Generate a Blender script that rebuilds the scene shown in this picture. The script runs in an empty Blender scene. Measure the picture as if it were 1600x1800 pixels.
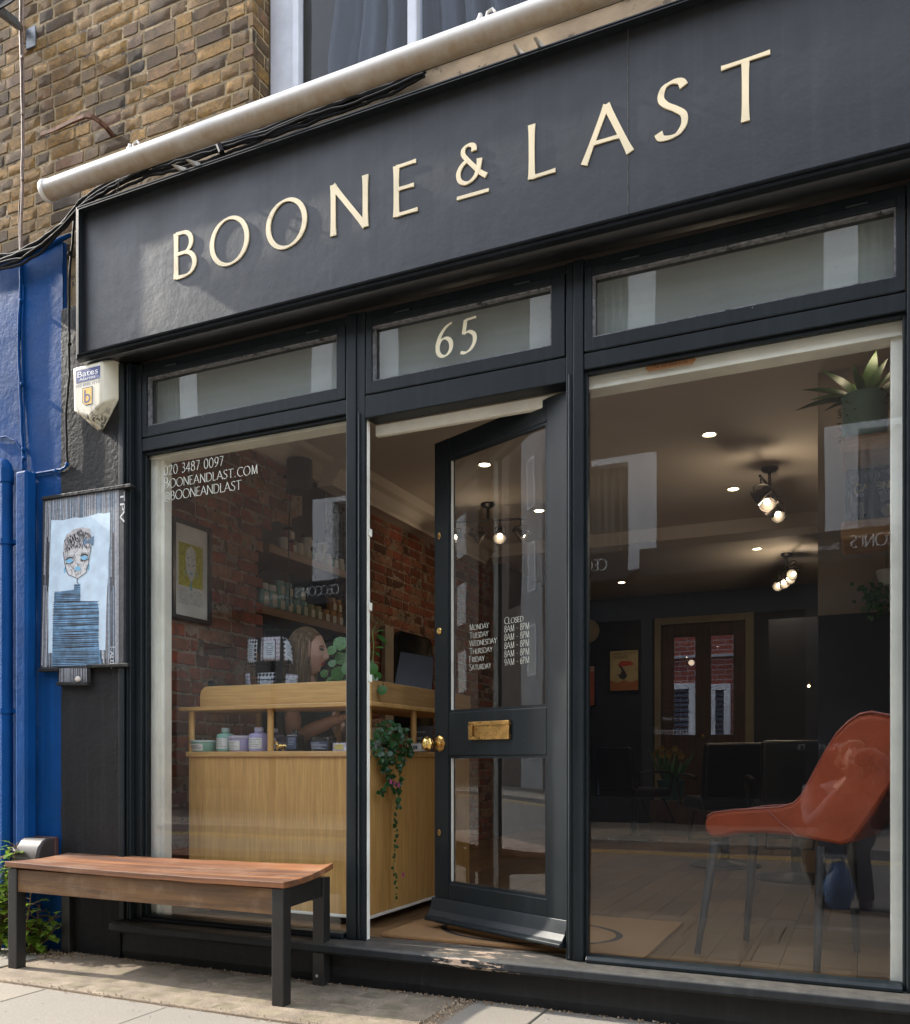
import bpy, bmesh, math, random
from mathutils import Vector, Matrix, noise as mnoise
R = math.radians
sc = bpy.context.scene
COL = sc.collection
random.seed(7)

# ------------------------------------------------------------------ camera, sky, sun, exposure
FPX, YAW, CAMY, CAMZ = 1584.0, math.atan(720 / 1584.0), -3.46, 0.95
cd = bpy.data.cameras.new("camera"); cam = bpy.data.objects.new("camera", cd); COL.objects.link(cam)
cam.location = (0, CAMY, CAMZ); cam.rotation_euler = (R(90), 0, YAW)
cd.sensor_fit = 'HORIZONTAL'; cd.sensor_width = 36; cd.lens = 36 * FPX / 1600
cd.shift_y = (1337 - 900) / 1600; cd.clip_start = .05; cd.clip_end = 400
sc.camera = cam
SUN_EL, SUN_IN = 34.0, 4.6            # elevation; how far the light turns towards the shop front
w = bpy.data.worlds.new("World"); sc.world = w; w.use_nodes = True
nt = w.node_tree; bg = nt.nodes["Background"]
sky = nt.nodes.new("ShaderNodeTexSky"); sky.sky_type = 'NISHITA'; sky.sun_disc = False
sky.sun_elevation = R(SUN_EL); sky.sun_rotation = R(270 - SUN_IN); sky.air_density = 1.0; sky.dust_density = .8; sky.ozone_density = .5
hz = nt.nodes.new('ShaderNodeHueSaturation'); hz.inputs['Saturation'].default_value = .42; hz.inputs['Value'].default_value = 2.5   # sky greyed and lifted for added fill light on the front
nt.links.new(sky.outputs[0], hz.inputs['Color']); nt.links.new(hz.outputs[0], bg.inputs[0]); bg.inputs[1].default_value = .15
sl = bpy.data.lights.new("sun", 'SUN'); so = bpy.data.objects.new("sun", sl); COL.objects.link(so)
sl.energy = 3.3; sl.angle = R(.9); sl.color = (1, .93, .82)
sdir = Vector((math.cos(R(SUN_IN)) * math.cos(R(SUN_EL)), math.sin(R(SUN_IN)) * math.cos(R(SUN_EL)), -math.sin(R(SUN_EL))))
so.rotation_euler = sdir.to_track_quat('-Z', 'Y').to_euler(); so.location = (-8, -3, 9)
sc.view_settings.view_transform = 'Standard'; sc.view_settings.look = 'None'
sc.view_settings.exposure = 1.42; sc.view_settings.gamma = 1; sc.view_settings.use_curve_mapping = False
sc.render.engine = 'CYCLES'
sc.cycles.use_denoising = True; sc.cycles.max_bounces = 9; sc.cycles.diffuse_bounces = 5
sc.cycles.glossy_bounces = 4; sc.cycles.transparent_max_bounces = 16; sc.cycles.sample_clamp_indirect = 6
sc.cycles.caustics_reflective = False; sc.cycles.caustics_refractive = False

GZ = -.045           # pavement
FZ = .15             # shop floor
CZ = 3.05            # shop ceiling
SA, CA = math.sin(YAW), math.cos(YAW)
def at(px, py, Y):                    # photo pixel -> (X, Z) on the wall plane y = Y
    u = (px - 800) / FPX; t = (Y - CAMY) / (CA + u * SA)
    return t * (-SA + u * CA), CAMZ + t * (1337 - py) / FPX
def P(px, py, Y):
    x, z = at(px, py, Y); return Vector((x, Y, z))
def atz(px, py, Z):                   # photo pixel -> (X, Y) on the level z = Z
    u = (px - 800) / FPX; t = (Z - CAMZ) / ((1337 - py) / FPX)
    return t * (-SA + u * CA), t * (CA + u * SA) + CAMY
def atx(px, py, X):                   # photo pixel -> (Y, Z) on a side wall x = X
    u = (px - 800) / FPX; t = X / (-SA + u * CA)
    return t * (CA + u * SA) + CAMY, CAMZ + t * (1337 - py) / FPX

# ------------------------------------------------------------------ mesh helpers
def wloc(o):
    v = Vector((0, 0, 0))
    while o is not None:
        v += o.location; o = o.parent
    return v
class MB:
    def __init__(s): s.v = []; s.f = []; s.c = []; s.cur = (.5, .5, .5, 1); s.usec = False
    def add(s, vs, fs):
        b = len(s.v); s.v += [tuple(p) for p in vs]
        for f in fs: s.f.append([b + i for i in f]); s.c.append(s.cur)
    def box(s, x0, y0, z0, x1, y1, z1):
        x0, x1 = min(x0, x1), max(x0, x1); y0, y1 = min(y0, y1), max(y0, y1); z0, z1 = min(z0, z1), max(z0, z1)
        s.add([(x0, y0, z0), (x1, y0, z0), (x1, y1, z0), (x0, y1, z0), (x0, y0, z1), (x1, y0, z1), (x1, y1, z1), (x0, y1, z1)],
              [(0, 3, 2, 1), (4, 5, 6, 7), (0, 1, 5, 4), (1, 2, 6, 5), (2, 3, 7, 6), (3, 0, 4, 7)])
        return s
    def hexa(s, q):                   # eight corners, bottom ring then top ring (counter-clockwise)
        s.add(q, [(0, 3, 2, 1), (4, 5, 6, 7), (0, 1, 5, 4), (1, 2, 6, 5), (2, 3, 7, 6), (3, 0, 4, 7)]); return s
    def bar(s, a, b, wx, wy, up=(0, 0, 1)):      # square bar from a to b
        a, b = Vector(a), Vector(b); d = (b - a).normalized(); up = Vector(up)
        if abs(d.dot(up)) > .98: up = Vector((0, 1, 0))
        x = d.cross(up).normalized() * (wx / 2); y = x.cross(d).normalized() * (wy / 2)
        s.hexa([a - x - y, a + x - y, a + x + y, a - x + y, b - x - y, b + x - y, b + x + y, b - x + y]); return s
    def prism(s, pts, a, b, axis='y'):           # polygon in the plane across axis, extruded from a to b
        n = len(pts); fn = {'y': lambda p, t: (p[0], t, p[1]), 'x': lambda p, t: (t, p[0], p[1]), 'z': lambda p, t: (p[0], p[1], t)}[axis]
        vs = [fn(p, a) for p in pts] + [fn(p, b) for p in pts]
        s.add(vs, [list(range(n)), list(range(2 * n - 1, n - 1, -1))] + [(i, n + i, n + (i + 1) % n, (i + 1) % n) for i in range(n)]); return s
    def tube(s, pts, r, n=8, caps=True):
        pts = [Vector(p) for p in pts]; m = len(pts); rr = r if isinstance(r, (list, tuple)) else [r] * m
        vs = []; prev = None
        for i, p in enumerate(pts):
            d = (pts[min(i + 1, m - 1)] - pts[max(i - 1, 0)]); d = d.normalized() if d.length > 1e-9 else Vector((0, 0, 1))
            if prev is None:
                u = d.cross(Vector((0, 0, 1)) if abs(d.z) < .9 else Vector((1, 0, 0))).normalized()
            else:
                u = prev - d * prev.dot(d); u = u.normalized() if u.length > 1e-6 else d.orthogonal().normalized()
            prev = u; q = d.cross(u)
            for k in range(n):
                t = 2 * math.pi * k / n; vs.append(p + (u * math.cos(t) + q * math.sin(t)) * rr[i])
        fs = []
        for i in range(m - 1):
            for k in range(n):
                fs.append((i * n + k, i * n + (k + 1) % n, (i + 1) * n + (k + 1) % n, (i + 1) * n + k))
        if caps: fs += [list(range(n - 1, -1, -1)), list(range((m - 1) * n, m * n))]
        s.add(vs, fs); return s
    def lathe(s, prof, c=(0, 0, 0), n=24, M=None, sx=1, sy=1):
        vs = []; fs = []; m = len(prof)
        for (r, z) in prof:
            for k in range(n):
                t = 2 * math.pi * k / n; v = Vector((r * math.cos(t) * sx, r * math.sin(t) * sy, z))
                if M is not None: v = M @ v
                vs.append(v + Vector(c))
        for i in range(m - 1):
            for k in range(n):
                fs.append((i * n + k, i * n + (k + 1) % n, (i + 1) * n + (k + 1) % n, (i + 1) * n + k))
        fs += [list(range(n - 1, -1, -1)), list(range((m - 1) * n, m * n))]
        s.add(vs, fs); return s
    def ball(s, c, r, nu=12, nv=8, fn=None):
        r = r if isinstance(r, (tuple, list)) else (r, r, r)
        prof = []; vs = []; fs = []
        for j in range(nv + 1):
            ph = math.pi * j / nv - math.pi / 2
            for k in range(nu):
                t = 2 * math.pi * k / nu; d = Vector((math.cos(ph) * math.cos(t), math.cos(ph) * math.sin(t), math.sin(ph)))
                p = Vector((d.x * r[0], d.y * r[1], d.z * r[2]))
                if fn: p = fn(p, d)
                vs.append(p + Vector(c))
        for j in range(nv):
            for k in range(nu): fs.append((j * nu + k, j * nu + (k + 1) % nu, (j + 1) * nu + (k + 1) % nu, (j + 1) * nu + k))
        s.add(vs, fs); return s
    def sheet(s, fn, nu, nv):
        vs = [fn(i / nu, j / nv) for j in range(nv + 1) for i in range(nu + 1)]
        s.add(vs, [(j * (nu + 1) + i, j * (nu + 1) + i + 1, (j + 1) * (nu + 1) + i + 1, (j + 1) * (nu + 1) + i) for j in range(nv) for i in range(nu)]); return s
    def quad(s, a, b, c, d): s.add([a, b, c, d], [(0, 1, 2, 3)]); return s
    def build(s, name, m, parent=None, bevel=0, smooth=False, local=False, seg=2, sub=0, solid=0):
        me = bpy.data.meshes.new(name); off = Vector((0, 0, 0))
        if parent is not None and not local: off = wloc(parent)
        me.from_pydata([Vector(p) - off for p in s.v], [], s.f)
        bm = bmesh.new(); bm.from_mesh(me)
        if smooth != 'weldless': bmesh.ops.remove_doubles(bm, verts=bm.verts, dist=1e-6) if not s.usec else None
        bmesh.ops.recalc_face_normals(bm, faces=bm.faces) if not solid else None
        bm.to_mesh(me); bm.free()
        if s.usec and len(me.polygons) == len(s.c):
            ca_ = me.color_attributes.new('tone', 'FLOAT_COLOR', 'CORNER'); k = 0
            for pi, po in enumerate(me.polygons):
                for _ in po.loop_indices: ca_.data[k].color = s.c[pi]; k += 1
        o = bpy.data.objects.new(name, me); COL.objects.link(o); me.materials.append(m)
        if parent is not None: o.parent = parent
        if smooth: me.polygons.foreach_set('use_smooth', [True] * len(me.polygons))
        if solid: md = o.modifiers.new('solid', 'SOLIDIFY'); md.thickness = solid; md.offset = 0
        if sub: md = o.modifiers.new('sub', 'SUBSURF'); md.levels = sub; md.render_levels = sub
        if bevel:
            md = o.modifiers.new('bevel', 'BEVEL'); md.width = bevel; md.segments = seg; md.limit_method = 'ANGLE'; md.angle_limit = R(40)
        if smooth and smooth != 'all' and not sub:
            for e in (0,):
                try: me.set_sharp_from_angle(angle=R(38))
                except Exception: pass
        return o
def thing(name, label, cat, loc=(0, 0, 0), group=None, rz=0):
    o = bpy.data.objects.new(name, None); COL.objects.link(o); o.location = loc; o.rotation_euler = (0, 0, rz)
    o.empty_display_size = .1; return tag(o, label, cat, group)
def tag(o, label, cat, group=None):
    o['label'] = label; o['category'] = cat
    if group: o['group'] = group
    return o
def struct(o): o['kind'] = 'structure'; return o
def kids(o): return [c for c in bpy.data.objects if c.parent == o]
def dup(o, parent=None):
    c = o.copy(); COL.objects.link(c); c.parent = parent
    for ch in kids(o): dup(ch, c)
    return c

# ------------------------------------------------------------------ materials
def new_mat(name):
    m = bpy.data.materials.new(name); m.use_nodes = True
    n = m.node_tree.nodes; return m, m.node_tree, n['Principled BSDF']
def N(t, typ, **kw):
    n = t.nodes.new(typ)
    for k, v in kw.items(): setattr(n, k, v)
    return n
def mixc(t, fac, a, b, blend='MIX'):
    m = N(t, 'ShaderNodeMix', data_type='RGBA', blend_type=blend)
    for s, v in ((m.inputs[0], fac), (m.inputs[6], a), (m.inputs[7], b)):
        if hasattr(v, 'links'): t.links.new(v, s)
        elif isinstance(v, (tuple, list)): s.default_value = tuple(v)[:3] + (1,)
        else: s.default_value = v
    return m.outputs[2]
def ramp(t, src, stops):
    r = N(t, 'ShaderNodeValToRGB'); e = r.color_ramp.elements
    while len(e) < len(stops): e.new(.5)
    for k, (p, c) in enumerate(stops):
        e[k].position = p; e[k].color = (c, c, c, 1) if not isinstance(c, (tuple, list)) else tuple(c)[:3] + (1,)
    t.links.new(src, r.inputs[0]); return r.outputs[0]
def noise(t, vec, scale, detail=4, rough=.55, dist=0):
    n = N(t, 'ShaderNodeTexNoise'); n.inputs['Scale'].default_value = scale; n.inputs['Detail'].default_value = detail
    n.inputs['Roughness'].default_value = rough; n.inputs['Distortion'].default_value = dist; t.links.new(vec, n.inputs['Vector']); return n.outputs[0]
def coords(t, scale=(1, 1, 1), world=True):
    mp = N(t, 'ShaderNodeMapping'); mp.inputs['Scale'].default_value = scale
    if world: g = N(t, 'ShaderNodeNewGeometry'); t.links.new(g.outputs['Position'], mp.inputs[0])
    else: g = N(t, 'ShaderNodeTexCoord'); t.links.new(g.outputs['Object'], mp.inputs[0])
    return mp.outputs[0]
def bump(t, b, h, strength=.3, dist=.01):
    n = N(t, 'ShaderNodeBump'); n.inputs['Strength'].default_value = strength; n.inputs['Distance'].default_value = dist
    t.links.new(h, n.inputs['Height']); t.links.new(n.outputs[0], b.inputs['Normal']); return n
CACHE = {}
def pm(name, col, rough=.5, metal=0, var=.18, scale=6, bmp=0, bscale=60, bdist=.004, spec=.5, rvar=.1, stretch=(1, 1, 1), world=False, chips=None, chip_amt=.0, coat=0, emit=None, estr=0):
    if name in CACHE: return CACHE[name]
    m, t, b = new_mat(name); v = coords(t, stretch, world)
    nz = noise(t, v, scale, 5)
    lo = tuple(c * (1 - var) for c in col); hi = tuple(min(1, c * (1 + var)) for c in col)
    c = mixc(t, ramp(t, nz, [(.3, 0), (.7, 1)]), lo, hi)
    if chips:
        cn = noise(t, v, 14, 8, .7); c = mixc(t, ramp(t, cn, [(1 - chip_amt - .01, 0), (1 - chip_amt + .01, 1)]), c, chips)
    t.links.new(c, b.inputs['Base Color'])
    b.inputs['Metallic'].default_value = metal; b.inputs['Specular IOR Level'].default_value = spec
    rr = N(t, 'ShaderNodeMapRange'); rr.inputs[3].default_value = max(.02, rough - rvar); rr.inputs[4].default_value = min(1, rough + rvar)
    t.links.new(noise(t, v, scale * 2.3, 4), rr.inputs[0]); t.links.new(rr.outputs[0], b.inputs['Roughness'])
    if bmp: bump(t, b, noise(t, v, bscale, 5), bmp, bdist)
    if coat: b.inputs['Coat Weight'].default_value = coat
    if emit: b.inputs['Emission Color'].default_value = tuple(emit) + (1,); b.inputs['Emission Strength'].default_value = estr
    CACHE[name] = m; return m
def glass_mat(name, tint=(1, 1, 1), gain=1.9, ior=1.5, dirt=.03, wave=0, rough=.0):
    m, t, b = new_mat(name); t.nodes.remove(b); out = t.nodes['Material Output']
    fr = N(t, 'ShaderNodeFresnel'); fr.inputs[0].default_value = ior
    g = N(t, 'ShaderNodeNewGeometry')
    inv = N(t, 'ShaderNodeMath', operation='SUBTRACT'); inv.inputs[0].default_value = 1; t.links.new(g.outputs['Backfacing'], inv.inputs[1])
    mu = N(t, 'ShaderNodeMath', operation='MULTIPLY'); t.links.new(fr.outputs[0], mu.inputs[0]); t.links.new(inv.outputs[0], mu.inputs[1])
    m2 = N(t, 'ShaderNodeMath', operation='MULTIPLY', use_clamp=True); t.links.new(mu.outputs[0], m2.inputs[0]); m2.inputs[1].default_value = gain
    tr = N(t, 'ShaderNodeBsdfTransparent'); tr.inputs[0].default_value = tuple(tint) + (1,)
    gl = N(t, 'ShaderNodeBsdfAnisotropic') if False else N(t, 'ShaderNodeBsdfGlossy'); gl.inputs['Roughness'].default_value = rough
    v = coords(t)
    if wave:
        bn = N(t, 'ShaderNodeBump'); bn.inputs['Strength'].default_value = wave; bn.inputs['Distance'].default_value = .02
        t.links.new(noise(t, v, 2.2, 1), bn.inputs['Height']); t.links.new(bn.outputs[0], gl.inputs['Normal'])
    mx = N(t, 'ShaderNodeMixShader'); t.links.new(m2.outputs[0], mx.inputs[0]); t.links.new(tr.outputs[0], mx.inputs[1]); t.links.new(gl.outputs[0], mx.inputs[2])
    df = N(t, 'ShaderNodeBsdfDiffuse'); df.inputs[0].default_value = (.5, .48, .45, 1)
    sp = noise(t, v, 70, 3, .8); st = noise(t, coords(t, (30, 30, 1.2)), 1.0, 4)
    dm = N(t, 'ShaderNodeMath', operation='MULTIPLY'); t.links.new(ramp(t, sp, [(.60, 0), (.8, 1)]), dm.inputs[0]); t.links.new(ramp(t, st, [(.4, .15), (.7, 1)]), dm.inputs[1])
    d2 = N(t, 'ShaderNodeMath', operation='MULTIPLY_ADD'); t.links.new(dm.outputs[0], d2.inputs[0]); d2.inputs[1].default_value = dirt * 2.5; d2.inputs[2].default_value = dirt * .35
    m3 = N(t, 'ShaderNodeMixShader'); t.links.new(d2.outputs[0], m3.inputs[0]); t.links.new(mx.outputs[0], m3.inputs[1]); t.links.new(df.outputs[0], m3.inputs[2])
    t.links.new(m3.outputs[0], out.inputs[0]); return m
def wood(name, a, b_, rough=.45, axis='x', scale=1.0, bmp=.15, dark=None):
    m, t, b = new_mat(name)
    st = {'x': (1.3, 22, 22), 'y': (22, 1.3, 22), 'z': (22, 22, 1.3)}[axis]
    v = coords(t, tuple(s * scale for s in st), False)
    n1 = noise(t, v, 1.0, 6, .6, .6); n2 = noise(t, coords(t, tuple(s * scale * 5 for s in st), False), 1.0, 3)
    c = mixc(t, ramp(t, n1, [(.32, 0), (.68, 1)]), a, b_)
    c = mixc(t, ramp(t, n2, [(.35, .45), (.7, 0)]), c, tuple(x * .55 for x in a))
    if dark:
        c = mixc(t, ramp(t, noise(t, coords(t, tuple(s * scale * .35 for s in st), False), 1.3, 3, .6, 1.0), [(.46, 0), (.60, .9)]), c, dark)
        c = mixc(t, ramp(t, noise(t, coords(t, tuple(s * scale * 1.8 for s in st), False), 1.0, 5, .7, .4), [(.52, 0), (.66, .7)]), c, tuple(x * .6 for x in dark))
        c = mixc(t, ramp(t, noise(t, coords(t, (1, 1, 1), False), 5, 6, .7), [(.5, 0), (.75, .35)]), c, (.42, .30, .2))
    t.links.new(c, b.inputs['Base Color']); b.inputs['Roughness'].default_value = rough
    if bmp: bump(t, b, n2, bmp, .002)
    return m
def tone_mat(name, stops, rough=.85, fleck=.25, bmp=.5, dark=(.02, .018, .016), soot=.0, spec=.3):     # colour picked per brick from its 'tone' attribute
    m, t, b = new_mat(name); a = N(t, 'ShaderNodeAttribute', attribute_name='tone'); v = coords(t)
    se = N(t, 'ShaderNodeSeparateColor'); t.links.new(a.outputs['Color'], se.inputs[0])
    c = ramp(t, se.outputs[0], stops)
    c = mixc(t, ramp(t, noise(t, v, 55, 6, .7), [(.42, 0), (.66, fleck)]), c, dark)
    c = mixc(t, ramp(t, noise(t, v, 120, 3, .7), [(.62, 0), (.72, .5)]), c, (.42, .36, .25))
    c = mixc(t, ramp(t, noise(t, v, 16, 6, .7), [(.35, .55), (.6, 0)]), c, tuple(x * 1.6 for x in dark)) if soot else c
    if soot: c = mixc(t, ramp(t, noise(t, v, 3.5, 5, .6), [(.48, 0), (.7, soot)]), c, dark)
    t.links.new(c, b.inputs['Base Color']); b.inputs['Roughness'].default_value = rough; b.inputs['Specular IOR Level'].default_value = spec
    bump(t, b, noise(t, v, 140, 6, .65), bmp, .004); return m

# paint, plaster and stone
M = {}
def paint_mat(name, col, rough, chips, chip_amt, bmp=.12, bscale=30, streak=.25, spec=.5, dust=0, worn=None):
    m, t, b = new_mat(name); v = coords(t)
    n = noise(t, v, 3.0, 6, .6); s = noise(t, coords(t, (26, 26, 1.1)), 1.0, 5)
    c = mixc(t, ramp(t, n, [(.3, 0), (.7, 1)]), tuple(x * .82 for x in col), tuple(x * 1.22 for x in col))
    c = mixc(t, ramp(t, s, [(.5, 0), (.78, streak)]), c, tuple(min(1, x * 2.6 + .012) for x in col))
    if dust:
        g = N(t, 'ShaderNodeNewGeometry'); sx = N(t, 'ShaderNodeSeparateXYZ'); t.links.new(g.outputs['Normal'], sx.inputs[0])
        dn = N(t, 'ShaderNodeMath', operation='MULTIPLY'); t.links.new(ramp(t, sx.outputs[2], [(.3, 0), (.9, 1)]), dn.inputs[0]); t.links.new(ramp(t, noise(t, v, 20, 6, .7), [(.3, .1), (.7, dust)]), dn.inputs[1])
        c = mixc(t, dn.outputs[0], c, (.30, .27, .22))
    ch = noise(t, coords(t, (1, 1, .45)), 42, 9, .75)
    msk = ramp(t, ch, [(1 - chip_amt, 0), (1 - chip_amt + .012, 1)])
    c = mixc(t, msk, c, chips)
    if worn:
        gg = N(t, 'ShaderNodeNewGeometry'); ss = N(t, 'ShaderNodeSeparateXYZ'); t.links.new(gg.outputs['Position'], ss.inputs[0]); x0, x1, xm = worn
        r1 = N(t, 'ShaderNodeMapRange'); r1.inputs[1].default_value = x0; r1.inputs[2].default_value = xm; r1.inputs[3].default_value = 0; r1.inputs[4].default_value = .21; t.links.new(ss.outputs[0], r1.inputs[0])
        r2 = N(t, 'ShaderNodeMapRange'); r2.inputs[1].default_value = xm; r2.inputs[2].default_value = x1; r2.inputs[3].default_value = 0; r2.inputs[4].default_value = .21; t.links.new(ss.outputs[0], r2.inputs[0])
        ad = N(t, 'ShaderNodeMath', operation='ADD'); t.links.new(noise(t, coords(t, (.35, 1.6, 1.6)), 26, 8, .7), ad.inputs[0]); t.links.new(r1.outputs[0], ad.inputs[1])
        a2 = N(t, 'ShaderNodeMath', operation='SUBTRACT'); t.links.new(ad.outputs[0], a2.inputs[0]); t.links.new(r2.outputs[0], a2.inputs[1])
        c = mixc(t, ramp(t, a2.outputs[0], [(.715, 0), (.73, 1)]), c, chips)
    t.links.new(c, b.inputs['Base Color']); b.inputs['Specular IOR Level'].default_value = spec
    rr = N(t, 'ShaderNodeMapRange'); rr.inputs[3].default_value = rough - .1; rr.inputs[4].default_value = rough + .14
    t.links.new(noise(t, v, 6, 5), rr.inputs[0]); t.links.new(rr.outputs[0], b.inputs['Roughness'])
    bump(t, b, noise(t, v, bscale, 6, .6), bmp, .006); return m
M['paint'] = paint_mat('anthracite_paint', (.0084, .0122, .0142), .40, (.34, .27, .22), .30, .1, 24, spec=.24)
M['sill'] = paint_mat('worn_sill_paint', (.011, .013, .0145), .5, (.36, .27, .20), .27, .25, 40, .3, .3, .30, (-1.95, -1.0, -1.45))
M['plinth'] = paint_mat('plinth_paint', (.011, .0115, .0115), .6, (.25, .2, .16), .24, .9, 22, .3, .4, .3)
M['render'] = paint_mat('black_masonry_paint', (.019, .0192, .0195), .5, (.33, .31, .29), .225, .7, 34, .2, .10)
M['blue'] = paint_mat('blue_masonry_paint', (.0022, .048, .175), .55, (.28, .36, .5), .285, .6, 16, .22, .10)
M['fascia'] = paint_mat('fascia_paint', (.0085, .0094, .0104), .42, (.3, .28, .26), .27, .3, 14, .35, .5)
M['white'] = paint_mat('old_white_paint', (.82, .81, .72), .45, (.16, .14, .11), .27, .25, 30, .12)
M['gold'] = pm('cream_gold_letter', (.80, .67, .43), .42, 0, .06, 4, .05, 60)
M['goldpaint'] = pm('cream_gold_vinyl', (.85, .77, .54), .5, 0, .04)
M['vinyl'] = pm('pale_vinyl', (.60, .61, .52), .6, 0, .03)
M['brass'] = pm('aged_brass', (.46, .27, .09), .3, 1, .3, 25, .08, 90, rvar=.14)
M['brass_bright'] = pm('bright_brass', (.72, .5, .17), .16, 1, .12, 12)
M['glass'] = glass_mat('window_glass', (.982, .99, .985), 1.7, 1.52, .008, .012)
M['glass_old'] = glass_mat('transom_glass', (.90, .93, .92), 1.8, 1.52, .10, .03)
M['glass_door'] = glass_mat('door_glass', (.97, .98, .975), 1.7, 1.52, .012, .02)
M['black_plastic'] = pm('black_cable', (.012, .012, .012), .6, 0, .2, 20, spec=.15)
M['oak'] = wood('oak_veneer', (.60, .335, .105), (.73, .445, .155), .38, 'z', .9, .05)
M['oakh'] = wood('oak_edge', (.58, .33, .115), (.73, .46, .17), .4, 'x', .9, .08)
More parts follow.
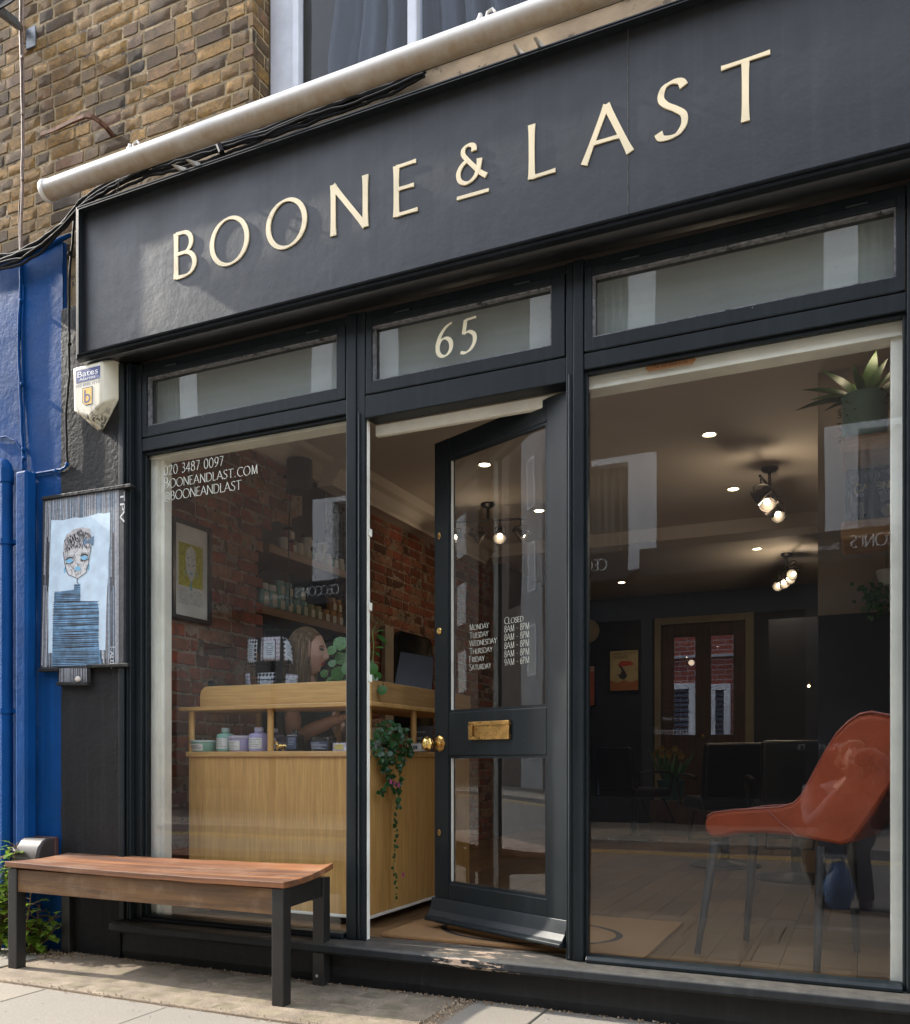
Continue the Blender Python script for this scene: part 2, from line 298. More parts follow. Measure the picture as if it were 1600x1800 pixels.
# ------------------------------------------------------------------ drawn lettering (a pen-stroke alphabet)
def arc(cx, cy, rx, ry, a0, a1, n=14):
    return [(cx + rx * math.cos(R(a0 + (a1 - a0) * i / n)), cy + ry * math.sin(R(a0 + (a1 - a0) * i / n))) for i in range(n + 1)]
def spl(pts, n=7):
    q = [pts[0]] + list(pts) + [pts[-1]]; out = []
    for i in range(1, len(q) - 2):
        a, b, c, d = q[i - 1:i + 3]
        for k in range(n):
            s = k / n
            out.append(tuple(.5 * (2 * b[j] + (c[j] - a[j]) * s + (2 * a[j] - 5 * b[j] + 4 * c[j] - d[j]) * s * s + (3 * b[j] - a[j] - 3 * c[j] + d[j]) * s ** 3) for j in (0, 1)))
    return out + [pts[-1]]
GL = {
 'A': (.76, [[(0, 0), (.375, 1)], [(.365, 1), (.76, 0)], [(.13, .35), (.62, .35)]]),
 'B': (.56, [[(.07, 0), (.07, 1)], [(.07, .98)] + arc(.24, .755, .2, .225, 90, -90, 10) + [(.07, .53)], [(.07, .53)] + arc(.28, .275, .24, .258, 90, -90, 10) + [(.07, .018)]]),
 'C': (.72, [arc(.48, .5, .45, .5, 52, 308, 22)]),
 'D': (.76, [[(.08, 0), (.08, 1)], [(.08, .98)] + arc(.3, .5, .43, .48, 90, -90, 16) + [(.08, .02)]]),
 'E': (.47, [[(.06, 0), (.06, 1)], [(.06, .975), (.44, .985)], [(.06, .53), (.40, .53)], [(.06, .025), (.47, .03)]]),
 'F': (.45, [[(.06, 0), (.06, 1)], [(.06, .975), (.44, .985)], [(.06, .53), (.38, .53)]]),
 'G': (.76, [arc(.48, .5, .45, .5, 52, 300, 22) , [(.7, .06), (.7, .42)]]),
 'H': (.74, [[(.08, 0), (.08, 1)], [(.66, 0), (.66, 1)], [(.08, .52), (.66, .52)]]),
 'I': (.18, [[(.09, 0), (.09, 1)]]),
 'K': (.62, [[(.08, 0), (.08, 1)], [(.55, 1), (.1, .5)], [(.14, .55), (.62, 0)]]),
 'L': (.47, [[(.06, 0), (.06, 1)], [(.06, .025), (.47, .04)]]),
 'M': (.86, [[(.1, 0), (.14, 1)], [(.14, 1), (.43, .05)], [(.43, .05), (.72, 1)], [(.72, 1), (.77, 0)]]),
 'N': (.72, [[(.06, 0), (.06, 1)], [(.05, .99), (.67, .02)], [(.67, .0), (.67, 1)]]),
 'O': (.88, [arc(.44, .5, .42, .5, 100, 460, 40)]),
 'P': (.52, [[(.08, 0), (.08, 1)], [(.08, .98)] + arc(.24, .73, .24, .25, 90, -90, 10) + [(.1, .48)]]),
 'R': (.6, [[(.08, 0), (.08, 1)], [(.08, .98)] + arc(.24, .74, .22, .24, 90, -90, 10) + [(.1, .5)], [(.24, .5), (.6, 0)]]),
 'S': (.50, [spl([(.455, .86), (.40, .955), (.27, .99), (.12, .93), (.07, .76), (.15, .62), (.32, .49), (.45, .36), (.46, .19), (.36, .045), (.22, .01), (.08, .04), (.03, .14)], 6)]),
 'T': (.72, [[(.36, 0), (.36, 1)], [(.0, .96), (.72, .985)]]),
 'U': (.72, [[(.09, 1), (.09, .35)] + arc(.36, .32, .27, .31, 180, 360, 14) + [(.63, 1)]]),
 'V': (.72, [[(0, 1), (.36, 0)], [(.36, 0), (.72, 1)]]),
 'W': (1.05, [[(0, 1), (.28, 0)], [(.28, 0), (.53, .95)], [(.53, .95), (.78, 0)], [(.78, 0), (1.05, 1)]]),
 'Y': (.66, [[(0, 1), (.33, .48)], [(.66, 1), (.33, .48)], [(.33, .5), (.33, 0)]]),
 '&': (.74, [spl([(.47, .80), (.45, .94), (.32, .99), (.2, .92), (.19, .78), (.29, .62), (.46, .40), (.62, .20), (.78, .06)], 6), spl([(.29, .60), (.14, .48), (.06, .3), (.11, .1), (.28, .0), (.47, .09), (.58, .3), (.61, .56)], 6)]),
 '0': (.56, [arc(.28, .5, .24, .5, 90, 450, 30)]),
 '2': (.5, [spl([(.06, .78), (.12, .95), (.26, 1.0), (.4, .92), (.42, .74), (.3, .45), (.05, .03)], 6), [(.05, .03), (.48, .03)]]),
 '3': (.48, [spl([(.08, .9), (.2, 1.0), (.36, .93), (.38, .74), (.28, .58), (.16, .54)], 6), spl([(.16, .54), (.34, .5), (.44, .32), (.38, .1), (.2, .0), (.05, .08)], 6)]),
 '4': (.54, [[(.38, 0), (.38, 1)], [(.38, 1), (.03, .33)], [(.03, .31), (.52, .31)]]),
 '5': (.5, [[(.14, .97), (.46, 1.0)], [(.14, .98), (.10, .56)], spl([(.10, .56), (.26, .61), (.42, .5), (.45, .3), (.36, .1), (.2, .0), (.03, .03)], 6)]),
 '6': (.54, [spl([(.47, 1.0), (.3, .9), (.15, .68), (.075, .42), (.085, .27)], 6), arc(.285, .285, .205, .278, 90, 450, 26)]),
 '7': (.5, [[(.03, .97), (.47, .97)], [(.47, .98), (.17, 0)]]),
 '8': (.52, [arc(.26, .755, .17, .235, 90, 450, 22), arc(.26, .27, .22, .265, 90, 450, 24)]),
 '9': (.54, [arc(.27, .69, .21, .30, 20, 380, 24), [(.47, .75), (.44, .4), (.3, .14), (.12, .0)]]),
 '-': (.36, [[(.06, .4), (.3, .4)]]), '.': (.2, [[(.07, .0), (.07, .1)]]), ',': (.2, [[(.1, .1), (.05, -.1)]]), "'": (.16, [[(.08, 1), (.06, .75)]]),
 '@': (.86, [arc(.44, .42, .40, .5, -50, 290, 30), arc(.42, .43, .15, .21, 0, 360, 18), [(.6, .64), (.58, .28), (.68, .2)]]),
 ' ': (.32, []), '?': (.44, [spl([(.06, .82), (.14, .97), (.3, .98), (.38, .8), (.28, .58), (.2, .4), (.2, .28)], 5), [(.2, .0), (.2, .09)]]),
 ':': (.2, [[(.08, .0), (.08, .09)], [(.08, .45), (.08, .54)]]),
}
def ribbon(mb, line, place, thick, thin, pen=20, depth=0, flare=0, serif=0, k0=0, closed=False):
    """one pen stroke: its width follows the direction, ends may flare or carry a short serif; place(x, y, d) -> world"""
    n = len(line); closed = n > 8 and math.hypot(line[0][0] - line[-1][0], line[0][1] - line[-1][1]) < 1e-3
    if n == 2:
        a, b = line; line = [(a[0] + (b[0] - a[0]) * s, a[1] + (b[1] - a[1]) * s) for s in (0, .07, .16, .32, .5, .68, .84, .93, 1)]; n = len(line)
    L = [0]
    for i in range(1, n): L.append(L[-1] + math.hypot(line[i][0] - line[i - 1][0], line[i][1] - line[i - 1][1]))
    f = []; top = []; bot = []
    for i, (x, y) in enumerate(line):
        if closed: p, q = line[(i - 1) % (n - 1)], line[(i + 1) % (n - 1)]
        else: p, q = line[max(i - 1, 0)], line[min(i + 1, n - 1)]
        dx, dy = q[0] - p[0], q[1] - p[1]; l = math.hypot(dx, dy) or 1; dx /= l; dy /= l
        th = math.degrees(math.atan2(dy, dx)); wd = thin + (thick - thin) * abs(math.sin(R(th - pen)))
        if flare and not closed:
            e = min(L[i], L[-1] - L[i]) / max(L[-1], 1e-6); wd *= 1 + flare * max(0, 1 - e / .3) ** 2
        nx, ny = -dy * wd / 2, dx * wd / 2
        top.append((x + nx, y + ny)); bot.append((x - nx, y - ny))
    if serif and not closed:
        for (x, y), (px, py) in ((line[0], line[min(2, n - 1)]), (line[-1], line[max(n - 3, 0)])):
            if abs(y - py) > .6 * math.hypot(x - px, y - py) and (y < .08 or y > .9): f.append((x, y))
    vs = [place(x, y, k0) for x, y in top] + [place(x, y, k0) for x, y in bot]
    fs = [(i, i + 1, n + i + 1, n + i) for i in range(n - 1)]
    if depth:
        vs += [place(x, y, k0 - depth) for x, y in top] + [place(x, y, k0 - depth) for x, y in bot]
        fs += [(i + 1, i, 2 * n + i, 2 * n + i + 1) for i in range(n - 1)] + [(n + i, n + i + 1, 3 * n + i + 1, 3 * n + i) for i in range(n - 1)]
        fs += [(2 * n + i + 1, 2 * n + i, 3 * n + i, 3 * n + i + 1) for i in range(n - 1)]
        if not closed: fs += [(0, n, 3 * n, 2 * n), (n - 1, 3 * n - 1, 4 * n - 1, 2 * n - 1)]
    mb.add(vs, fs)
    for x, y in f:
        yy = min(max(y, thin / 2), 1 - thin / 2); q = [(x - serif, yy - thin * .45), (x + serif, yy - thin * .45), (x + serif, yy + thin * .45), (x - serif, yy + thin * .45)]
        mb.add([place(a, b, k0 + .0004) for a, b in q], [(0, 1, 2, 3)])
def text_width(s, gap=.1, caps=None):
    x = 0
    for i, ch in enumerate(s):
        sc_ = caps[i] if caps else 1; x += GL[ch.upper()][0] * sc_ + gap
    return x - gap
def write(mb, s, org, ux, uz, nrm, h, width=None, thick=.105, thin=.045, gap=.1, serif=.07, flare=.0, depth=0, small=None, slant=0, pen=20):
    """lettering along ux, up along uz, raised along nrm; small = scale for letters after the first (small capitals)"""
    caps = [1 if (small is None or i == 0 or ch.isdigit() or not ch.isalpha()) else small for i, ch in enumerate(s)]
    k = 1.0 if width is None else width / (text_width(s, gap, caps) * h)
    org, ux, uz, nrm = Vector(org), Vector(ux), Vector(uz), Vector(nrm); x = 0; j = 0
    for i, ch in enumerate(s):
        wd, strokes = GL[ch.upper()]; c = caps[i]
        for st in strokes:
            j += 1
            pl = lambda a, b, d, x=x, c=c: org + ux * ((x + (a + slant * b) * c) * h * k) + uz * (b * c * h) + nrm * d
            ribbon(mb, st, pl, thick / max(c, .8), thin, pen, depth, flare, serif, (j % 4) * .00025)
        x += wd * c + gap
    return mb
def sans(name, s, org, ux, uz, width, m, parent=None, height=None, lift=0, thick=.0):
    """plain sans lettering as a mesh, fitted to a width"""
    cu = bpy.data.curves.new(name, 'FONT'); cu.body = s; cu.extrude = 0; cu.resolution_u = 3
    o = bpy.data.objects.new(name, cu); COL.objects.link(o); bpy.context.view_layer.update()
    dg = bpy.context.evaluated_depsgraph_get(); me = bpy.data.meshes.new_from_object(o.evaluated_get(dg)); bpy.data.objects.remove(o); bpy.data.curves.remove(cu)
    xs = [v.co.x for v in me.vertices]; ys = [v.co.y for v in me.vertices]
    k = width / (max(xs) - min(xs)); ky = k if height is None else height / (max(ys) - min(ys))
    org, ux, uz = Vector(org), Vector(ux), Vector(uz); off = wloc(parent) if parent else Vector((0, 0, 0)); nr = ux.cross(uz).normalized() * lift
    for v in me.vertices: v.co = org + nr + ux * ((v.co.x - min(xs)) * k) + uz * ((v.co.y - min(ys)) * ky) - off
    me.name = name; me.materials.clear(); me.materials.append(m)
    o = bpy.data.objects.new(name, me); COL.objects.link(o)
    if parent: o.parent = parent
    return o
# ================================================================== GROUND
def slab_mat():
    m, t, b = new_mat('york_stone_slabs'); v = coords(t); a = N(t, 'ShaderNodeAttribute', attribute_name='tone')
    se = N(t, 'ShaderNodeSeparateColor'); t.links.new(a.outputs['Color'], se.inputs[0])
    c = ramp(t, se.outputs[0], [(0, (.195, .172, .138)), (.5, (.235, .198, .148)), (1, (.17, .162, .145))])
    c = mixc(t, ramp(t, noise(t, v, 2.3, 6, .65), [(.3, .55), (.7, 0)]), c, (.17, .16, .14))
    c = mixc(t, ramp(t, noise(t, v, 160, 4, .7), [(.5, 0), (.75, .4)]), c, (.5, .44, .35))
    c = mixc(t, ramp(t, noise(t, v, 24, 2, .5), [(.735, 0), (.76, .6)]), c, (.07, .065, .06))
    t.links.new(c, b.inputs['Base Color']); b.inputs['Roughness'].default_value = .85
    bump(t, b, noise(t, v, 45, 6, .65), .35, .004); return m
M['slab'] = slab_mat()
M['grout'] = pm('dusty_joint', (.21, .165, .115), .95, 0, .35, 20, .6, 60, world=True)
M['asphalt'] = pm('street_asphalt', (.15, .14, .13), .9, 0, .25, 3, .7, 140, .006, world=True)
M['kerbstone'] = pm('kerb_granite', (.24, .22, .20), .8, 0, .25, 14, .3, 80, world=True)
M['concrete'] = pm('light_well_concrete', (.215, .17, .12), .9, 0, .3, 9, .9, 150, .006, world=True, chips=(.09, .08, .07), chip_amt=.3)
def slabs(mb, x0, x1, y0, y1, z, rows, jit):
    y = y0
    for r_ in rows:
        x = x0 - random.random() * .5
        while x < x1:
            l = random.uniform(.5, .85); a, b_ = max(x, x0), min(x + l, x1); g = .0032
            if b_ - a > .06 and not (-3.75 < (a + b_) / 2 < -1.52 and y > -.62):
                mb.cur = (random.random(),) * 3 + (1,); dz = random.uniform(-.002, .002)
                mb.box(a + g, y + g, z - .05, b_ - g, min(y + r_, y1) - g, z + dz)
            x += l
        y += r_
mb = MB(); mb.usec = True
slabs(mb, -16, 5, -2.16, -.62, GZ, [.5, .54, .5], 0); slabs(mb, -16, -3.80, -.62, -.02, GZ, [.6], 0); slabs(mb, -1.46, 5, -.62, -.02, GZ, [.6], 0)
pav = struct(mb.build('pavement', M['slab'], None, .003))
struct(MB().box(-16, -2.16, GZ - .2, 5, .3, GZ - .008).build('pavement_bed', M['grout']))
struct(MB().box(-60, -7.6, -.4, 30, -2.30, -.165).build('road', M['asphalt']))
struct(MB().box(-60, -40, -.8, 30, 12, -.42).build('ground', M['asphalt']))
mk = MB(); mk.usec = True
x = -16
while x < 5: mk.box(x + .004, -2.30, -.3, x + .9, -2.166, GZ + .001); x += .905
struct(mk.build('kerb', M['kerbstone'], None, .012))
mk = MB(); x = -58
while x < 28: mk.box(x + .004, -7.75, -.3, x + .9, -7.6, -.045); x += .905
struct(mk.build('far_kerb', M['kerbstone'], None, .012))
mb = MB(); mb.usec = True
x = -58
while x < 28:
    y = -10.8
    for d in (1.0, 1.05, 1.0):
        mb.cur = (random.random(),) * 3 + (1,); mb.box(x + .005, y + .005, -.3, x + .745, y + d - .005, -.05); y += d
    x += .75
struct(mb.build('far_pavement', M['slab']))
M['yellow'] = pm('road_yellow', (.58, .36, .05), .8, 0, .25, 30, .2, 120, chips=(.05, .05, .048), chip_amt=.36)
yl = MB()
for y in (-7.42, -7.2): yl.box(-58, y, -.166, 28, y + .07, -.160)
for y in (-2.62, -2.46): yl.box(-58, y, -.166, 28, y + .07, -.160)
struct(yl.build('road_marking', M['yellow']))
# the light well panel with glass lenses, in front of the left window
lw = thing('light_well', 'concrete pavement light with rows of thick glass lenses under the bench', 'pavement light', (-2.6, -.34, GZ))
MB().box(-3.73, -.60, GZ - .04, -1.53, -.03, GZ + .003).build('concrete_panel', M['concrete'], lw, .004)
M['lens'] = pm('pavement_glass_lens', (.205, .172, .118), .5, 0, .35, 14, .5, 130, world=True)
k = 0
for r_, yy in enumerate((-.53, -.40, -.27, -.14)):
    for i in range(9):
        xx = -3.42 + i * .205 + (.05 if r_ % 2 else 0)
        if (r_ == 3 and i < 2): continue
        MB().box(xx, yy - .042, GZ - .02, xx + .105, yy + .042, GZ + .0033).build('glass_lens', M['lens'], lw)
# dust, leaf litter and small stones along the wall and the joints
M['litter'] = tone_mat('dry_litter', [(0, (.13, .07, .03)), (.5, (.30, .2, .11)), (.85, (.42, .33, .22)), (1, (.42, .36, .28))], .9, .2, .2)
lt = MB(); lt.usec = True
def bit(x, y, s):
    a = random.random() * 6.28; q = []
    for k in range(5):
        t = a + k * 1.257; r_ = s * random.uniform(.5, 1.1); q.append((x + r_ * math.cos(t), y + r_ * math.sin(t) * .7, GZ + .004 + random.random() * s * .5))
    lt.cur = (random.random(),) * 3 + (1,); lt.add(q + [(x, y, GZ + .007 + s * .6)], [(i, (i + 1) % 5, 5) for i in range(5)])
for _ in range(900): bit(random.uniform(-4.4, .7), -.035 - abs(random.gauss(0, .028)), random.uniform(.002, .007))
for _ in range(420): bit(random.gauss(-1.50, .022), random.uniform(-.66, -.03), random.uniform(.002, .006))
for _ in range(420): bit(random.uniform(-4.2, -1.4), random.gauss(-.615, .018), random.uniform(.002, .006))
for _ in range(260): bit(random.gauss(-3.80, .11), random.gauss(-.10, .07), random.uniform(.003, .010))
for _ in range(160): bit(random.uniform(-4.3, .5), random.uniform(-1.0, -.05), random.uniform(.0015, .004))
lo_ = lt.build('leaf_litter', M['litter']); lo_['kind'] = 'stuff'

# ================================================================== BRICKWORK
def bricks(mb, U0, U1, V0, V1, place, L=.215, H=.065, g=.011, rnd=.004, skip=None, seed=1, tilt=.0, bond=True):
    """bonded brickwork as real bricks; place(u, v, d) -> world, d out of the wall"""
    rg = random.Random(seed); v = V0; row = 0
    while v < V1:
        u = U0 - rg.random() * .1; i = row
        while u < U1:
            l = L if (not bond or (i + row) % 2 == 0) else (L - g) / 2
            a, b_, c, d = u, u + l, v, v + H
            u += l + g; i += 1
            a, b_ = max(a, U0), min(b_, U1); d = min(d, V1)
            if b_ - a < .02 or d - c < .02: continue
            if skip and skip((a + b_) / 2, (c + d) / 2): continue
            nu, nv = 5, 3; f = rg.uniform(-rnd, rnd) * .45; tn = rg.random(); mb.cur = (tn, rg.random(), rg.random(), 1)
            o1, o2 = rg.uniform(-rnd, rnd) * .5, rg.uniform(-rnd, rnd) * .5; g1 = {}
            vs = []; sd = rg.random() * 90
            for jj in range(nv + 2):
                for ii in range(nu + 2):
                    s = (0, .022, .25, .5, .75, .978, 1)[ii]; tt = (0, .06, .5, .94, 1)[jj]
                    edge = ii in (0, nu + 1) or jj in (0, nv + 1)
                    uu = a + (b_ - a) * s; vv = c + (d - c) * tt
                    nz = mnoise.noise(Vector((uu * 17 + sd, vv * 23, sd)))
                    uu += rg.uniform(-1, 1) * .0028; vv += rg.uniform(-1, 1) * .0022 + nz * .003
                    dd = (-.0034 if edge else (.0 + f + (o1 * (s - .5) + o2 * (tt - .5)) + nz * .0015 + .0002))
                    vs.append(place(uu, vv, dd))
            w_ = nu + 2
            mb.add(vs, [(jj * w_ + ii, jj * w_ + ii + 1, (jj + 1) * w_ + ii + 1, (jj + 1) * w_ + ii) for jj in range(nv + 1) for ii in range(nu + 1)])
        v += H + g; row += 1
M['stock'] = tone_mat('london_stock_brick', [(0, (.034, .025, .018)), (.14, (.095, .055, .025)), (.34, (.18, .10, .034)), (.6, (.29, .160, .042)), (.82, (.33, .19, .055)), (.93, (.18, .092, .053)), (1, (.20, .14, .08))], .9, .6, .8, (.03, .024, .018), .65)
M['mortar'] = pm('lime_mortar', (.27, .20, .11), .95, 0, .35, 9, .9, 70, .006, world=True, chips=(.10, .085, .065), chip_amt=.42)
M['redbrick'] = tone_mat('old_red_brick', [(0, (.11, .044, .026)), (.25, (.27, .08, .042)), (.5, (.40, .105, .055)), (.75, (.33, .14, .075)), (1, (.44, .23, .14))], .85, .35, .8, (.04, .03, .025), .35)
M['mortar_in'] = pm('crumbling_mortar', (.27, .20, .145), .95, 0, .35, 9, .9, 50, .008, world=True, chips=(.09, .06, .045), chip_amt=.45)
# ================================================================== THE SHOP BUILDING (our facade)
bld = thing('shop_building', 'old yellow brick corner-less terrace house with an anthracite shop front and open glazed door', 'shop', (-1.5, 0, GZ))
bld['label'] = 'yellow brick shop house with an anthracite glazed shop front and its door standing open'
PF = lambda u, v, d: (u, -d, v)
# --- upper wall: bonded brick, a reveal at the window, mortar behind
mb = MB(); mb.usec = True
WX0, WX1, WZ0 = -2.615, -.30, 3.93
bricks(mb, -6.4, WX0, 3.58, 5.6, PF, L=.20, H=.058, g=.0105, rnd=.004, seed=3)
bricks(mb, WX1, 1.2, 3.9, 5.6, PF, L=.20, H=.058, g=.0105, rnd=.004, seed=5)
bricks(mb, 0, .125, 3.58 + .0685 * 5, 5.6, lambda u, v, d: (WX0 + d, u, v), H=.058, g=.0105, rnd=.003, seed=8, L=.112, bond=False)
bw = mb.build('brick_wall', M['stock'], bld, 0, True)
mb = MB(); mb.box(-6.4, .0025, 3.3, WX0 - .004, .35, 5.6); mb.box(WX1 + .004, .0025, 3.3, 1.2, .35, 5.6); mb.box(WX0 - .0038, .0065, 3.3, WX1 + .0038, .35, WZ0 - .06)
mb.build('mortar_backing', M['mortar'], bld)
# --- rendered band behind the awning and the stone sill
M['band'] = pm('tan_render', (.34, .25, .155), .9, 0, .3, 5, .7, 40, .006, world=True, chips=(.12, .09, .06), chip_amt=.38)
M['stone'] = pm('rough_stone_sill', (.20, .155, .10), .95, 0, .4, 14, 1.0, 45, .01, world=True)
MB().box(-3.56, -.055, 3.60, 1.2, .004, 3.86).build('rendered_band', M['band'], bld, .006)
MB().box(-2.70, -.075, 3.865, -.2, .16, 3.945).build('window_sill', M['stone'], bld, .012)
# --- upper sash window with old wavy glass and net curtains
win = MB(); y0, y1 = .125, .215
for a, b_ in ((-2.61, -2.475), (-.42, -.305)): win.box(a, y0, 3.95, b_, y1, 5.6)
win.box(-2.475, y0 + .004, 3.95, -.42, y1 - .004, 4.01)
win.box(-1.872, y0 + .012, 4.01, -1.825, y1 - .012, 5.6); win.box(-1.14, y0 + .012, 4.01, -1.09, y1 - .012, 5.6)
M['sash'] = paint_mat('sash_white_paint', (.56, .57, .60), .4, (.3, .26, .2), .23, .25, 40, .1)
uw = win.build('upper_window', M['sash'], bld, .006)
for a, b_ in ((-2.475, -2.44), (-.455, -.42)): MB().box(a, y0 - .012, 3.955, b_, y0 + .03, 5.6).build('frame_bead', M['sash'], uw, .004)
MB().box(-2.475, .172, 4.01, -.42, .176, 5.6).build('pane', glass_mat('old_wavy_glass', (.9, .92, .95), .55, 1.5, .015, .5), uw)
M['net'] = pm('dark_net_curtain', (.065, .072, .086), .8, 0, .3, 3, .1, 60, stretch=(3, 3, .3))
def curt(u, v):
    x = -2.38 + u * 1.92; p = mnoise.noise(Vector((x * 3, 0, 2))) * 2
    ph = x * 44 + p + math.sin(v * 9 + x * 8) * .5
    return (x + .012 * math.sin(v * 16 + x * 5), .30 + .055 * math.sin(ph) + .022 * math.sin(ph * 2.3 + 1), 3.9 + v * 1.7)
MB().sheet(curt, 240, 26).build('curtain', M['net'], uw, 0, 'all')
MB().box(-2.9, .5, 3.5, 0, .52, 5.7).build('room_back', pm('dark_upper_room', (.012, .013, .016), .9), uw)
# --- rendered pilaster left of the shop front (black paint), and a matching right one
def rough_panel(mb, x0, x1, z0, z1, y, nu, nv, amp, back=.12):
    mb.sheet(lambda u, v: (x0 + (x1 - x0) * u + (.006 * mnoise.noise(Vector((u * 3, v * 30, 5))) if u in (0, 1) else 0), y + amp * mnoise.noise(Vector((x0 + (x1 - x0) * u, z0 + (z1 - z0) * v, .3)) * 4) + amp * .3 * mnoise.noise(Vector((x0 + (x1 - x0) * u, z0 + (z1 - z0) * v, .9)) * 19), z0 + (z1 - z0) * v), nu, nv)
pl = MB(); rough_panel(pl, -3.81, -3.405, GZ - .02, 3.30, -.036, 30, 200, .0016); pl.box(-3.80, -.026, GZ - .02, -3.41, .3, 3.3)
pil = pl.build('pilaster', M['render'], bld, 0, 'all')
MB().box(.24, -.034, GZ - .02, .66, .3, 3.3).build('pilaster', M['render'], bld, .008)
# --- timber shop front
FT = 2.94
fr = MB()
fr.box(-3.404, -.048, .152, -3.372, .10, FT); fr.box(-3.3715, -.030, .152, -3.345, .10, FT)            # moulded outer strips
fr.box(-3.3445, 0, .152, -3.302, .10, FT)
fr.box(-2.108, 0, .152, -2.056, .10, FT); fr.box(-2.0555, .005, .152, -2.012, .024, FT - .0005)
fr.box(-1.088, .005, .152, -1.058, .10, FT - .0005); fr.box(-1.0575, 0, .152, -1.015, .10, FT)
fr.box(.132, 0, .152, .20, .10, FT); fr.box(.2005, -.03, .152, .238, .10, FT)
for a, b_ in ((-3.302, -2.108), (-2.012, -1.088), (-1.015, .132)):
    fr.box(a, .006, 2.50 - (.035 if a < -1.5 and a > -2.5 else 0), b_, .095, 2.565)
    fr.box(a, .012, 2.9005, b_, .095, FT - .001)
frame = fr.build('shopfront_frame', M['paint'], bld, .004)
bd = MB()                                                                                                 # glazing beads round the big panes
for a, b_, zb in ((-3.302, -2.108, .152), (-1.015, .132, .152)):
    bd.box(a, .022, zb, a + .012, .046, 2.499); bd.box(b_ - .012, .022, zb, b_, .046, 2.499); bd.box(a + .0122, .022, 2.484, b_ - .0122, .046, 2.499)
    bd.prism([(-.012, zb), (-.012, zb + .012), (-.004, zb + .024), (.046, zb + .028), (.046, zb)], a + .0122, b_ - .0122, 'x')
bd.build('glazing_bead', M['paint'], frame, .003)
gd = MB()                                                                                                 # vertical moulding line on the mullions
gd.tube([(-2.040, .003, .16), (-2.040, .003, 2.49)], .006, 6); gd.tube([(-1.072, .003, .16), (-1.072, .003, 2.49)], .006, 6); gd.tube([(-3.3585, -.031, .16), (-3.3585, -.031, 2.93)], .007, 6)
gd.build('mullion_bead', M['paint'], frame, 0, True)
si = MB()
si.prism([(-.098, .100), (-.104, .112), (-.100, .138), (-.088, .147), (.03, .152), (.11, .152), (.11, .10)], -3.415, .24, 'x')
sill = si.build('sill', M['sill'], bld, .004)
MB().prism([(-.016, GZ - .03), (-.030, GZ + .04), (-.022, .099), (.1, .0995), (.1, GZ - .03)], -3.404, .24, 'x').build('plinth', M['plinth'], bld, .006)
# --- transom lights: a hinged casement frame, putty-edged pane
M['putty'] = pm('flaked_putty', (.17, .17, .18), .7, 0, .5, 50, .8, 70, .004, world=True, chips=(.02, .022, .025), chip_amt=.40)
for (a, b_), gx in zip(((-3.302, -2.108), (-2.012, -1.088), (-1.015, .132)), ((-3.270, -2.158), (-2.004 + .008, -1.148), (-.985, .118))):
    g = .0045; z0, z1 = 2.5695, 2.8965; q = MB(); x0, x1 = a + g, b_ - g; c0, c1 = gx
    c0 = max(c0, x0 + .03); c1 = min(c1, x1 - .028)
    q.box(x0, .002, z0, c0, .075, z1); q.box(c1, .002, z0, x1, .075, z1); q.box(c0, .002, z0, c1, .075, 2.622); q.box(c0, .002, 2.868, c1, .075, z1)
    tw = q.build('transom_window', M['paint'], bld, .003)
    pu = MB(); e = .007
    pu.prism([(c0 - .001, 2.621), (c0 + e, 2.629), (c0 + e, 2.861), (c0 - .001, 2.869)], .012, .036); pu.prism([(c1 + .001, 2.621), (c1 - e, 2.629), (c1 - e, 2.861), (c1 + .001, 2.869)], .012, .036)
    pu.prism([(c0, 2.621), (c1, 2.621), (c1 - e, 2.629), (c0 + e, 2.629)], .012, .0362); pu.prism([(c0, 2.869), (c1, 2.869), (c1 - e, 2.861), (c0 + e, 2.861)], .012, .0362)
    pu.build('putty', M['putty'], tw)
    MB().box(c0, .0365, 2.622, c1, .0405, 2.868).build('pane', M['glass_old'], tw)
    MB().box(c0 - .01, .082, 2.60, c1 + .01, .088, 2.885).build('frosted_backing', pm('frosted_backing_film', (.30, .31, .29), .5, 0, .2, 2.5, stretch=(.4, 1, 3), world=True), tw)
    if a == -2.012:
        t6 = MB()
        write(t6, '6', P(764, 630, .030), (1, 0, 0), (0, 0, 1), (0, -1, 0), .138, thick=.125, thin=.05, serif=0, slant=.05, width=.085)
        write(t6, '5', P(808, 622, .030), (1, 0, 0), (0, 0, 1), (0, -1, 0), .142, thick=.125, thin=.05, serif=0, slant=.05, width=.075)
        t6.build('house_number', M['goldpaint'], tw, local=False)
    for xx in (c0 + .12, c1 - .16): MB().tube([(xx, .002, z1 + .004), (xx + .07, .002, z1 + .004)], .006, 6).build('hinge', M['paint'], tw, 0, True)
# --- the two shop windows
GWL = thing('shop_window', '', ''); 
bpy.data.objects.remove(GWL)
def shop_window(x0, x1):
    p = MB().box(x0, .048, .17, x1, .054, 2.492).build('shop_window', M['glass'], bld)
    return p
sw1 = shop_window(-3.300, -2.110); sw2 = shop_window(-1.013, .130)
tx = MB(); F = ((1, 0, 0), (0, 0, 1), (0, -1, 0))
write(tx, '020 3487 0097', P(288, 836, .0465), *F, .047, width=.372, thick=.085, thin=.04, serif=.05)
write(tx, 'BOONEANDLAST.COM', P(288, 859, .0465), *F, .054, width=.575, thick=.078, thin=.036, serif=.055, small=.8, gap=.10)
write(tx, '@BOONEANDLAST', P(288, 881, .0465), *F, .045, width=.48, thick=.085, thin=.04, serif=.055, gap=.09)
tx.build('window_lettering', M['vinyl'], sw1)
stk = MB(); a, b_ = P(1140, 647, .0462), P(1218, 632, .0462)
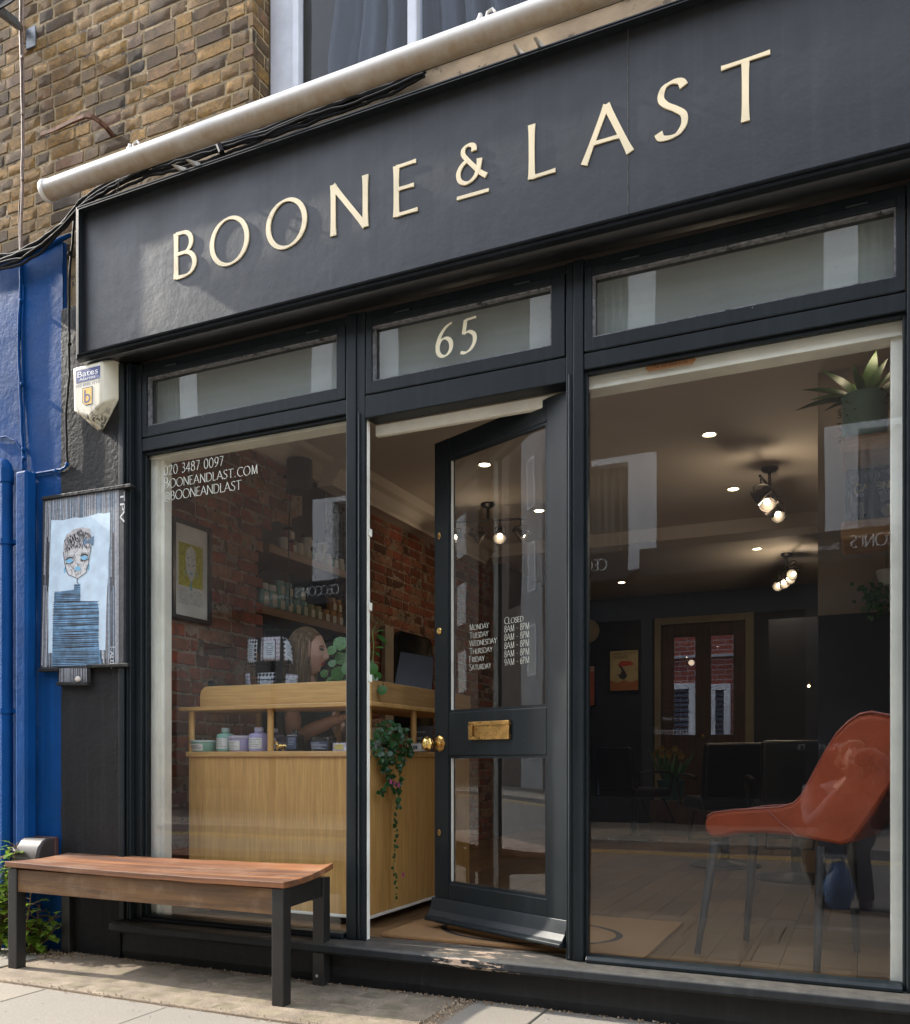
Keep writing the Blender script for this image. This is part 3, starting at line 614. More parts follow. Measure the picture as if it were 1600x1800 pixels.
stk.prism([(a.x, a.z - .014), (b_.x, a.z - .014), (b_.x + .012, a.z), (b_.x, a.z + .014), (a.x, a.z + .014), (a.x - .012, a.z)], .0455, .0470)
st = stk.build('sticker', pm('faded_orange_sticker', (.34, .17, .07), .6, 0, .1), sw2)
sans('sticker_text', 'Tel: 020 8556 6156', (a.x + .02, .0452, a.z - .006), (1, 0, 0), (0, 0, 1), b_.x - a.x - .04, pm('sticker_ink', (.04, .03, .03), .7), st)
# white painted linings just inside the glass
wl = MB()
wl.box(-3.36, .07, .152, -3.262, .14, 2.4775); wl.box(-3.2615, .095, .152, -3.238, .15, 2.4775)
wl.box(-3.36, .06, 2.478, -2.09, .15, 2.50); wl.box(-1.03, .06, 2.4405, .131, .15, 2.50)
wl.box(.084, .075, .152, .131, .15, 2.44); wl.box(.1315, .101, .152, .20, .16, 2.44)
wl.box(-2.0555, .0245, .152, -2.0135, .052, 2.463)
wl.box(-2.012, .096, 2.415, -1.1, .125, 2.463)
wl.build('window_lining', M['white'], bld, .003)
ch = MB(); chn = random.Random(4)
for zz in (1.30, 1.62, 1.95): MB().box(-2.0135, .030, zz, -2.006, .060, zz + .035).build('door_catch', M['white'], frame, .003)
# --- the glazed door, hung on the right and swung inwards (local frame: x from the hinge, y towards the street)
DW, DZ0, DZ1, DT = .838, .185, 2.448, .045
dm = MB(); s0, s1 = .122, .738
dm.box(0, -DT, DZ0, s0, 0, DZ1); dm.box(s1, -DT, DZ0, DW, 0, DZ1)
dm.box(s0, -DT + .002, 2.352, s1, -.002, DZ1); dm.box(s0, -DT + .002, .972, s1, -.002, 1.172); dm.box(s0, -DT + .002, DZ0, s1, -.002, .378)
door = dm.build('door', M['paint'], bld, .004, local=True)
door.location = Vector((-1.085, .035, 0)) - wloc(bld); door.rotation_euler = (0, 0, R(156))
bdm = MB()
for za, zb in ((1.172, 2.352), (.378, .972)):
    for pp in ([(s0, za), (s0 + .012, za + .012), (s0 + .012, zb - .012), (s0, zb)], [(s1, za), (s1 - .012, za + .012), (s1 - .012, zb - .012), (s1, zb)], [(s0, za), (s1, za), (s1 - .012, za + .012), (s0 + .012, za + .012)], [(s0, zb), (s1, zb), (s1 - .012, zb - .012), (s0 + .012, zb - .012)]):
        bdm.prism(pp, -.020, -.006)
bdm.build('glazing_bead', M['paint'], door, 0, False, True)
for za, zb in ((1.172, 2.352), (.378, .972)):
    MB().box(s0 + .001, -.026, za + .001, s1 - .001, -.0205, zb - .001).build('pane', M['glass_door'], door, local=True)
E2 = MB()
for za, zb in ((1.184, 2.34), (.39, .96)): E2.box(s1 - .0150, -.0203, za, s1 - .0121, -.0075, zb)
E2.build('worn_bead_edge', M['white'], door, local=True)
hr = MB(); hd = MB(); D = ((-1, 0, 0), (0, 0, 1), (0, 1, 0))
days = ['MONDAY', 'TUESDAY', 'WEDNESDAY', 'THURSDAY', 'FRIDAY', 'SATURDAY']; hrs = ['CLOSED', '8AM - 8PM', '8AM - 8PM', '8AM - 8PM', '8AM - 8PM', '9AM - 6PM']
for k in range(6):
    z = 1.541 - k * .0362
    wd = {'MONDAY': .128, 'TUESDAY': .124, 'WEDNESDAY': .178, 'THURSDAY': .150, 'FRIDAY': .10, 'SATURDAY': .142}[days[k]]
    write(hd, days[k], (.614, -.0198, z), *D, .029, width=wd, thick=.09, thin=.045, serif=.05, small=.8, gap=.08)
    write(hr, hrs[k], (.388, -.0198, z + .004), *D, .029, width=.115 if k == 0 else .150, thick=.09, thin=.045, serif=.05, small=.8 if k == 0 else None, gap=.08)
hr.build('opening_hours', M['vinyl'], door, local=True); hd.build('weekday_names', M['vinyl'], door, local=True)
lb = MB(); x0, x1, z0, z1 = .330, .588, 1.042, 1.124
lb.prism([(x0, z0), (x1, z0), (x1, z0 + .018), (x0, z0 + .018)], 0, .012); lb.prism([(x0, z1 - .018), (x1, z1 - .018), (x1, z1), (x0, z1)], 0, .012)
lb.box(x0, 0, z0 + .018, x0 + .024, .012, z1 - .018); lb.box(x1 - .024, 0, z0 + .018, x1, .012, z1 - .018)
lbo = lb.build('letterbox', M['brass'], door, .002, local=True)
MB().box(x0 + .0245, 0, z0 + .0185, x1 - .0245, .004, z1 - .0185).build('flap', M['brass'], lbo, .0015, local=True)
kb = MB(); Mk = Matrix.Rotation(R(-90), 4, 'X')
kb.lathe([(.012, 0), (.012, .045), (.014, .05), (.026, .056), (.034, .066), (.036, .074), (.032, .080), (.025, .086), (.024, .089), (.016, .092), (.014, .095), (.001, .096)], (.800, .004, 1.028), 8, Mk)
ko = kb.build('door_knob', M['brass_bright'], door, .0012, local=True)
MB().lathe([(.040, 0), (.040, .003), (.030, .007), (.017, .009), (.014, .014), (.001, .014)], (.800, 0, 1.028), 8, Mk).build('rose', M['brass'], ko, .0008, local=True)
lk = MB(); lk.lathe([(.017, 0), (.017, .004), (.013, .008), (.006, .008), (.005, .006), (.0005, .006)], (.800, 0, 1.558), 16, Mk, 1, 1); lk.build('cylinder_lock', M['brass_bright'], door, 0, True, True)
for zz in (2.004, .612):
    es = MB(); es.lathe([(.013, 0), (.013, .002), (.001, .0025)], (.802, 0, zz), 14, Mk, .8, 1.25); eo = es.build('escutcheon', M['brass'], door, 0, True, True)
    MB().box(.8000, .0024, zz - .008, .8042, .0032, zz + .007).build('keyhole', M['black_plastic'], eo, local=True)
wb = MB(); wb.prism([(.0005, .305), (.006, .305), (.012, .285), (.022, .250), (.040, .226), (.055, .214), (.055, .203), (.0005, .190)], .0, DW + .01, 'x')
wb.build('weatherboard', M['paint'], door, .003, local=True)
# ================================================================== FASCIA SIGN
SG = -.14
sign = thing('shop_sign', 'long dark fascia sign board with raised cream gold capital letters over the shop front', 'sign', (-1.5, SG, 2.94))
mb = MB(); SX0, SX1, SZ0, SZ1 = -3.585, .80, 2.945, 3.715
def board(u, v):
    x, z = SX0 + .03 + (SX1 - SX0 - .06) * u, SZ0 + .03 + (SZ1 - SZ0 - .06) * v
    return (x, SG + .012 + .0022 * mnoise.noise(Vector((x * 2.2, z * 2.2, 1))) + .0006 * mnoise.noise(Vector((x * 9, z * 9, 4))), z)
mb.sheet(board, 160, 30); mb.box(SX0 + .002, SG + .02, SZ0 + .002, SX1 - .002, -.001, SZ1 - .002)
mb.build('board', M['fascia'], sign, 0, 'all')
sm = MB()
jx = -.804; sm.box(jx - .0012, SG + .0085, SZ0 + .03, jx + .0012, SG + .0125, SZ1 - .03)
sm.build('board_joint', pm('dusty_paint_crack', (.09, .085, .08), .8, 0, .5, 40, world=True), sign)
sm = MB(); pr = [(0, .002), (-.010, .004), (-.014, .012), (-.008, .017), (-.018, .022), (-.020, .028), (-.002, .032)]   # moulding profile: (out, in from edge)
def mould(a, b_, inw):
    a, b_, inw = Vector(a), Vector(b_), Vector(inw); d = (b_ - a).normalized(); ring = []
    for o, i in [(.018, .0)] + pr + [(.018, .034)]:
        ring.append((o, i))
    vs = [a + inw * i + d * i + Vector((0, o, 0)) for o, i in ring] + [b_ + inw * i - d * i + Vector((0, o, 0)) for o, i in ring]
    n = len(ring); sm.add(vs, [(k, k + 1, n + k + 1, n + k) for k in range(n - 1)])
mould((SX0, SG, SZ0), (SX1, SG, SZ0), (0, 0, 1)); mould((SX1, SG, SZ1), (SX0, SG, SZ1), (0, 0, -1)); mould((SX0, SG, SZ1), (SX0, SG, SZ0), (1, 0, 0)); mould((SX1, SG, SZ0), (SX1, SG, SZ1), (-1, 0, 0))
M['moulding'] = paint_mat('moulding_paint', (.009, .0115, .014), .5, (.4, .36, .3), .215, .1, 24, .3, .12)
sm.build('moulding', M['moulding'], sign)
for chx, l, r_, z0, z1 in [('B', -2.968, -2.833, 3.224, 3.438), ('O', -2.756, -2.534, 3.214, 3.443), ('O', -2.440, -2.223, 3.218, 3.445), ('N', -2.103, -1.925, 3.218, 3.438), ('E', -1.791, -1.677, 3.224, 3.436), ('&', -1.504, -1.365, 3.272, 3.438), ('L', -1.192, -1.081, 3.222, 3.434), ('A', -.981, -.789, 3.218, 3.422), ('S', -.698, -.581, 3.220, 3.442), ('T', -.475, -.295, 3.212, 3.434)]:
    lm = MB(); ww = r_ - l; h = z1 - z0
    xs = [p[0] for s in GL[chx][1] for p in s]; k = ww / ((max(xs) - min(xs)) + .10) if chx in 'O&SB' else ww / ((max(xs) - min(xs)) + .06)
    ox = l - min(xs) * k + .035 * k; j = 0
    for s in GL[chx][1]:
        j += 1; th_ = .0242 if chx != '&' else .019
        ins = .04 if chx in 'OS&' else 0
        ribbon(lm, [(p[0] * k, (ins + p[1] * (1 - 2 * ins)) * h) for p in s], lambda a, b_, d: Vector((ox + a, SG + .0065 - d, z0 + b_)), th_, .0092, 12 if chx == 'O' else 16, .006, .28, 0, j * .0003)
    lm.build('letter', M['gold'], sign)
MB().box(-1.504, SG + .0065, 3.2205, -1.365, SG + .0125, 3.234).build('underline', M['gold'], sign)
# ================================================================== AWNING CASSETTE, BRACKETS
aw = thing('awning', 'long weathered white awning roller tube fixed above the dark fascia', 'awning', (-1.5, -.24, 3.76))
M['awn'] = paint_mat('weathered_white_powder_coat', (.58, .55, .50), .42, (.22, .17, .11), .23, .1, 60, .0)
def awn_mat():  # off-white above, patchy brown towards the underside, with dark specks
    m, t, b = new_mat('mottled_awning_tube'); v = coords(t); g = N(t, 'ShaderNodeNewGeometry'); sx = N(t, 'ShaderNodeSeparateXYZ'); t.links.new(g.outputs['Position'], sx.inputs[0])
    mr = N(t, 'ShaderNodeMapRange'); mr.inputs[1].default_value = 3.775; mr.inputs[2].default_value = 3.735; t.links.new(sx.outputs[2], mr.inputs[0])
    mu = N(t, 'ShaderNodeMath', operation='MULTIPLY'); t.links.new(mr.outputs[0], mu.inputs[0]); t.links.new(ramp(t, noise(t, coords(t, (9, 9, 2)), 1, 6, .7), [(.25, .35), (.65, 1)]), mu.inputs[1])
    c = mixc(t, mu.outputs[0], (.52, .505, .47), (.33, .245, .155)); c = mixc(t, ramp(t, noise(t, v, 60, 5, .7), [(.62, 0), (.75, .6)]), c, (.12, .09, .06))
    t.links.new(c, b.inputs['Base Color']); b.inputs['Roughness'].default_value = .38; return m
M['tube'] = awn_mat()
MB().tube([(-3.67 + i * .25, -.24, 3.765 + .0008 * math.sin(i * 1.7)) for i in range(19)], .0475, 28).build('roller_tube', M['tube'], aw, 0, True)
mb = MB(); Mx = Matrix.Rotation(R(90), 4, 'Y')
mb.lathe([(.001, 0), (.050, 0), (.0525, .004), (.0525, .022), (.048, .024)], (-3.688, -.24, 3.765), 28, Mx); mb.build('end_cap', M['awn'], aw, 0, True)
for xx in (-2.96, -1.27, -.05):
    b2 = MB(); b2.box(xx, -.135, 3.716, xx + .16, -.056, 3.722); b2.box(xx + .004, -.066, 3.722, xx + .156, -.058, 3.775)
    b2.prism([(-.20, 3.715), (-.064, 3.722), (-.064, 3.77), (-.19, 3.72)], xx + .115, xx + .128, 'x'); b2.prism([(-.20, 3.715), (-.064, 3.722), (-.064, 3.77), (-.19, 3.72)], xx + .03, xx + .043, 'x')
    for bx in (xx + .02, xx + .14): b2.lathe([(.011, 0), (.011, .006), (.001, .008)], (bx, -.066, 3.752), 8, Matrix.Rotation(R(90), 4, 'X'))
    b2.build('bracket', M['awn'], aw, .002)
for xx in (-3.15, -1.36):
    b2 = MB(); b2.lathe([(.014, 0), (.016, .018), (.010, .03), (.008, .04), (.001, .042)], (xx, -.23, 3.812), 10); b2.tube([(xx + .03, -.24, 3.812), (xx + .034, -.24, 3.84), (xx + .055, -.24, 3.846), (xx + .066, -.24, 3.83)], .006, 6); b2.build('hook', M['awn'], aw, 0, True)
# ================================================================== THE BLUE NEIGHBOUR
nb = thing('neighbour_building', 'bright blue painted house wall with blue drainpipes left of the black pilaster', 'building', (-5.2, 0, GZ))
mb = MB(); rough_panel(mb, -9.0, -3.806, GZ - .02, 3.665, -.031, 90, 120, .0022); mb.box(-9, -.02, GZ - .02, -3.812, .3, 3.66); mb.box(-9, .0, 3.6, -6.41, .3, 5.6)
mb.build('wall', M['blue'], nb, 0, 'all')
top = MB()
top.tube([P(x, y, -.035) for x, y in ((-60, 478), (-20, 468), (0, 463), (20, 454), (45, 446), (70, 438), (95, 426), (124, 413))], [.016, .02, .014, .022, .016, .02, .015, .01], 7)
top.build('paint_edge', M['blue'], nb, 0, 'all')
pp = MB(); pp.box(-4.066, -.105, GZ, -3.985, -.036, 2.47); pp.build('pipe_casing', M['blue'], nb, .012)
pp = MB(); e = [(-4.30, -.075, 2.535), (-4.20, -.075, 2.535), (-4.18, -.075, 2.53), (-4.168, -.075, 2.515), (-4.165, -.075, 2.49), (-4.165, -.075, GZ)]
pp.tube(e, .031, 14); pp.tube([(-4.165, -.075, 2.50), (-4.165, -.075, 2.43)], .036, 14); 
for z in (2.10, 1.2, .45): pp.tube([(-4.165, -.075, z), (-4.165, -.075, z + .028)], .037, 14); pp.box(-4.14, -.07, z + .004, -4.085, -.04, z + .024)
pp.build('drainpipe', M['blue'], nb, 0, True)
def cable(name, pts, r, m, parent=None, clips=(), n=6):
    c = MB(); c.tube(pts, r, n)
    o = c.build(name, m, parent, 0, 'all'); return o
def cbl(mb, pts, r, n=6, w=.003):
    q = []
    for a, b_ in zip(pts[:-1], pts[1:]):
        for k in range(4): q.append(Vector(a).lerp(Vector(b_), k / 4) + Vector((random.uniform(-w, w), 0, random.uniform(-w, w))))
    q.append(Vector(pts[-1])); mb.tube(q, r, n)
cb = MB(); cbl(cb, [P(37, 462, -.04), P(36, 520, -.04), P(33, 590, -.04), P(34, 640, -.04), P(37, 700, -.04), P(40, 780, -.042), P(41, 826, -.045)], .0085); cbl(cb, [P(41, 500, -.04), P(39, 640, -.04), P(44, 760, -.04), P(45, 828, -.045)], .005)
cbl(cb, [P(119, 815, -.045), P(112, 824, -.045), P(90, 829, -.045), P(60, 833, -.045), P(44, 834, -.045)], .007)
cbl(cb, [P(-20, 770, -.04), P(10, 768, -.04), P(28, 775, -.04), P(37, 790, -.04)], .005)
for x, y in ((37, 528), (39, 675), (41, 790), (43, 805), (60, 833), (98, 828), (118, 816)): cb.ball(P(x, y, -.05), .011, 8, 6)
cb.build('painted_cable', M['blue'], nb, 0, True)
# cables: brown-grey one down the bricks, black one beside the sign, the bundle along the top of the sign
c1 = MB(); M['oldcable'] = pm('weathered_cable', (.16, .11, .085), .6, 0, .4, 30)
cbl(c1, [P(37, -40, -.02), P(36, 60, -.02), P(40, 200, -.02), P(39, 330, -.022), P(37, 440, -.03)], .0075); cbl(c1, [P(43, -40, -.02), P(41, 80, -.02), P(42, 200, -.02), P(41, 310, -.02), P(33, 370, -.02), P(35, 440, -.03)], .004)
for y in (200, 315, 100): c1.ball(P(40, y, -.025), .010, 8, 6)
tag(c1.build('wall_cable', M['oldcable'], None, 0, True), 'thin brown grey cable running straight down the yellow bricks at the left', 'cable')
c1 = MB(); cbl(c1, [P(131, 385, -.05), P(127, 430, -.05), P(122, 480, -.05), P(122, 560, -.05), P(121, 610, -.05), P(122, 660, -.05), P(116, 730, -.05), P(117, 790, -.05), P(119, 815, -.05)], .0065)
for y in (445, 605): c1.ball(P(122, y, -.055), .011, 8, 6)
tag(c1.build('wall_cable', M['black_plastic'], None, 0, True), 'black cable hanging down the gap between the blue wall and the dark sign', 'cable')
c1 = MB(); base = [(-40, 470), (0, 459), (35, 449), (75, 428), (108, 398), (140, 365), (170, 343), (215, 318), (262, 298), (310, 286), (360, 272), (410, 255), (470, 236), (545, 206), (625, 178), (690, 152), (745, 128)]
for dy, y, r in ((0, -.105, .010), (7, -.10, .008), (-7, -.095, .009), (3, -.12, .006), (13, -.11, .007), (-2, -.085, .012)):
    cbl(c1, [P(x + random.uniform(-4, 4), yy + dy + random.uniform(-4, 4) - (0 if x < 120 else 4), y) for x, yy in base], r, 6, .004)
cbl(c1, [P(205, 320, -.11), P(225, 312, -.13), P(260, 296, -.13), P(285, 280, -.12)], .008); c1.tube([P(212, 310, -.12), P(205, 340, -.13)], .003, 5); c1.tube([P(384, 253, -.13), P(390, 268, -.13)], .014, 8)
tag(c1.build('cable_bundle', M['black_plastic'], None, 0, True), 'bundle of black cables draped along the top edge of the fascia sign', 'cables')
hk = MB(); M['rust'] = pm('rusted_iron', (.10, .042, .02), .9, 0, .4, 30, .5, 80)
pts = [P(72, 236, -.03), P(100, 226, -.05), P(125, 214, -.075), P(150, 204, -.10), P(163, 205, -.10), P(176, 214, -.08), P(188, 225, -.05), P(198, 238, .0)]
for i in range(len(pts) - 1): hk.bar(pts[i], pts[i + 1], .006 + .004 * min(i, 3), .018)
tag(hk.build('wall_hook', M['rust'], None), 'bent rusty iron bar sticking out of the yellow bricks above the awning', 'hook')
# satellite dish, mostly out of the frame
sd = thing('satellite_dish', 'dark grey satellite dish on a bracket at the top of the brick wall', 'satellite dish', tuple(P(30, 40, -.02)))
c = P(-14, 8, -.32); Md = Matrix.Rotation(R(62), 4, 'X') @ Matrix.Rotation(R(14), 4, 'Y'); M['dish'] = pm('dish_grey', (.010, .011, .012), .9, 0, .15, 8, spec=.1)
d = MB(); prof = [(.001, .0)] + [(r, r * r * .9) for r in (.03, .06, .09, .12, .15, .18)] + [(.186, .033), (.183, .037)] + [(r, r * r * .9 + .004) for r in (.12, .06)] + [(.001, .004)]
d.lathe(prof, c, 32, Md); d.build('reflector', M['dish'], sd, 0, True)
d = MB(); q = P(30, 42, -.10); d.bar(c, q, .03, .04); d.bar(q, P(32, 46, 0), .03, .03); d.box(q.x - .04, -.014, q.z - .06, q.x + .03, -.004, q.z + .05); d.build('bracket', pm('galvanised_steel', (.14, .15, .16), .5, .5, .3, 30), sd, .003)
# ================================================================== ALARM BOX
al = thing('alarm_box', 'cream burglar alarm box with a blue and yellow label and a chipped grimy tip', 'alarm box', (-3.53, -.034, 2.62))
base = [(-3.655, 2.955), (-3.405, 2.962), (-3.405, 2.765), (-3.525, 2.615), (-3.655, 2.735)]
frt = [(-3.628, 2.925), (-3.437, 2.925), (-3.437, 2.715), (-3.523, 2.658), (-3.622, 2.705)]
vs = [(x, -.032, z) for x, z in base] + [(x, -.060, z) for x, z in base] + [(x, -.128, z) for x, z in frt]
mb = MB(); mb.add(vs, [(0, 1, 2, 3, 4), (14, 13, 12, 11, 10)] + [(k, 5 + k, 5 + (k + 1) % 5, (k + 1) % 5) for k in range(5)] + [(5 + k, 10 + k, 10 + (k + 1) % 5, 5 + (k + 1) % 5) for k in range(5)])
def alarm_mat():
    m, t, b = new_mat('cream_alarm_plastic'); v = coords(t); g = N(t, 'ShaderNodeNewGeometry'); sx = N(t, 'ShaderNodeSeparateXYZ'); t.links.new(g.outputs['Position'], sx.inputs[0])
    mr = N(t, 'ShaderNodeMapRange'); mr.inputs[1].default_value = 2.74; mr.inputs[2].default_value = 2.66; t.links.new(sx.outputs[2], mr.inputs[0])
    mu = N(t, 'ShaderNodeMath', operation='MULTIPLY'); t.links.new(mr.outputs[0], mu.inputs[0]); t.links.new(ramp(t, noise(t, v, 22, 7, .75, 1.5), [(.50, 0), (.56, 1)]), mu.inputs[1])
    c = mixc(t, ramp(t, noise(t, v, 8, 4), [(.3, 0), (.7, 1)]), (.66, .61, .47), (.74, .69, .55)); c = mixc(t, mu.outputs[0], c, (.035, .032, .028))
    t.links.new(c, b.inputs['Base Color']); b.inputs['Roughness'].default_value = .35; return m
mb.build('body', alarm_mat(), al, .012, True, seg=3)
navy = pm('label_navy', (.02, .035, .16), .5, 0, .04); lx0, lx1 = -3.604, -3.444
lbl = MB().box(lx0, -.1292, 2.843, lx1, -.1285, 2.905).build('label', navy, al)
wt = pm('label_white', (.8, .8, .8), .5, 0, .02); ux, uz = (1, 0, 0), (0, 0, 1)
sans('label_text', 'Bates', (lx0 + .010, -.1297, 2.869), ux, uz, .138, wt, lbl, .029); sans('label_text', 'Alarms', (lx0 + .022, -.1297, 2.850), ux, uz, .108, wt, lbl, .0145)
sans('phone_number', '020 8980 4710', (lx0 - .002, -.1292, 2.822), ux, uz, .160, navy, al, .0125)
em = MB(); z0, z1, x0, x1 = 2.722, 2.812, -3.562, -3.494; em.prism([(x0, z1), (x1, z1), (x1, z0), (x0 + .02, z0), (x0, z0 + .02)], -.1292, -.1284)
eo = em.build('emblem', navy, al); em = MB(); e = .004; em.prism([(x0 + e, z1 - e), (x1 - e, z1 - e), (x1 - e, z0 + e), (x0 + .021, z0 + e), (x0 + e, z0 + .021)], -.1297, -.1293); em.build('emblem_field', pm('emblem_yellow', (.72, .44, .06), .5, 0, .04), eo)
sans('emblem_letter', 'b', (x0 + .014, -.1301, z0 + .012), ux, uz, .040, navy, eo, .066)
# ================================================================== WALL ART PANEL
art = thing('wall_art_panel', 'painted street art panel of a woman with a bow and blue eyes on stripes', 'artwork', tuple(P(145, 1175, -.04)))
def A(zx, zy, d=0): return P(zx / 4, 850 + zy / 4, -.056 - d)
def poly(mb, pts, d):
    mb.add([A(x, y, d) for x, y in pts], [tuple(range(len(pts)))])
mb = MB(); q = [(305, 112), (870, 28), (868, 1275), (285, 1302)]
f_ = [A(*p) for p in q]; bk = [Vector((p.x, -.03, p.z)) for p in f_]; mb.hexa([f_[3], f_[2], bk[2], bk[3], f_[0], f_[1], bk[1], bk[0]])
q = [(415, 1290), (612, 1282), (612, 1402), (415, 1402)]; f_ = [A(*p) for p in q]; bk = [Vector((p.x, -.03, p.z)) for p in f_]; mb.hexa([f_[3], f_[2], bk[2], bk[3], f_[0], f_[1], bk[1], bk[0]])
mb.build('board', pm('art_dark_ground', (.030, .031, .036), .6, 0, .4, 30, .4, 90, world=True), art)
rg = random.Random(11); st = MB(); st2 = MB(); x = 322
while x < 832:
    wv = rg.uniform(2.2, 5.5); tgt = st if rg.random() < .75 else st2; yt = 118 - (x - 315) * .16; yb = rg.choice([1292, 1292, 1250, 1280]); xo = x
    seg = [(yt + 6, rg.uniform(300, 700)), (rg.uniform(705, 760), yb - (x - 300) * .04)] if rg.random() < .5 else [(yt + 4, yb - (x - 300) * .04)]
    for a, b_ in seg:
        sk = -(x - 560) * .00003
        poly(tgt, [(xo - (a - 118) * .025 * (1 if xo < 560 else .0), a), (xo + wv - (a - 118) * .025 * (1 if xo < 560 else 0), a), (xo + wv + rg.uniform(-2, 2) - (b_ - 118) * .025 * (1 if xo < 560 else .0), b_), (xo + rg.uniform(-2, 2) - (b_ - 118) * .025 * (1 if xo < 560 else .0), b_)], .0006)
    x += wv + rg.uniform(2.5, 7)
x = 420
while x < 606: poly(st, [(x, 1300), (x + 3, 1300), (x + 2, 1396), (x, 1396)], .0006); x += rg.uniform(6, 14)
st.build('painted_stripes', pm('art_white_line', (.46, .48, .52), .6, 0, .3, 60), art, smooth='weldless'); st2.build('painted_stripes', pm('art_blue_line', (.25, .36, .48), .6, 0, .3, 60), art, smooth='weldless')
mb = MB(); top = [(360 + k * 41.5, 262 - k * 5.9 + rg.uniform(-9, 9)) for k in range(11)]; bot = [(740 - k * 40, 1175 + k * 1.5 + rg.uniform(-6, 6)) for k in range(11)]
poly(mb, top + [(772, 420), (765, 480), (762, 640), (750, 800), (745, 1000)] + bot + [(340, 800), (352, 500)], .0012); mb.build('pale_ground', pm('art_pale_blue', (.55, .68, .78), .65, 0, .14, 14, .3, 60, world=True), art)
fg = MB(); poly(fg, [(383, 765), (520, 745), (522, 708), (565, 705), (565, 825), (685, 830), (697, 900), (690, 1100), (712, 1270), (365, 1288), (372, 1000)], .0018); fg.build('painted_dress', pm('art_mid_blue', (.13, .27, .43), .65, 0, .45, 26, .3, 60, world=True), art)
ln = MB(); y = 715
while y < 1285:
    xl, xr = (522, 565) if y < 750 else ((383, 565) if y < 832 else (372, 696)); hh = rg.uniform(3, 8); tl = -(xr - xl) * rg.uniform(-.01, .05)
    m_ = rg.uniform(.35, .65)
    poly(ln, [(xl - rg.uniform(0, 10), y), ((xl + xr) / 2, y + tl * .5 + rg.uniform(-3, 3)), (xr + rg.uniform(-3, 5), y + tl), (xr, y + tl + hh * .6), (xl + (xr - xl) * m_, y + tl * .5 + hh), (xl, y + hh * .7)], .0024); y += hh + rg.uniform(3, 10)
blk = pm('art_black', (.018, .018, .02), .6, 0, .3, 40)
ln.build('painted_lines', blk, art, smooth='weldless')
fc = MB(); poly(fc, [(444, 480), (452, 545), (466, 610), (480, 640), (545, 668), (604, 628), (622, 560), (640, 450), (550, 430)], .0018); fc.build('painted_face', pm('art_face_white', (.62, .61, .60), .65, 0, .15, 40), art)
hr_ = MB(); poly(hr_, [(446, 520), (447, 420), (468, 360), (520, 322), (575, 308), (632, 318), (645, 372), (640, 452), (560, 448), (470, 476), (456, 540)], .0023); hr_.build('painted_hair', pm('art_hair_white', (.45, .43, .43), .65, 0, .3, 40), art)
dh = MB()
for _ in range(300):
    x, y = rg.uniform(450, 638), rg.uniform(318, 470)
    if y < 318 + abs(x - 570) * .55 or (y > 450 and x > 500): continue
    poly(dh, [(x, y), (x + 4, y - 2), (x + 6, y + 13), (x + 3, y + 14)], .0029)
for _ in range(120):
    x, y = rg.uniform(455, 632), rg.uniform(455, 640)
    if abs(x - 545) > 85 - max(0, y - 560) * .6: continue
    poly(dh, [(x, y), (x + 2, y), (x + 2, y + 12), (x, y + 12)], .0029)
def line(mb, pts, wd, d):
    for (x0, y0), (x1, y1) in zip(pts[:-1], pts[1:]):
        l = math.hypot(x1 - x0, y1 - y0); nx, ny = -(y1 - y0) / l * wd / 2, (x1 - x0) / l * wd / 2; poly(mb, [(x0 + nx, y0 + ny), (x1 + nx, y1 + ny), (x1 - nx, y1 - ny), (x0 - nx, y0 - ny)], d)
line(dh, [(444, 480), (452, 545), (466, 610), (480, 640), (545, 668), (604, 628), (622, 560), (640, 450)], 4, .0034)
line(dh, [(460, 540), (485, 520), (516, 522)], 7, .0037); line(dh, [(565, 510), (592, 498), (620, 505)], 7, .0037); line(dh, [(462, 562), (490, 566), (514, 548)], 5, .0037); line(dh, [(566, 535), (592, 544), (618, 532)], 5, .0037)
line(dh, [(545, 560), (552, 578), (543, 580)], 4, .0037); line(dh, [(545, 668), (540, 690), (550, 706)], 5, .0034)
for k in range(6): line(dh, [(470 + k * 9, 524 - k % 3), (464 + k * 9, 500)], 2, .0037); line(dh, [(572 + k * 9, 504), (572 + k * 10, 480)], 2, .0037)
dh.build('painted_lines', blk, art, smooth='weldless')
bl = MB(); ell = lambda cx, cy, rx, ry: [(cx + rx * math.cos(i * .45), cy + ry * math.sin(i * .45)) for i in range(14)]
for e_ in (ell(488, 543, 26, 15), ell(592, 522, 25, 15), ell(547, 598, 22, 16)): poly(bl, e_, .0031)
poly(bl, [(449, 590), (460, 590), (460, 628), (449, 628)], .0022); poly(bl, [(614, 570), (628, 568), (628, 606), (616, 608)], .0022); bl.build('painted_features', pm('art_sky_blue', (.20, .47, .68), .6, 0, .15, 40), art, smooth='weldless')
bw_ = MB(); poly(bw_, [(585, 378), (620, 402), (660, 364), (656, 440), (622, 412), (588, 436)], .0033); bw_.build('painted_bow', pm('art_slate', (.11, .19, .29), .6, 0, .2, 40), art)
mo = MB()
for a, b_ in (((296, 106), (925, 12)), ((272, 1312), (412, 1308)), ((612, 1285), (905, 1275)), ((400, 1408), (620, 1408))): mo.bar(A(*a, .006) + Vector((0, .012, 0)), A(*b_, .006) + Vector((0, .012, 0)), .034, .018)
for a, b_ in (((303, 116), (285, 1300)), ((412, 1318), (412, 1400)), ((616, 1292), (616, 1400))): mo.bar(A(*a, .004) + Vector((0, .012, 0)), A(*b_, .004) + Vector((0, .012, 0)), .022, .012)
for o, mm in ((mo, M['render']),): o.build('frame', mm, art, .003)
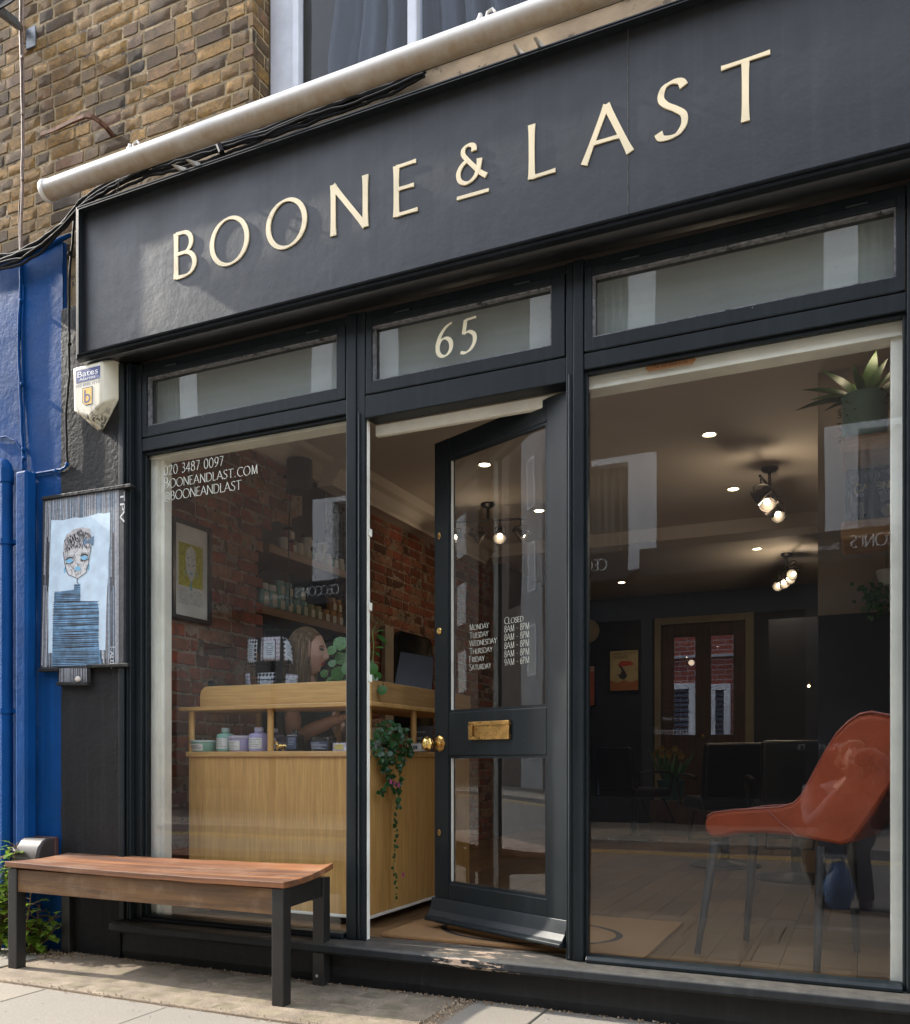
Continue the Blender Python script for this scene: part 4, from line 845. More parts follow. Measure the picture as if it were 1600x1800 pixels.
wr = MB(); q = A(845, 60, .002); write(wr, 'TPV', q, (0, 0, -1), (1, 0, 0), (0, -1, 0), .028, width=.15, thick=.14, thin=.10, serif=0); q = A(775, 1158, .002); write(wr, '-ALO-', q, (0, 0, -1), (1, 0, 0), (0, -1, 0), .022, width=.105, thick=.16, thin=.1, serif=0); line(wr, [(772, 1150), (812, 1150)], 4, .002); line(wr, [(772, 1265), (812, 1265)], 4, .002)
wr.build('signature', pm('chalk_white', (.6, .6, .6), .7, 0, .2, 60), art, smooth='weldless')
stn = MB(); stn.ball(A(548, 1374, .008), (.017, .012, .015), 7, 5); stn.build('white_stone', pm('white_pebble', (.6, .55, .48), .8, 0, .3, 60), art)
# ================================================================== BENCH
bn = thing('bench', 'low wooden bench with a warm brown slab seat and square black legs', 'bench', (-2.94, -.25, GZ))
M['seat'] = wood('bench_seat_wood', (.205, .072, .023), (.33, .138, .048), .55, 'x', .7, .3, (.085, .035, .018)); M['apron'] = wood('bench_apron_wood', (.15, .073, .024), (.24, .122, .042), .6, 'x', .7, .3, (.06, .03, .014))
M['leg'] = pm('black_leg_paint', (.014, .013, .012), .42, 0, .2, 8, .12, 90, world=True, chips=(.2, .18, .16), chip_amt=.2)
FRc, BRc, BLc, FLc = (-2.118, -.458), (-2.150, -.035), (-3.768, -.012), (-3.740, -.432); ZF, ZB = .452, .466
def seat(u, v, t):
    x = (FLc[0] * (1 - v) + BLc[0] * v) * (1 - u) + (FRc[0] * (1 - v) + BRc[0] * v) * u; y = (FLc[1] * (1 - v) + BLc[1] * v) * (1 - u) + (FRc[1] * (1 - v) + BRc[1] * v) * u
    z = ZF + .007 * (1 - u) * (1 - v) + v * (.012 + .012 * u) + .010 * (2 * v - 1) ** 2 - .006 * math.sin(math.pi * u) + .010 * max(0, u - .97) / .03 * v * v + .002 * mnoise.noise(Vector((u * 9, v * 3, 1)))
    ed = .002 * mnoise.noise(Vector((u * 60, v * 20, 4)))
    return (x, y + (ed if v in (0, 1) else 0), z - t)
mb = MB(); nu, nv = 60, 10
mb.sheet(lambda u, v: seat(u, v, 0), nu, nv); mb.sheet(lambda u, v: seat(u, v, .026), nu, nv)
b0 = (nu + 1) * (nv + 1)
loop = [i for i in range(nu + 1)] + [j * (nu + 1) + nu for j in range(1, nv + 1)] + [nv * (nu + 1) + i for i in range(nu - 1, -1, -1)] + [j * (nu + 1) for j in range(nv - 1, 0, -1)]
for a, b_ in zip(loop, loop[1:] + loop[:1]): mb.f.append([a, b_, b0 + b_, b0 + a]); mb.c.append(mb.cur)
mb.build('seat', M['seat'], bn, .003)
L_ = .056
legs = {'FL': (-3.729, -.423), 'FR': (-2.184, -.449), 'BR': (-2.221, -.095), 'BL': (-3.774, -.069)}
for k, (x, y) in legs.items(): MB().box(x, y, GZ + .001, x + L_, y + L_, .434).build('leg', M['leg'], bn, .003)
mb = MB(); (ax, ay), (bx, by) = legs['FL'], legs['FR']
mb.hexa([(ax + L_, ay + .008, .325), (bx, by + .008, .325), (bx, by + .030, .325), (ax + L_, ay + .030, .325), (ax + L_, ay + .008, .431), (bx, by + .008, .431), (bx, by + .030, .431), (ax + L_, ay + .030, .431)]); mb.build('apron', M['apron'], bn, .002)
mb = MB(); (ax, ay), (bx, by) = legs['BL'], legs['BR']
mb.hexa([(ax + L_, ay + .026, .325), (bx, by + .026, .325), (bx, by + .048, .325), (ax + L_, ay + .048, .325), (ax + L_, ay + .026, .431), (bx, by + .026, .431), (bx, by + .048, .431), (ax + L_, ay + .048, .431)]); mb.build('apron', M['apron'], bn, .002)
for a, b_ in (('FL', 'BL'), ('FR', 'BR')):
    (ax, ay), (bx, by) = legs[a], legs[b_]; mb = MB()
    mb.hexa([(ax + .012, ay + L_, .35), (ax + .046, ay + L_, .35), (bx + .046, by, .35), (bx + .012, by, .35), (ax + .012, ay + L_, .433), (ax + .046, ay + L_, .433), (bx + .046, by, .433), (bx + .012, by, .433)]); mb.build('end_rail', M['leg'], bn, .002)
mb = MB(); mb.lathe([(.007, 0), (.007, .002), (.001, .003)], (-2.221 + .022, -.0952, .0), 10, Matrix.Rotation(R(90), 4, 'X')); mb.build('screw_cap', pm('steel_cap', (.5, .5, .5), .4, .6), bn)
# ================================================================== BROWN METER BOX, WEEDS
mx = thing('meter_box', 'rounded brown plastic meter cover fixed low on the blue wall behind the bench', 'meter box', (-3.9, -.03, .28))
mb = MB(); pr = [(-.03, .545), (-.10, .548), (-.125, .535), (-.150, .505), (-.165, .45), (-.170, .28), (-.03, .28)]; mb.prism(pr, -4.005, -3.838, 'x'); mb.build('cover', pm('brown_plastic', (.032, .023, .021), .55, 0, .15, 6, .1, 90, world=True), mx, .012, True, seg=3)
mb = MB(); mb.box(-4.012, -.058, .274, -3.831, -.032, .552); mb.build('back_plate', pm('brown_back_plate', (.07, .03, .026), .5), mx, .004)
M['weed'] = None
def leaf_mat(name, c1, c2, trans=.35, rough=.45):
    m, t, b = new_mat(name); a = N(t, 'ShaderNodeAttribute', attribute_name='tone'); se = N(t, 'ShaderNodeSeparateColor'); t.links.new(a.outputs['Color'], se.inputs[0])
    c = mixc(t, se.outputs[0], c1, c2); c = mixc(t, ramp(t, noise(t, coords(t), 70, 3), [(.4, 0), (.7, .3)]), c, tuple(x * .5 for x in c1))
    t.links.new(c, b.inputs['Base Color']); b.inputs['Roughness'].default_value = rough
    tl = N(t, 'ShaderNodeBsdfTranslucent'); t.links.new(c, tl.inputs[0]); mx_ = N(t, 'ShaderNodeMixShader'); mx_.inputs[0].default_value = trans
    t.links.new(b.outputs[0], mx_.inputs[1]); t.links.new(tl.outputs[0], mx_.inputs[2]); t.links.new(mx_.outputs[0], t.nodes['Material Output'].inputs[0]); return m
def leaf(mb, base, d, up, L, W, n=6, fold=.25, curl=.25, shape='oval', lobes=0):
    """one leaf from its base along d, with a fold along the rib and a curl towards the tip"""
    d = Vector(d).normalized(); up = Vector(up); s = d.cross(up); s = s.normalized() if s.length > 1e-4 else Vector((1, 0, 0)); up = s.cross(d).normalized()
    vs = []
    for i in range(n + 1):
        t = i / n
        if shape == 'round': wd = math.sqrt(max(0, 1 - (2 * t - 1) ** 2))
        elif shape == 'lance': wd = math.sin(math.pi * t ** .8) ** 1.0
        else: wd = math.sin(math.pi * t ** .75) ** .8
        if lobes: wd *= .75 + .35 * math.cos(t * lobes * 6.28)
        c = Vector(base) + d * (L * t) - up * (curl * L * t * t); h = W / 2 * wd
        vs += [c - s * h + up * (fold * h), c, c + s * h + up * (fold * h)]
    mb.cur = (random.random(), random.random(), 0, 1)
    mb.add(vs, [(3 * i + k, 3 * i + k + 1, 3 * i + 4 + k, 3 * i + 3 + k) for i in range(n) for k in (0, 1)])
M['weed'] = leaf_mat('weed_leaf', (.12, .22, .022), (.30, .44, .05), .45); M['stem'] = pm('reddish_weed_stem', (.16, .09, .03), .6, 0, .3, 20)
def weed(lab, x, y, hts, n, spread):
    wd = thing('weed', lab, 'plant', (x, y, GZ)); sm_ = MB(); lf = MB(); lf.usec = True
    for k, h in enumerate(hts):
        a = random.uniform(0, 6.28); ex, ey = math.cos(a) * spread, math.sin(a) * spread * .6
        pts = [Vector((x + ex * (t ** 1.3) + .02 * math.sin(t * 5 + k), y + ey * t * .8, GZ + h * t)) for t in [i / 8 for i in range(9)]]
        sm_.tube(pts, [.007 * (1 - .6 * i / 8) for i in range(9)], 6)
        for j in range(n):
            t = random.uniform(.12, 1); p = pts[0].lerp(pts[-1], t); i = min(int(t * 8), 7); p = pts[i].lerp(pts[i + 1], t * 8 - i)
            aa = random.uniform(0, 6.28); st_ = Vector((math.cos(aa), math.sin(aa), random.uniform(.0, .7))); pe = p + st_ * random.uniform(.02, .07)
            sm_.tube([p, pe], .0018, 4); leaf(lf, pe, st_ + Vector((0, 0, random.uniform(-.6, .3))), (0, 0, 1), random.uniform(.045, .085) * (1.15 - .5 * t), random.uniform(.045, .075) * (1.1 - .45 * t), 8, .2, .35, 'oval', 3)
    sm_.build('stem', M['stem'], wd, 0, True); lf.build('leaves', M['weed'], wd, 0, 'all')
weed('tall bright green leafy weed growing by the blue wall left of the bench', -4.13, -.16, [.57, .53, .46, .50, .40, .36, .30, .44], 44, .15)
weed('low green weed sprawling at the foot of the blue wall behind the left bench leg', -3.93, -.12, [.24, .28, .20, .32, .16, .12], 24, .15)
# ================================================================== SHOP INTERIOR: shell
RX0, RX1, RY1 = -3.5, .62, 8.0
M['plank'] = tone_mat('oak_floor_boards', [(0, (.105, .056, .024)), (.4, (.16, .09, .038)), (.75, (.21, .12, .05)), (1, (.13, .072, .031))], .42, .18, .12, (.1, .055, .03), 0, .5)
fl = MB(); fl.usec = True; rg = random.Random(2); x = RX0
while x < RX1:
    y = .10 - rg.random() * .6
    while y < RY1:
        l = rg.uniform(.45, .62); a, b_ = max(y, .112), min(y + l, RY1)
        if b_ - a > .03: fl.cur = (rg.random(),) * 3 + (1,); fl.box(x + .0008, a + .0008, FZ - .02, min(x + .138, RX1) - .0008, b_ - .0008, FZ + rg.uniform(-.0004, .0004))
        y += l
    x += .139
struct(fl.build('floor', M['plank']))
struct(MB().box(RX0 - .4, .1, -.3, RX1 + .2, RY1 + .3, FZ - .015).build('floor_base', pm('floor_base_dark', (.03, .025, .02), .9)))
M['ceil'] = pm('cream_ceiling', (.56, .49, .41), .8, 0, .05, 1.5, .05, 30, world=True); M['navy'] = pm('dark_navy_wall', (.022, .024, .034), .6, 0, .2, 2, .15, 40, world=True); M['tanwall'] = pm('taupe_wall', (.30, .24, .19), .8, 0, .08, 2, world=True)
struct(MB().box(RX0 - .4, .20, CZ, RX1 + .2, RY1 + .2, CZ + .1).build('ceiling', M['ceil']))
iw = thing('interior_walls', 'inner walls of the shop, red brick on the left and dark navy at the back', 'wall', (-1.5, 4, FZ))
mb = MB(); mb.usec = True; PL = lambda u, v, d: (RX0 + d, u, v)
ragged = lambda u, v: u > 1.23 + .55 * min(1, max(0, (v - 2.42) / .2)) + .06 * math.sin(v * 11) + .05 * mnoise.noise(Vector((v * 4, 0, 1)))
bricks(mb, .12, 2.0, FZ, 2.90, PL, rnd=.008, seed=21, skip=ragged, bond=True, L=.20, H=.066, g=.013); bricks(mb, 2.42, 5.2, FZ, 2.90, PL, rnd=.008, seed=22, L=.20, H=.066, g=.013)
mb.build('brick_wall', M['redbrick'], iw, 0, True)
mb = MB(); mb.prism([(.1, FZ), (1.20, FZ), (1.20, 2.44), (1.72, 2.62), (1.72, CZ), (.1, CZ)], RX0 - .3, RX0 - .003, 'x'); mb.box(RX0 - .3, 2.44, FZ, RX0 - .003, 5.2, CZ); mb.build('mortar_backing', M['mortar_in'], iw)
mb = MB(); mb.box(RX0 - .4, 1.2005, FZ, RX0 - .28, 2.4395, CZ); mb.box(RX0 - .3, 5.2005, FZ, RX0, RY1, CZ)
dx0, dx1, dz1 = -2.34, -1.32, 2.66
mb.box(RX0 - .3, RY1, FZ, dx0, RY1 + .2, CZ); mb.box(dx1, RY1, FZ, RX1 + .2, RY1 + .2, CZ); mb.box(dx0, RY1, dz1, dx1, RY1 + .2, CZ)
mb.box(-.23, 1.80, FZ, RX1, 1.94, 1.735); mb.build('navy_wall', M['navy'], iw)
mb = MB(); mb.box(-.23, 1.80, 1.7355, RX1, 1.94, CZ); mb.box(RX1, .10, FZ, RX1 + .2, RY1, CZ); mb.box(RX0 - .02, .10, 2.955, RX1, .199, CZ); mb.build('taupe_wall', M['tanwall'], iw)
mb = MB(); mb.box(RX0 - .006, 4.7, 2.93, RX1, 5.0, CZ); mb.build('beam', M['ceil'], iw, .004)
mb = MB()
pr = [(RX0 - .006, 2.90), (RX0 + .025, 2.90), (RX0 + .03, 2.925), (RX0 + .055, 2.95), (RX0 + .09, 3.0), (RX0 + .13, 3.02), (RX0 + .15, CZ), (RX0 - .006, CZ)]
mb.prism([(x, z) for x, z in pr], .20, 1.9, 'y'); mb.prism([(x + .10, z - .03) if z < CZ else (x + .10, z) for x, z in pr], 1.9005, 4.6995, 'y'); mb.box(RX0, 1.9, 2.87, RX0 + .10, 4.699, CZ)
mb.build('cornice', M['ceil'], iw)
mb = MB(); mb.box(.19, .5, FZ, .6, .52, .25); 
# --- back door to the yard, the yard wall and its white windows
bdr = thing('back_door', 'dark wooden double door with narrow glass panes at the back of the shop', 'door', (-1.83, RY1, FZ))
M['darkwood'] = wood('dark_stained_wood', (.075, .035, .014), (.12, .058, .022), .5, 'z', .8)
mb = MB()
for a, b_ in ((-2.34, -2.19), (-1.923, -1.737), (-1.466, -1.32)): mb.box(a, 8.02, FZ, b_, 8.07, dz1)
for a, b_ in ((-2.19, -1.923), (-1.737, -1.466)): mb.box(a, 8.022, FZ, b_, 8.068, 1.27); mb.box(a, 8.022, 2.50, b_, 8.068, dz1)
mb.build('leaf_frame', M['darkwood'], bdr, .004)
for a, b_ in ((-2.19, -1.923), (-1.737, -1.466)): MB().box(a, 8.04, 1.27, b_, 8.046, 2.50).build('pane', glass_mat('darkened_yard_glass', (.32, .33, .37), 1.2, 1.5, .01), bdr)  # panes tinted dark so the daylit yard behind looks dimmer
mb = MB(); mb.box(-2.42, 7.965, FZ, -2.341, 8.0, 2.75); mb.box(-1.319, 7.965, FZ, -1.22, 8.0, 2.75); mb.box(-2.341, 7.968, 2.661, -1.319, 8.0, 2.748); mb.build('architrave', pm('olive_cream_paint', (.30, .26, .17), .6, 0, .1), bdr, .004)
MB().lathe([(.02, 0), (.025, .02), (.001, .03)], (-1.83, 8.015, 1.25), 10, Matrix.Rotation(R(90), 4, 'X')).build('door_knob', M['brass'], bdr, 0, True)
yw = thing('yard_building', 'red brick building with white framed windows seen through the back door panes', 'building', (-1.8, 10.6, FZ))
def yb_mat():
    m, t, b = new_mat('yard_red_brick'); v = coords(t); g = N(t, 'ShaderNodeSeparateXYZ'); t.links.new(v, g.inputs[0]); cmb = N(t, 'ShaderNodeCombineXYZ'); t.links.new(g.outputs[0], cmb.inputs[0]); t.links.new(g.outputs[2], cmb.inputs[1])
    br = N(t, 'ShaderNodeTexBrick'); t.links.new(cmb.outputs[0], br.inputs[0]); br.inputs['Color1'].default_value = (.36, .075, .035, 1); br.inputs['Color2'].default_value = (.27, .055, .03, 1); br.inputs['Mortar'].default_value = (.4, .33, .27, 1)
    br.inputs['Scale'].default_value = 1; br.inputs['Brick Width'].default_value = .225; br.inputs['Row Height'].default_value = .075; br.inputs['Mortar Size'].default_value = .006; t.links.new(br.outputs[0], b.inputs[0]); b.inputs['Roughness'].default_value = .9; return m
M['yardbrick'] = yb_mat()
MB().box(-6, 10.6, -.3, 3, 10.9, 3.6).build('wall', M['yardbrick'], yw)
def pt(px, py): return at(px, py, 10.55)
for x0, x1 in ((1150, 1222), (1247, 1284)):
    a, b_ = pt(x0, 1203), pt(x1, 1330); f2 = MB(); e = .09
    f2.box(a[0], 10.53, b_[1], a[0] + e, 10.60, a[1]); f2.box(b_[0] - e, 10.53, b_[1], b_[0], 10.60, a[1]); f2.box(a[0] + e, 10.532, a[1] - e, b_[0] - e, 10.60, a[1]); f2.box(a[0] + e, 10.532, b_[1], b_[0] - e, 10.60, b_[1] + e)
    wf = f2.build('window', M['white'], yw, .004); f3 = MB(); z = b_[1] + e
    while z < a[1] - e: f3.box(a[0] + e, 10.56, z, b_[0] - e, 10.57, z + .05); z += .075
    f3.build('blind', pm('grey_blind', (.10, .11, .13), .5), wf)
MB().box(-6, 10.55, 2.52, 3, 10.599, 2.56).build('ledge', pm('pale_ledge', (.5, .48, .44), .7), yw)
struct(MB().box(-6, 8.2, -.35, 3, 10.6, FZ - .03).build('yard_ground', M['kerbstone']))
# --- ceiling lights
M['bulb'] = pm('lit_lamp', (1, .9, .75), .4, 0, 0, 1, emit=(1, .82, .58), estr=13); M['bulb2'] = pm('lit_downlight', (1, .9, .75), .4, 0, 0, 1, emit=(1, .80, .55), estr=11)
M['chrome'] = pm('brushed_steel', (.45, .44, .43), .28, 1, .1, 20); M['darkmetal'] = pm('dark_bronze_metal', (.05, .043, .038), .38, .8, .2, 20)
def lamp(kind, loc, en, parent, size=.03, spot=100, rot=None):
    l = bpy.data.lights.new('bulb_light', kind); l.energy = en; l.color = (1, .80, .58); l.shadow_soft_size = size
    if kind == 'SPOT': l.spot_size = R(spot); l.spot_blend = .6
    o = bpy.data.objects.new('bulb_light', l); COL.objects.link(o); o.parent = parent; o.location = Vector(loc) - wloc(parent)
    if rot: o.rotation_euler = rot
    return o
LK = .42
where = {(852, 817): 'over the open door, nearest the street', (1247, 764): 'high in the middle of the right window', (1289, 860): 'left of the middle spotlight cluster', (1331, 965): 'just above the rear spotlight cluster', (1093, 1024): 'far back above the clock', (948, 898): 'beside the spotlight bar behind the door glass', (1523, 602): 'at the top right corner of the right window'}
for px, py in where:
    x, y = atz(px, py, CZ - .004); d = thing('downlight', 'small round lit ceiling downlight ' + where[(px, py)], 'ceiling light', (x, y, CZ), 'ceiling downlights')
    MB().lathe([(.050, 0), (.052, -.004), (.044, -.007), (.038, -.003), (.036, .0)], (x, y, CZ - .0005), 24).build('trim', M['white'], d, 0, True)
    MB().lathe([(.036, 0), (.001, -.001)], (x, y, CZ - .0025), 20).build('lens', M['bulb2'], d); lamp('SPOT', (x, y, CZ - .02), (5 if px != 1523 else .18) * LK, d, .04, 130)
def head(mb, bm_, c, d, s=1.0):
    d = Vector(d).normalized(); q = d.to_track_quat('Z', 'Y').to_matrix().to_4x4()
    mb.lathe([(.018 * s, -.075 * s), (.026 * s, -.07 * s), (.03 * s, -.02 * s), (.048 * s, .02 * s), (.057 * s, .05 * s), (.053 * s, .05 * s), (.042 * s, .02 * s), (.02 * s, -.01 * s), (.001, -.01 * s)], c, 20, q)
    bm_.ball(Vector(c) + d * .016 * s, .021 * s, 12, 8)
def spots(lab, rose, heads, along, n_lit):
    r_ = Vector(rose); t = thing('ceiling_spotlight', lab, 'spotlight', (r_.x, r_.y, CZ), 'ceiling spotlight clusters')
    MB().lathe([(.001, 0), (.055, 0), (.06, -.012), (.045, -.03), (.012, -.04), (.012, -.14), (.001, -.145)], (r_.x, r_.y, CZ - .0005), 20).build('ceiling_rose', M['darkmetal'], t, 0, True)
    a = Vector(along).normalized(); zb = CZ - .14; MB().tube([r_ - a * .30 + Vector((0, 0, zb - r_.z)), r_ + a * .30 + Vector((0, 0, zb - r_.z))], .009, 8).build('bar', M['darkmetal'], t, 0, True)
    for i, (s, dr) in enumerate(heads):
        c = r_ + a * s; c.z = zb - .12; m1, m2 = MB(), MB(); m1.tube([(c.x, c.y, zb), (c.x, c.y, zb - .05)], .005, 6); m1.tube([c + Vector((-.045, 0, .0)), c + Vector((-.05, 0, .06)), c + Vector((0, 0, .072)), c + Vector((.05, 0, .06)), c + Vector((.045, 0, .0))], .003, 5)
        head(m1, m2, c, dr); h = m1.build('spot_head', M['darkmetal'], t, 0, True); m2.build('bulb', M['bulb'], h, 0, True)
    l = lamp('POINT', (r_.x, r_.y - .12, CZ - .36), (1.6 if r_.x < -2 else 6) * LK, t, .05); return t
spots('lit spotlight bar of four dark heads behind the open door glass', (-2.80, 3.35, CZ), [(-.27, (-.2, -.9, -.35)), (-.09, (.8, .3, -.5)), (.10, (.15, -.6, -.8)), (.27, (.75, .1, -.6))], (1, .25, 0), 4)
spots('lit cluster of dark spotlights hanging mid ceiling in the right window', (-.62, 3.35, CZ), [(-.27, (-.9, .2, -.5)), (-.09, (.2, -.6, -.7)), (.10, (-.7, .5, -.5)), (.27, (.15, -.55, -.8))], (.12, 1, 0), 4)
spots('small lit cluster of spotlights farthest back in the right window', (-.72, 6.25, CZ), [(-.27, (-.3, -.7, -.3)), (-.05, (.4, -.5, -.3)), (.12, (.3, -.6, -.6)), (.27, (-.3, -.7, -.6))], (-.35, 1, 0), 4)
# ================================================================== RECEPTION COUNTER
ct = thing('reception_counter', 'pale oak reception counter with a ledge on turned posts behind the left window', 'counter', (-2.7, .6, FZ))
cx0, cx1, cy0, cy1 = -3.249, -2.159, .29, 1.5
mb = MB(); mb.box(cx0, cy0, .205, cx1 - .02, cy0 + .018, .968); mb.build('front_panel', M['oak'], ct, .002)
mb = MB(); mb.box(cx1 - .0195, cy0 + .0005, .205, cx1, cy1, .968); mb.build('side_panel', M['oak'], ct, .002)
mb = MB(); mb.box(cx0, cy0 + .0185, .205, cx0 + .018, cy0 + .36, .968); mb.box(cx0 + .0185, cy0 + .342, .205, cx1 - .36, cy0 + .36, .968); mb.box(cx1 - .36, cy0 + .3605, .205, cx1 - .342, cy1, .968); mb.build('inner_panel', M['oak'], ct, .002)
mb = MB(); mb.box(cx0 - .004, cy0 - .004, .190, cx1 + .004, cy0 + .36, .2045); mb.box(cx1 - .36, cy0 + .3605, .190, cx1 + .004, cy1, .2045); mb.build('base_strip', M['white'], ct, .002)
mb = MB(); mb.box(cx0 - .012, cy0 - .012, .9685, cx1 + .012, cy0 + .36, .9965); mb.box(cx1 - .36, cy0 + .3605, .9685, cx1 + .012, cy1, .9965); mb.build('shelf', M['oakh'], ct, .004)
mb = MB(); mb.box(cx0 - .055, cy0 - .02, 1.211, cx1 + .03, cy0 + .34, 1.232); mb.box(cx1 - .34, cy0 + .3405, 1.211, cx1 + .03, cy1, 1.232); mb.build('ledge', M['oakh'], ct, .004)
mb = MB(); up = [(-3.180, 1.2325), (-2.150, 1.2325), (-2.150, 1.337)] + [(-3.180 + .05 - .05 * math.sin(R(a)), 1.2875 + .05 * math.cos(R(a))) for a in range(0, 91, 15)]; mb.prism(up, cy0 + .005, cy0 + .023, 'y'); mb.build('upstand', M['oakh'], ct, .003)
mb = MB(); mb.box(-2.168, cy0 + .0235, 1.2325, -2.150, cy1, 1.337); mb.build('upstand', wood('oak_side', (.44, .26, .10), (.56, .36, .16), .4, 'y', .9, .08), ct, .003)
for px in (337, 476): x = at(px, 1290, cy0 + .03)[0]; MB().tube([(x, cy0 + .03, .9965), (x, cy0 + .03, 1.211)], .0165, 14, False).build('post', M['oak'], ct, 0, True)
for x, y in ((-3.03, .60), (-2.52, .60), (-2.178, .32), (-2.178, .80), (-2.178, 1.30)): MB().tube([(x, y, .9965), (x, y, 1.211)], .0165, 14, False).build('post', M['oak'], ct, 0, True)
for x, y in ((cx0 + .06, cy0 + .08), (cx1 - .08, cy0 + .1), (cx1 - .08, cy1 - .1)): MB().tube([(x, y, FZ), (x, y, .19)], .02, 10).build('foot', M['oak'], ct, 0, True)
LZ = .9970; PXM = 4.66 / FPX          # metres per photo pixel at the ledge
M['mint'] = pm('mint_plastic', (.22, .44, .37), .35, 0, .05); M['lilac'] = pm('lilac_plastic', (.36, .33, .56), .35, 0, .05); M['label'] = pm('paper_label', (.66, .67, .66), .7, 0, .03); M['ink'] = pm('label_ink', (.10, .11, .13), .7); M['blackpl'] = pm('glossy_black_plastic', (.011, .011, .014), .2, 0, .1); M['lid'] = pm('frosted_lid', (.42, .52, .50), .4, 0, .05); M['lilaclid'] = pm('frosted_lilac_lid', (.46, .46, .58), .4, 0, .05)
def flat_label(par, x0, x1, y, z0, z1, m=None, rows=4, ink=None):
    l = MB().box(x0, y - .0006, z0, x1, y, z1).build('label', m or M['label'], par); q = MB(); z = z1 - .006
    for i in range(rows):
        if z < z0 + .004: break
        q.box(x0 + .004, y - .0010, z - .0016, x0 + (x1 - x0) * random.uniform(.55, .9), y - .0007, z); z -= .0075
    if q.v: q.build('label_text', ink or M['ink'], l)
    return l
def round_label(par, cx, cy, r, z0, z1, a0, a1, m=None, rows=5, ink=None, taper=0):
    """a paper label wrapped on a round pot, from bearing a0 to a1 (degrees), with lines of print"""
    pt_ = lambda a, z, e: (cx + (r * (1 + taper * (z - z0)) + e) * math.cos(R(a)), cy + (r * (1 + taper * (z - z0)) + e) * math.sin(R(a)), z)
    l = MB().sheet(lambda u, v: pt_(a0 + (a1 - a0) * u, z0 + (z1 - z0) * v, .0008), 12, 2).build('label', m or M['label'], par, 0, 'all'); q = MB(); z = z1 - .007
    for i in range(rows):
        if z < z0 + .006: break
        e = random.uniform(.5, .88); q.sheet(lambda u, v: pt_(a0 + (a1 - a0) * (.10 + e * u), z - .0022 * (1 - v), .0014), 6, 1); z -= (z1 - z0) / (rows + 1)
    if q.v: q.build('label_text', ink or M['ink'], l)
    return l
def bottle(px0, px1, ptop, y, m, lidm, lab, shoulder=.72, group='hair care bottles and tubs on the counter ledge', neck=.42, square=False, labm=None, inkm=None):
    a, b_ = at(px0, 1325, y)[0], at(px1, 1325, y)[0]; cx, r = (a + b_) / 2, (b_ - a) / 2; h = at(px0, ptop, y)[1] - LZ; t = thing('bottle', lab, 'bottle', (cx, y, LZ), group)
    n = 4 if square else 24; rot = Matrix.Rotation(R(45), 4, 'Z') if square else None; rr = r * 1.38 if square else r
    MB().lathe([(rr * .92, 0), (rr, .004), (rr, h * shoulder * .92), (rr * .93, h * shoulder), (rr * neck, h * (shoulder + .06)), (rr * neck, h * .84)], (cx, y, LZ + .0005), n, rot).build('body', m, t, .002 if square else 0, not square)
    MB().lathe([(r * neck * 1.08, h * .84), (r * neck * 1.08, h * .99), (r * neck * .98, h), (.001, h)], (cx, y, LZ), 18).build('cap', lidm, t, 0, True)
    if square: flat_label(t, a + r * .18, b_ - r * .18, y - rr * .71 - .001, LZ + h * .12, LZ + h * .66, labm, 5, inkm)
    else: round_label(t, cx, y, r, LZ + h * .12, LZ + h * .56, -138, -38, labm, 5, inkm)
    return t
def tub(px0, px1, ptop, y, m, lidm, lab, group='hair care bottles and tubs on the counter ledge', labm=None, lidh=.2, inkm=None, half=True):
    a, b_ = at(px0, 1325, y)[0], at(px1, 1325, y)[0]; cx, r = (a + b_) / 2, (b_ - a) / 2; h = at(px0, ptop, y)[1] - LZ; t = thing('tub', lab, 'jar', (cx, y, LZ), group)
    MB().lathe([(r * .84, 0), (r * .87, .003), (r * .97, h * (1 - lidh))], (cx, y, LZ + .0005), 28).build('body', m, t, 0, True)
    MB().lathe([(r * 1.0, h * (1 - lidh)), (r * 1.02, h * (1 - lidh * .9)), (r * 1.02, h * .97), (r * .97, h), (.001, h)], (cx, y, LZ + .001), 28).build('lid', lidm, t, 0, True)
    round_label(t, cx, y, r * .885, LZ + h * .1, LZ + h * .68, -140, -58 if half else -35, labm, 5, inkm, .105 / (h * .58) if h else 0); return t
tub(339, 381, 1302, .375, M['mint'], M['lid'], 'wide mint green tub with a white label, leftmost on the counter ledge'); bottle(384, 409, 1280, .37, M['mint'], M['lid'], 'tall mint green bottle with a white label on the counter ledge')
tub(406, 441, 1294, .365, M['lilac'], M['lilaclid'], 'lilac tub with a pale lid between the mint bottle and the lilac bottle'); bottle(441, 470, 1279, .375, M['lilac'], M['lilaclid'], 'tall lilac bottle with a white label left of the oak post')
bottle(462, 497, 1281, .47, pm('smoky_lilac', (.16, .15, .24), .35), M['lilaclid'], 'dim smoky lilac bottle half hidden behind the oak post')
nvl = pm('navy_label', (.03, .045, .10), .6, 0, .1); pin = pm('pale_print', (.35, .40, .48), .7)
bottle(510, 529, 1283, .36, M['blackpl'], M['blackpl'], 'square black bottle with a blue patterned label on the counter ledge', .76, square=True, labm=nvl, inkm=pin)
tub(549, 588, 1296, .37, M['blackpl'], M['blackpl'], 'wide black jar with a blue patterned label left of the yellow box', labm=nvl, inkm=pin, lidh=.22, half=False)
def carton(px0, px1, ptop, y, dep, m, lab, cat='box', z0=None):
    a, b_ = at(px0, 1325, y)[0], at(px1, 1325, y)[0]; zt = at(px0, ptop, y)[1]; z0 = LZ if z0 is None else z0; t = thing('carton', lab, cat, ((a + b_) / 2, y, z0)); MB().box(a, y, z0 + .0005, b_, y + dep, zt).build('box', m, t, .002); return t, a, b_, zt
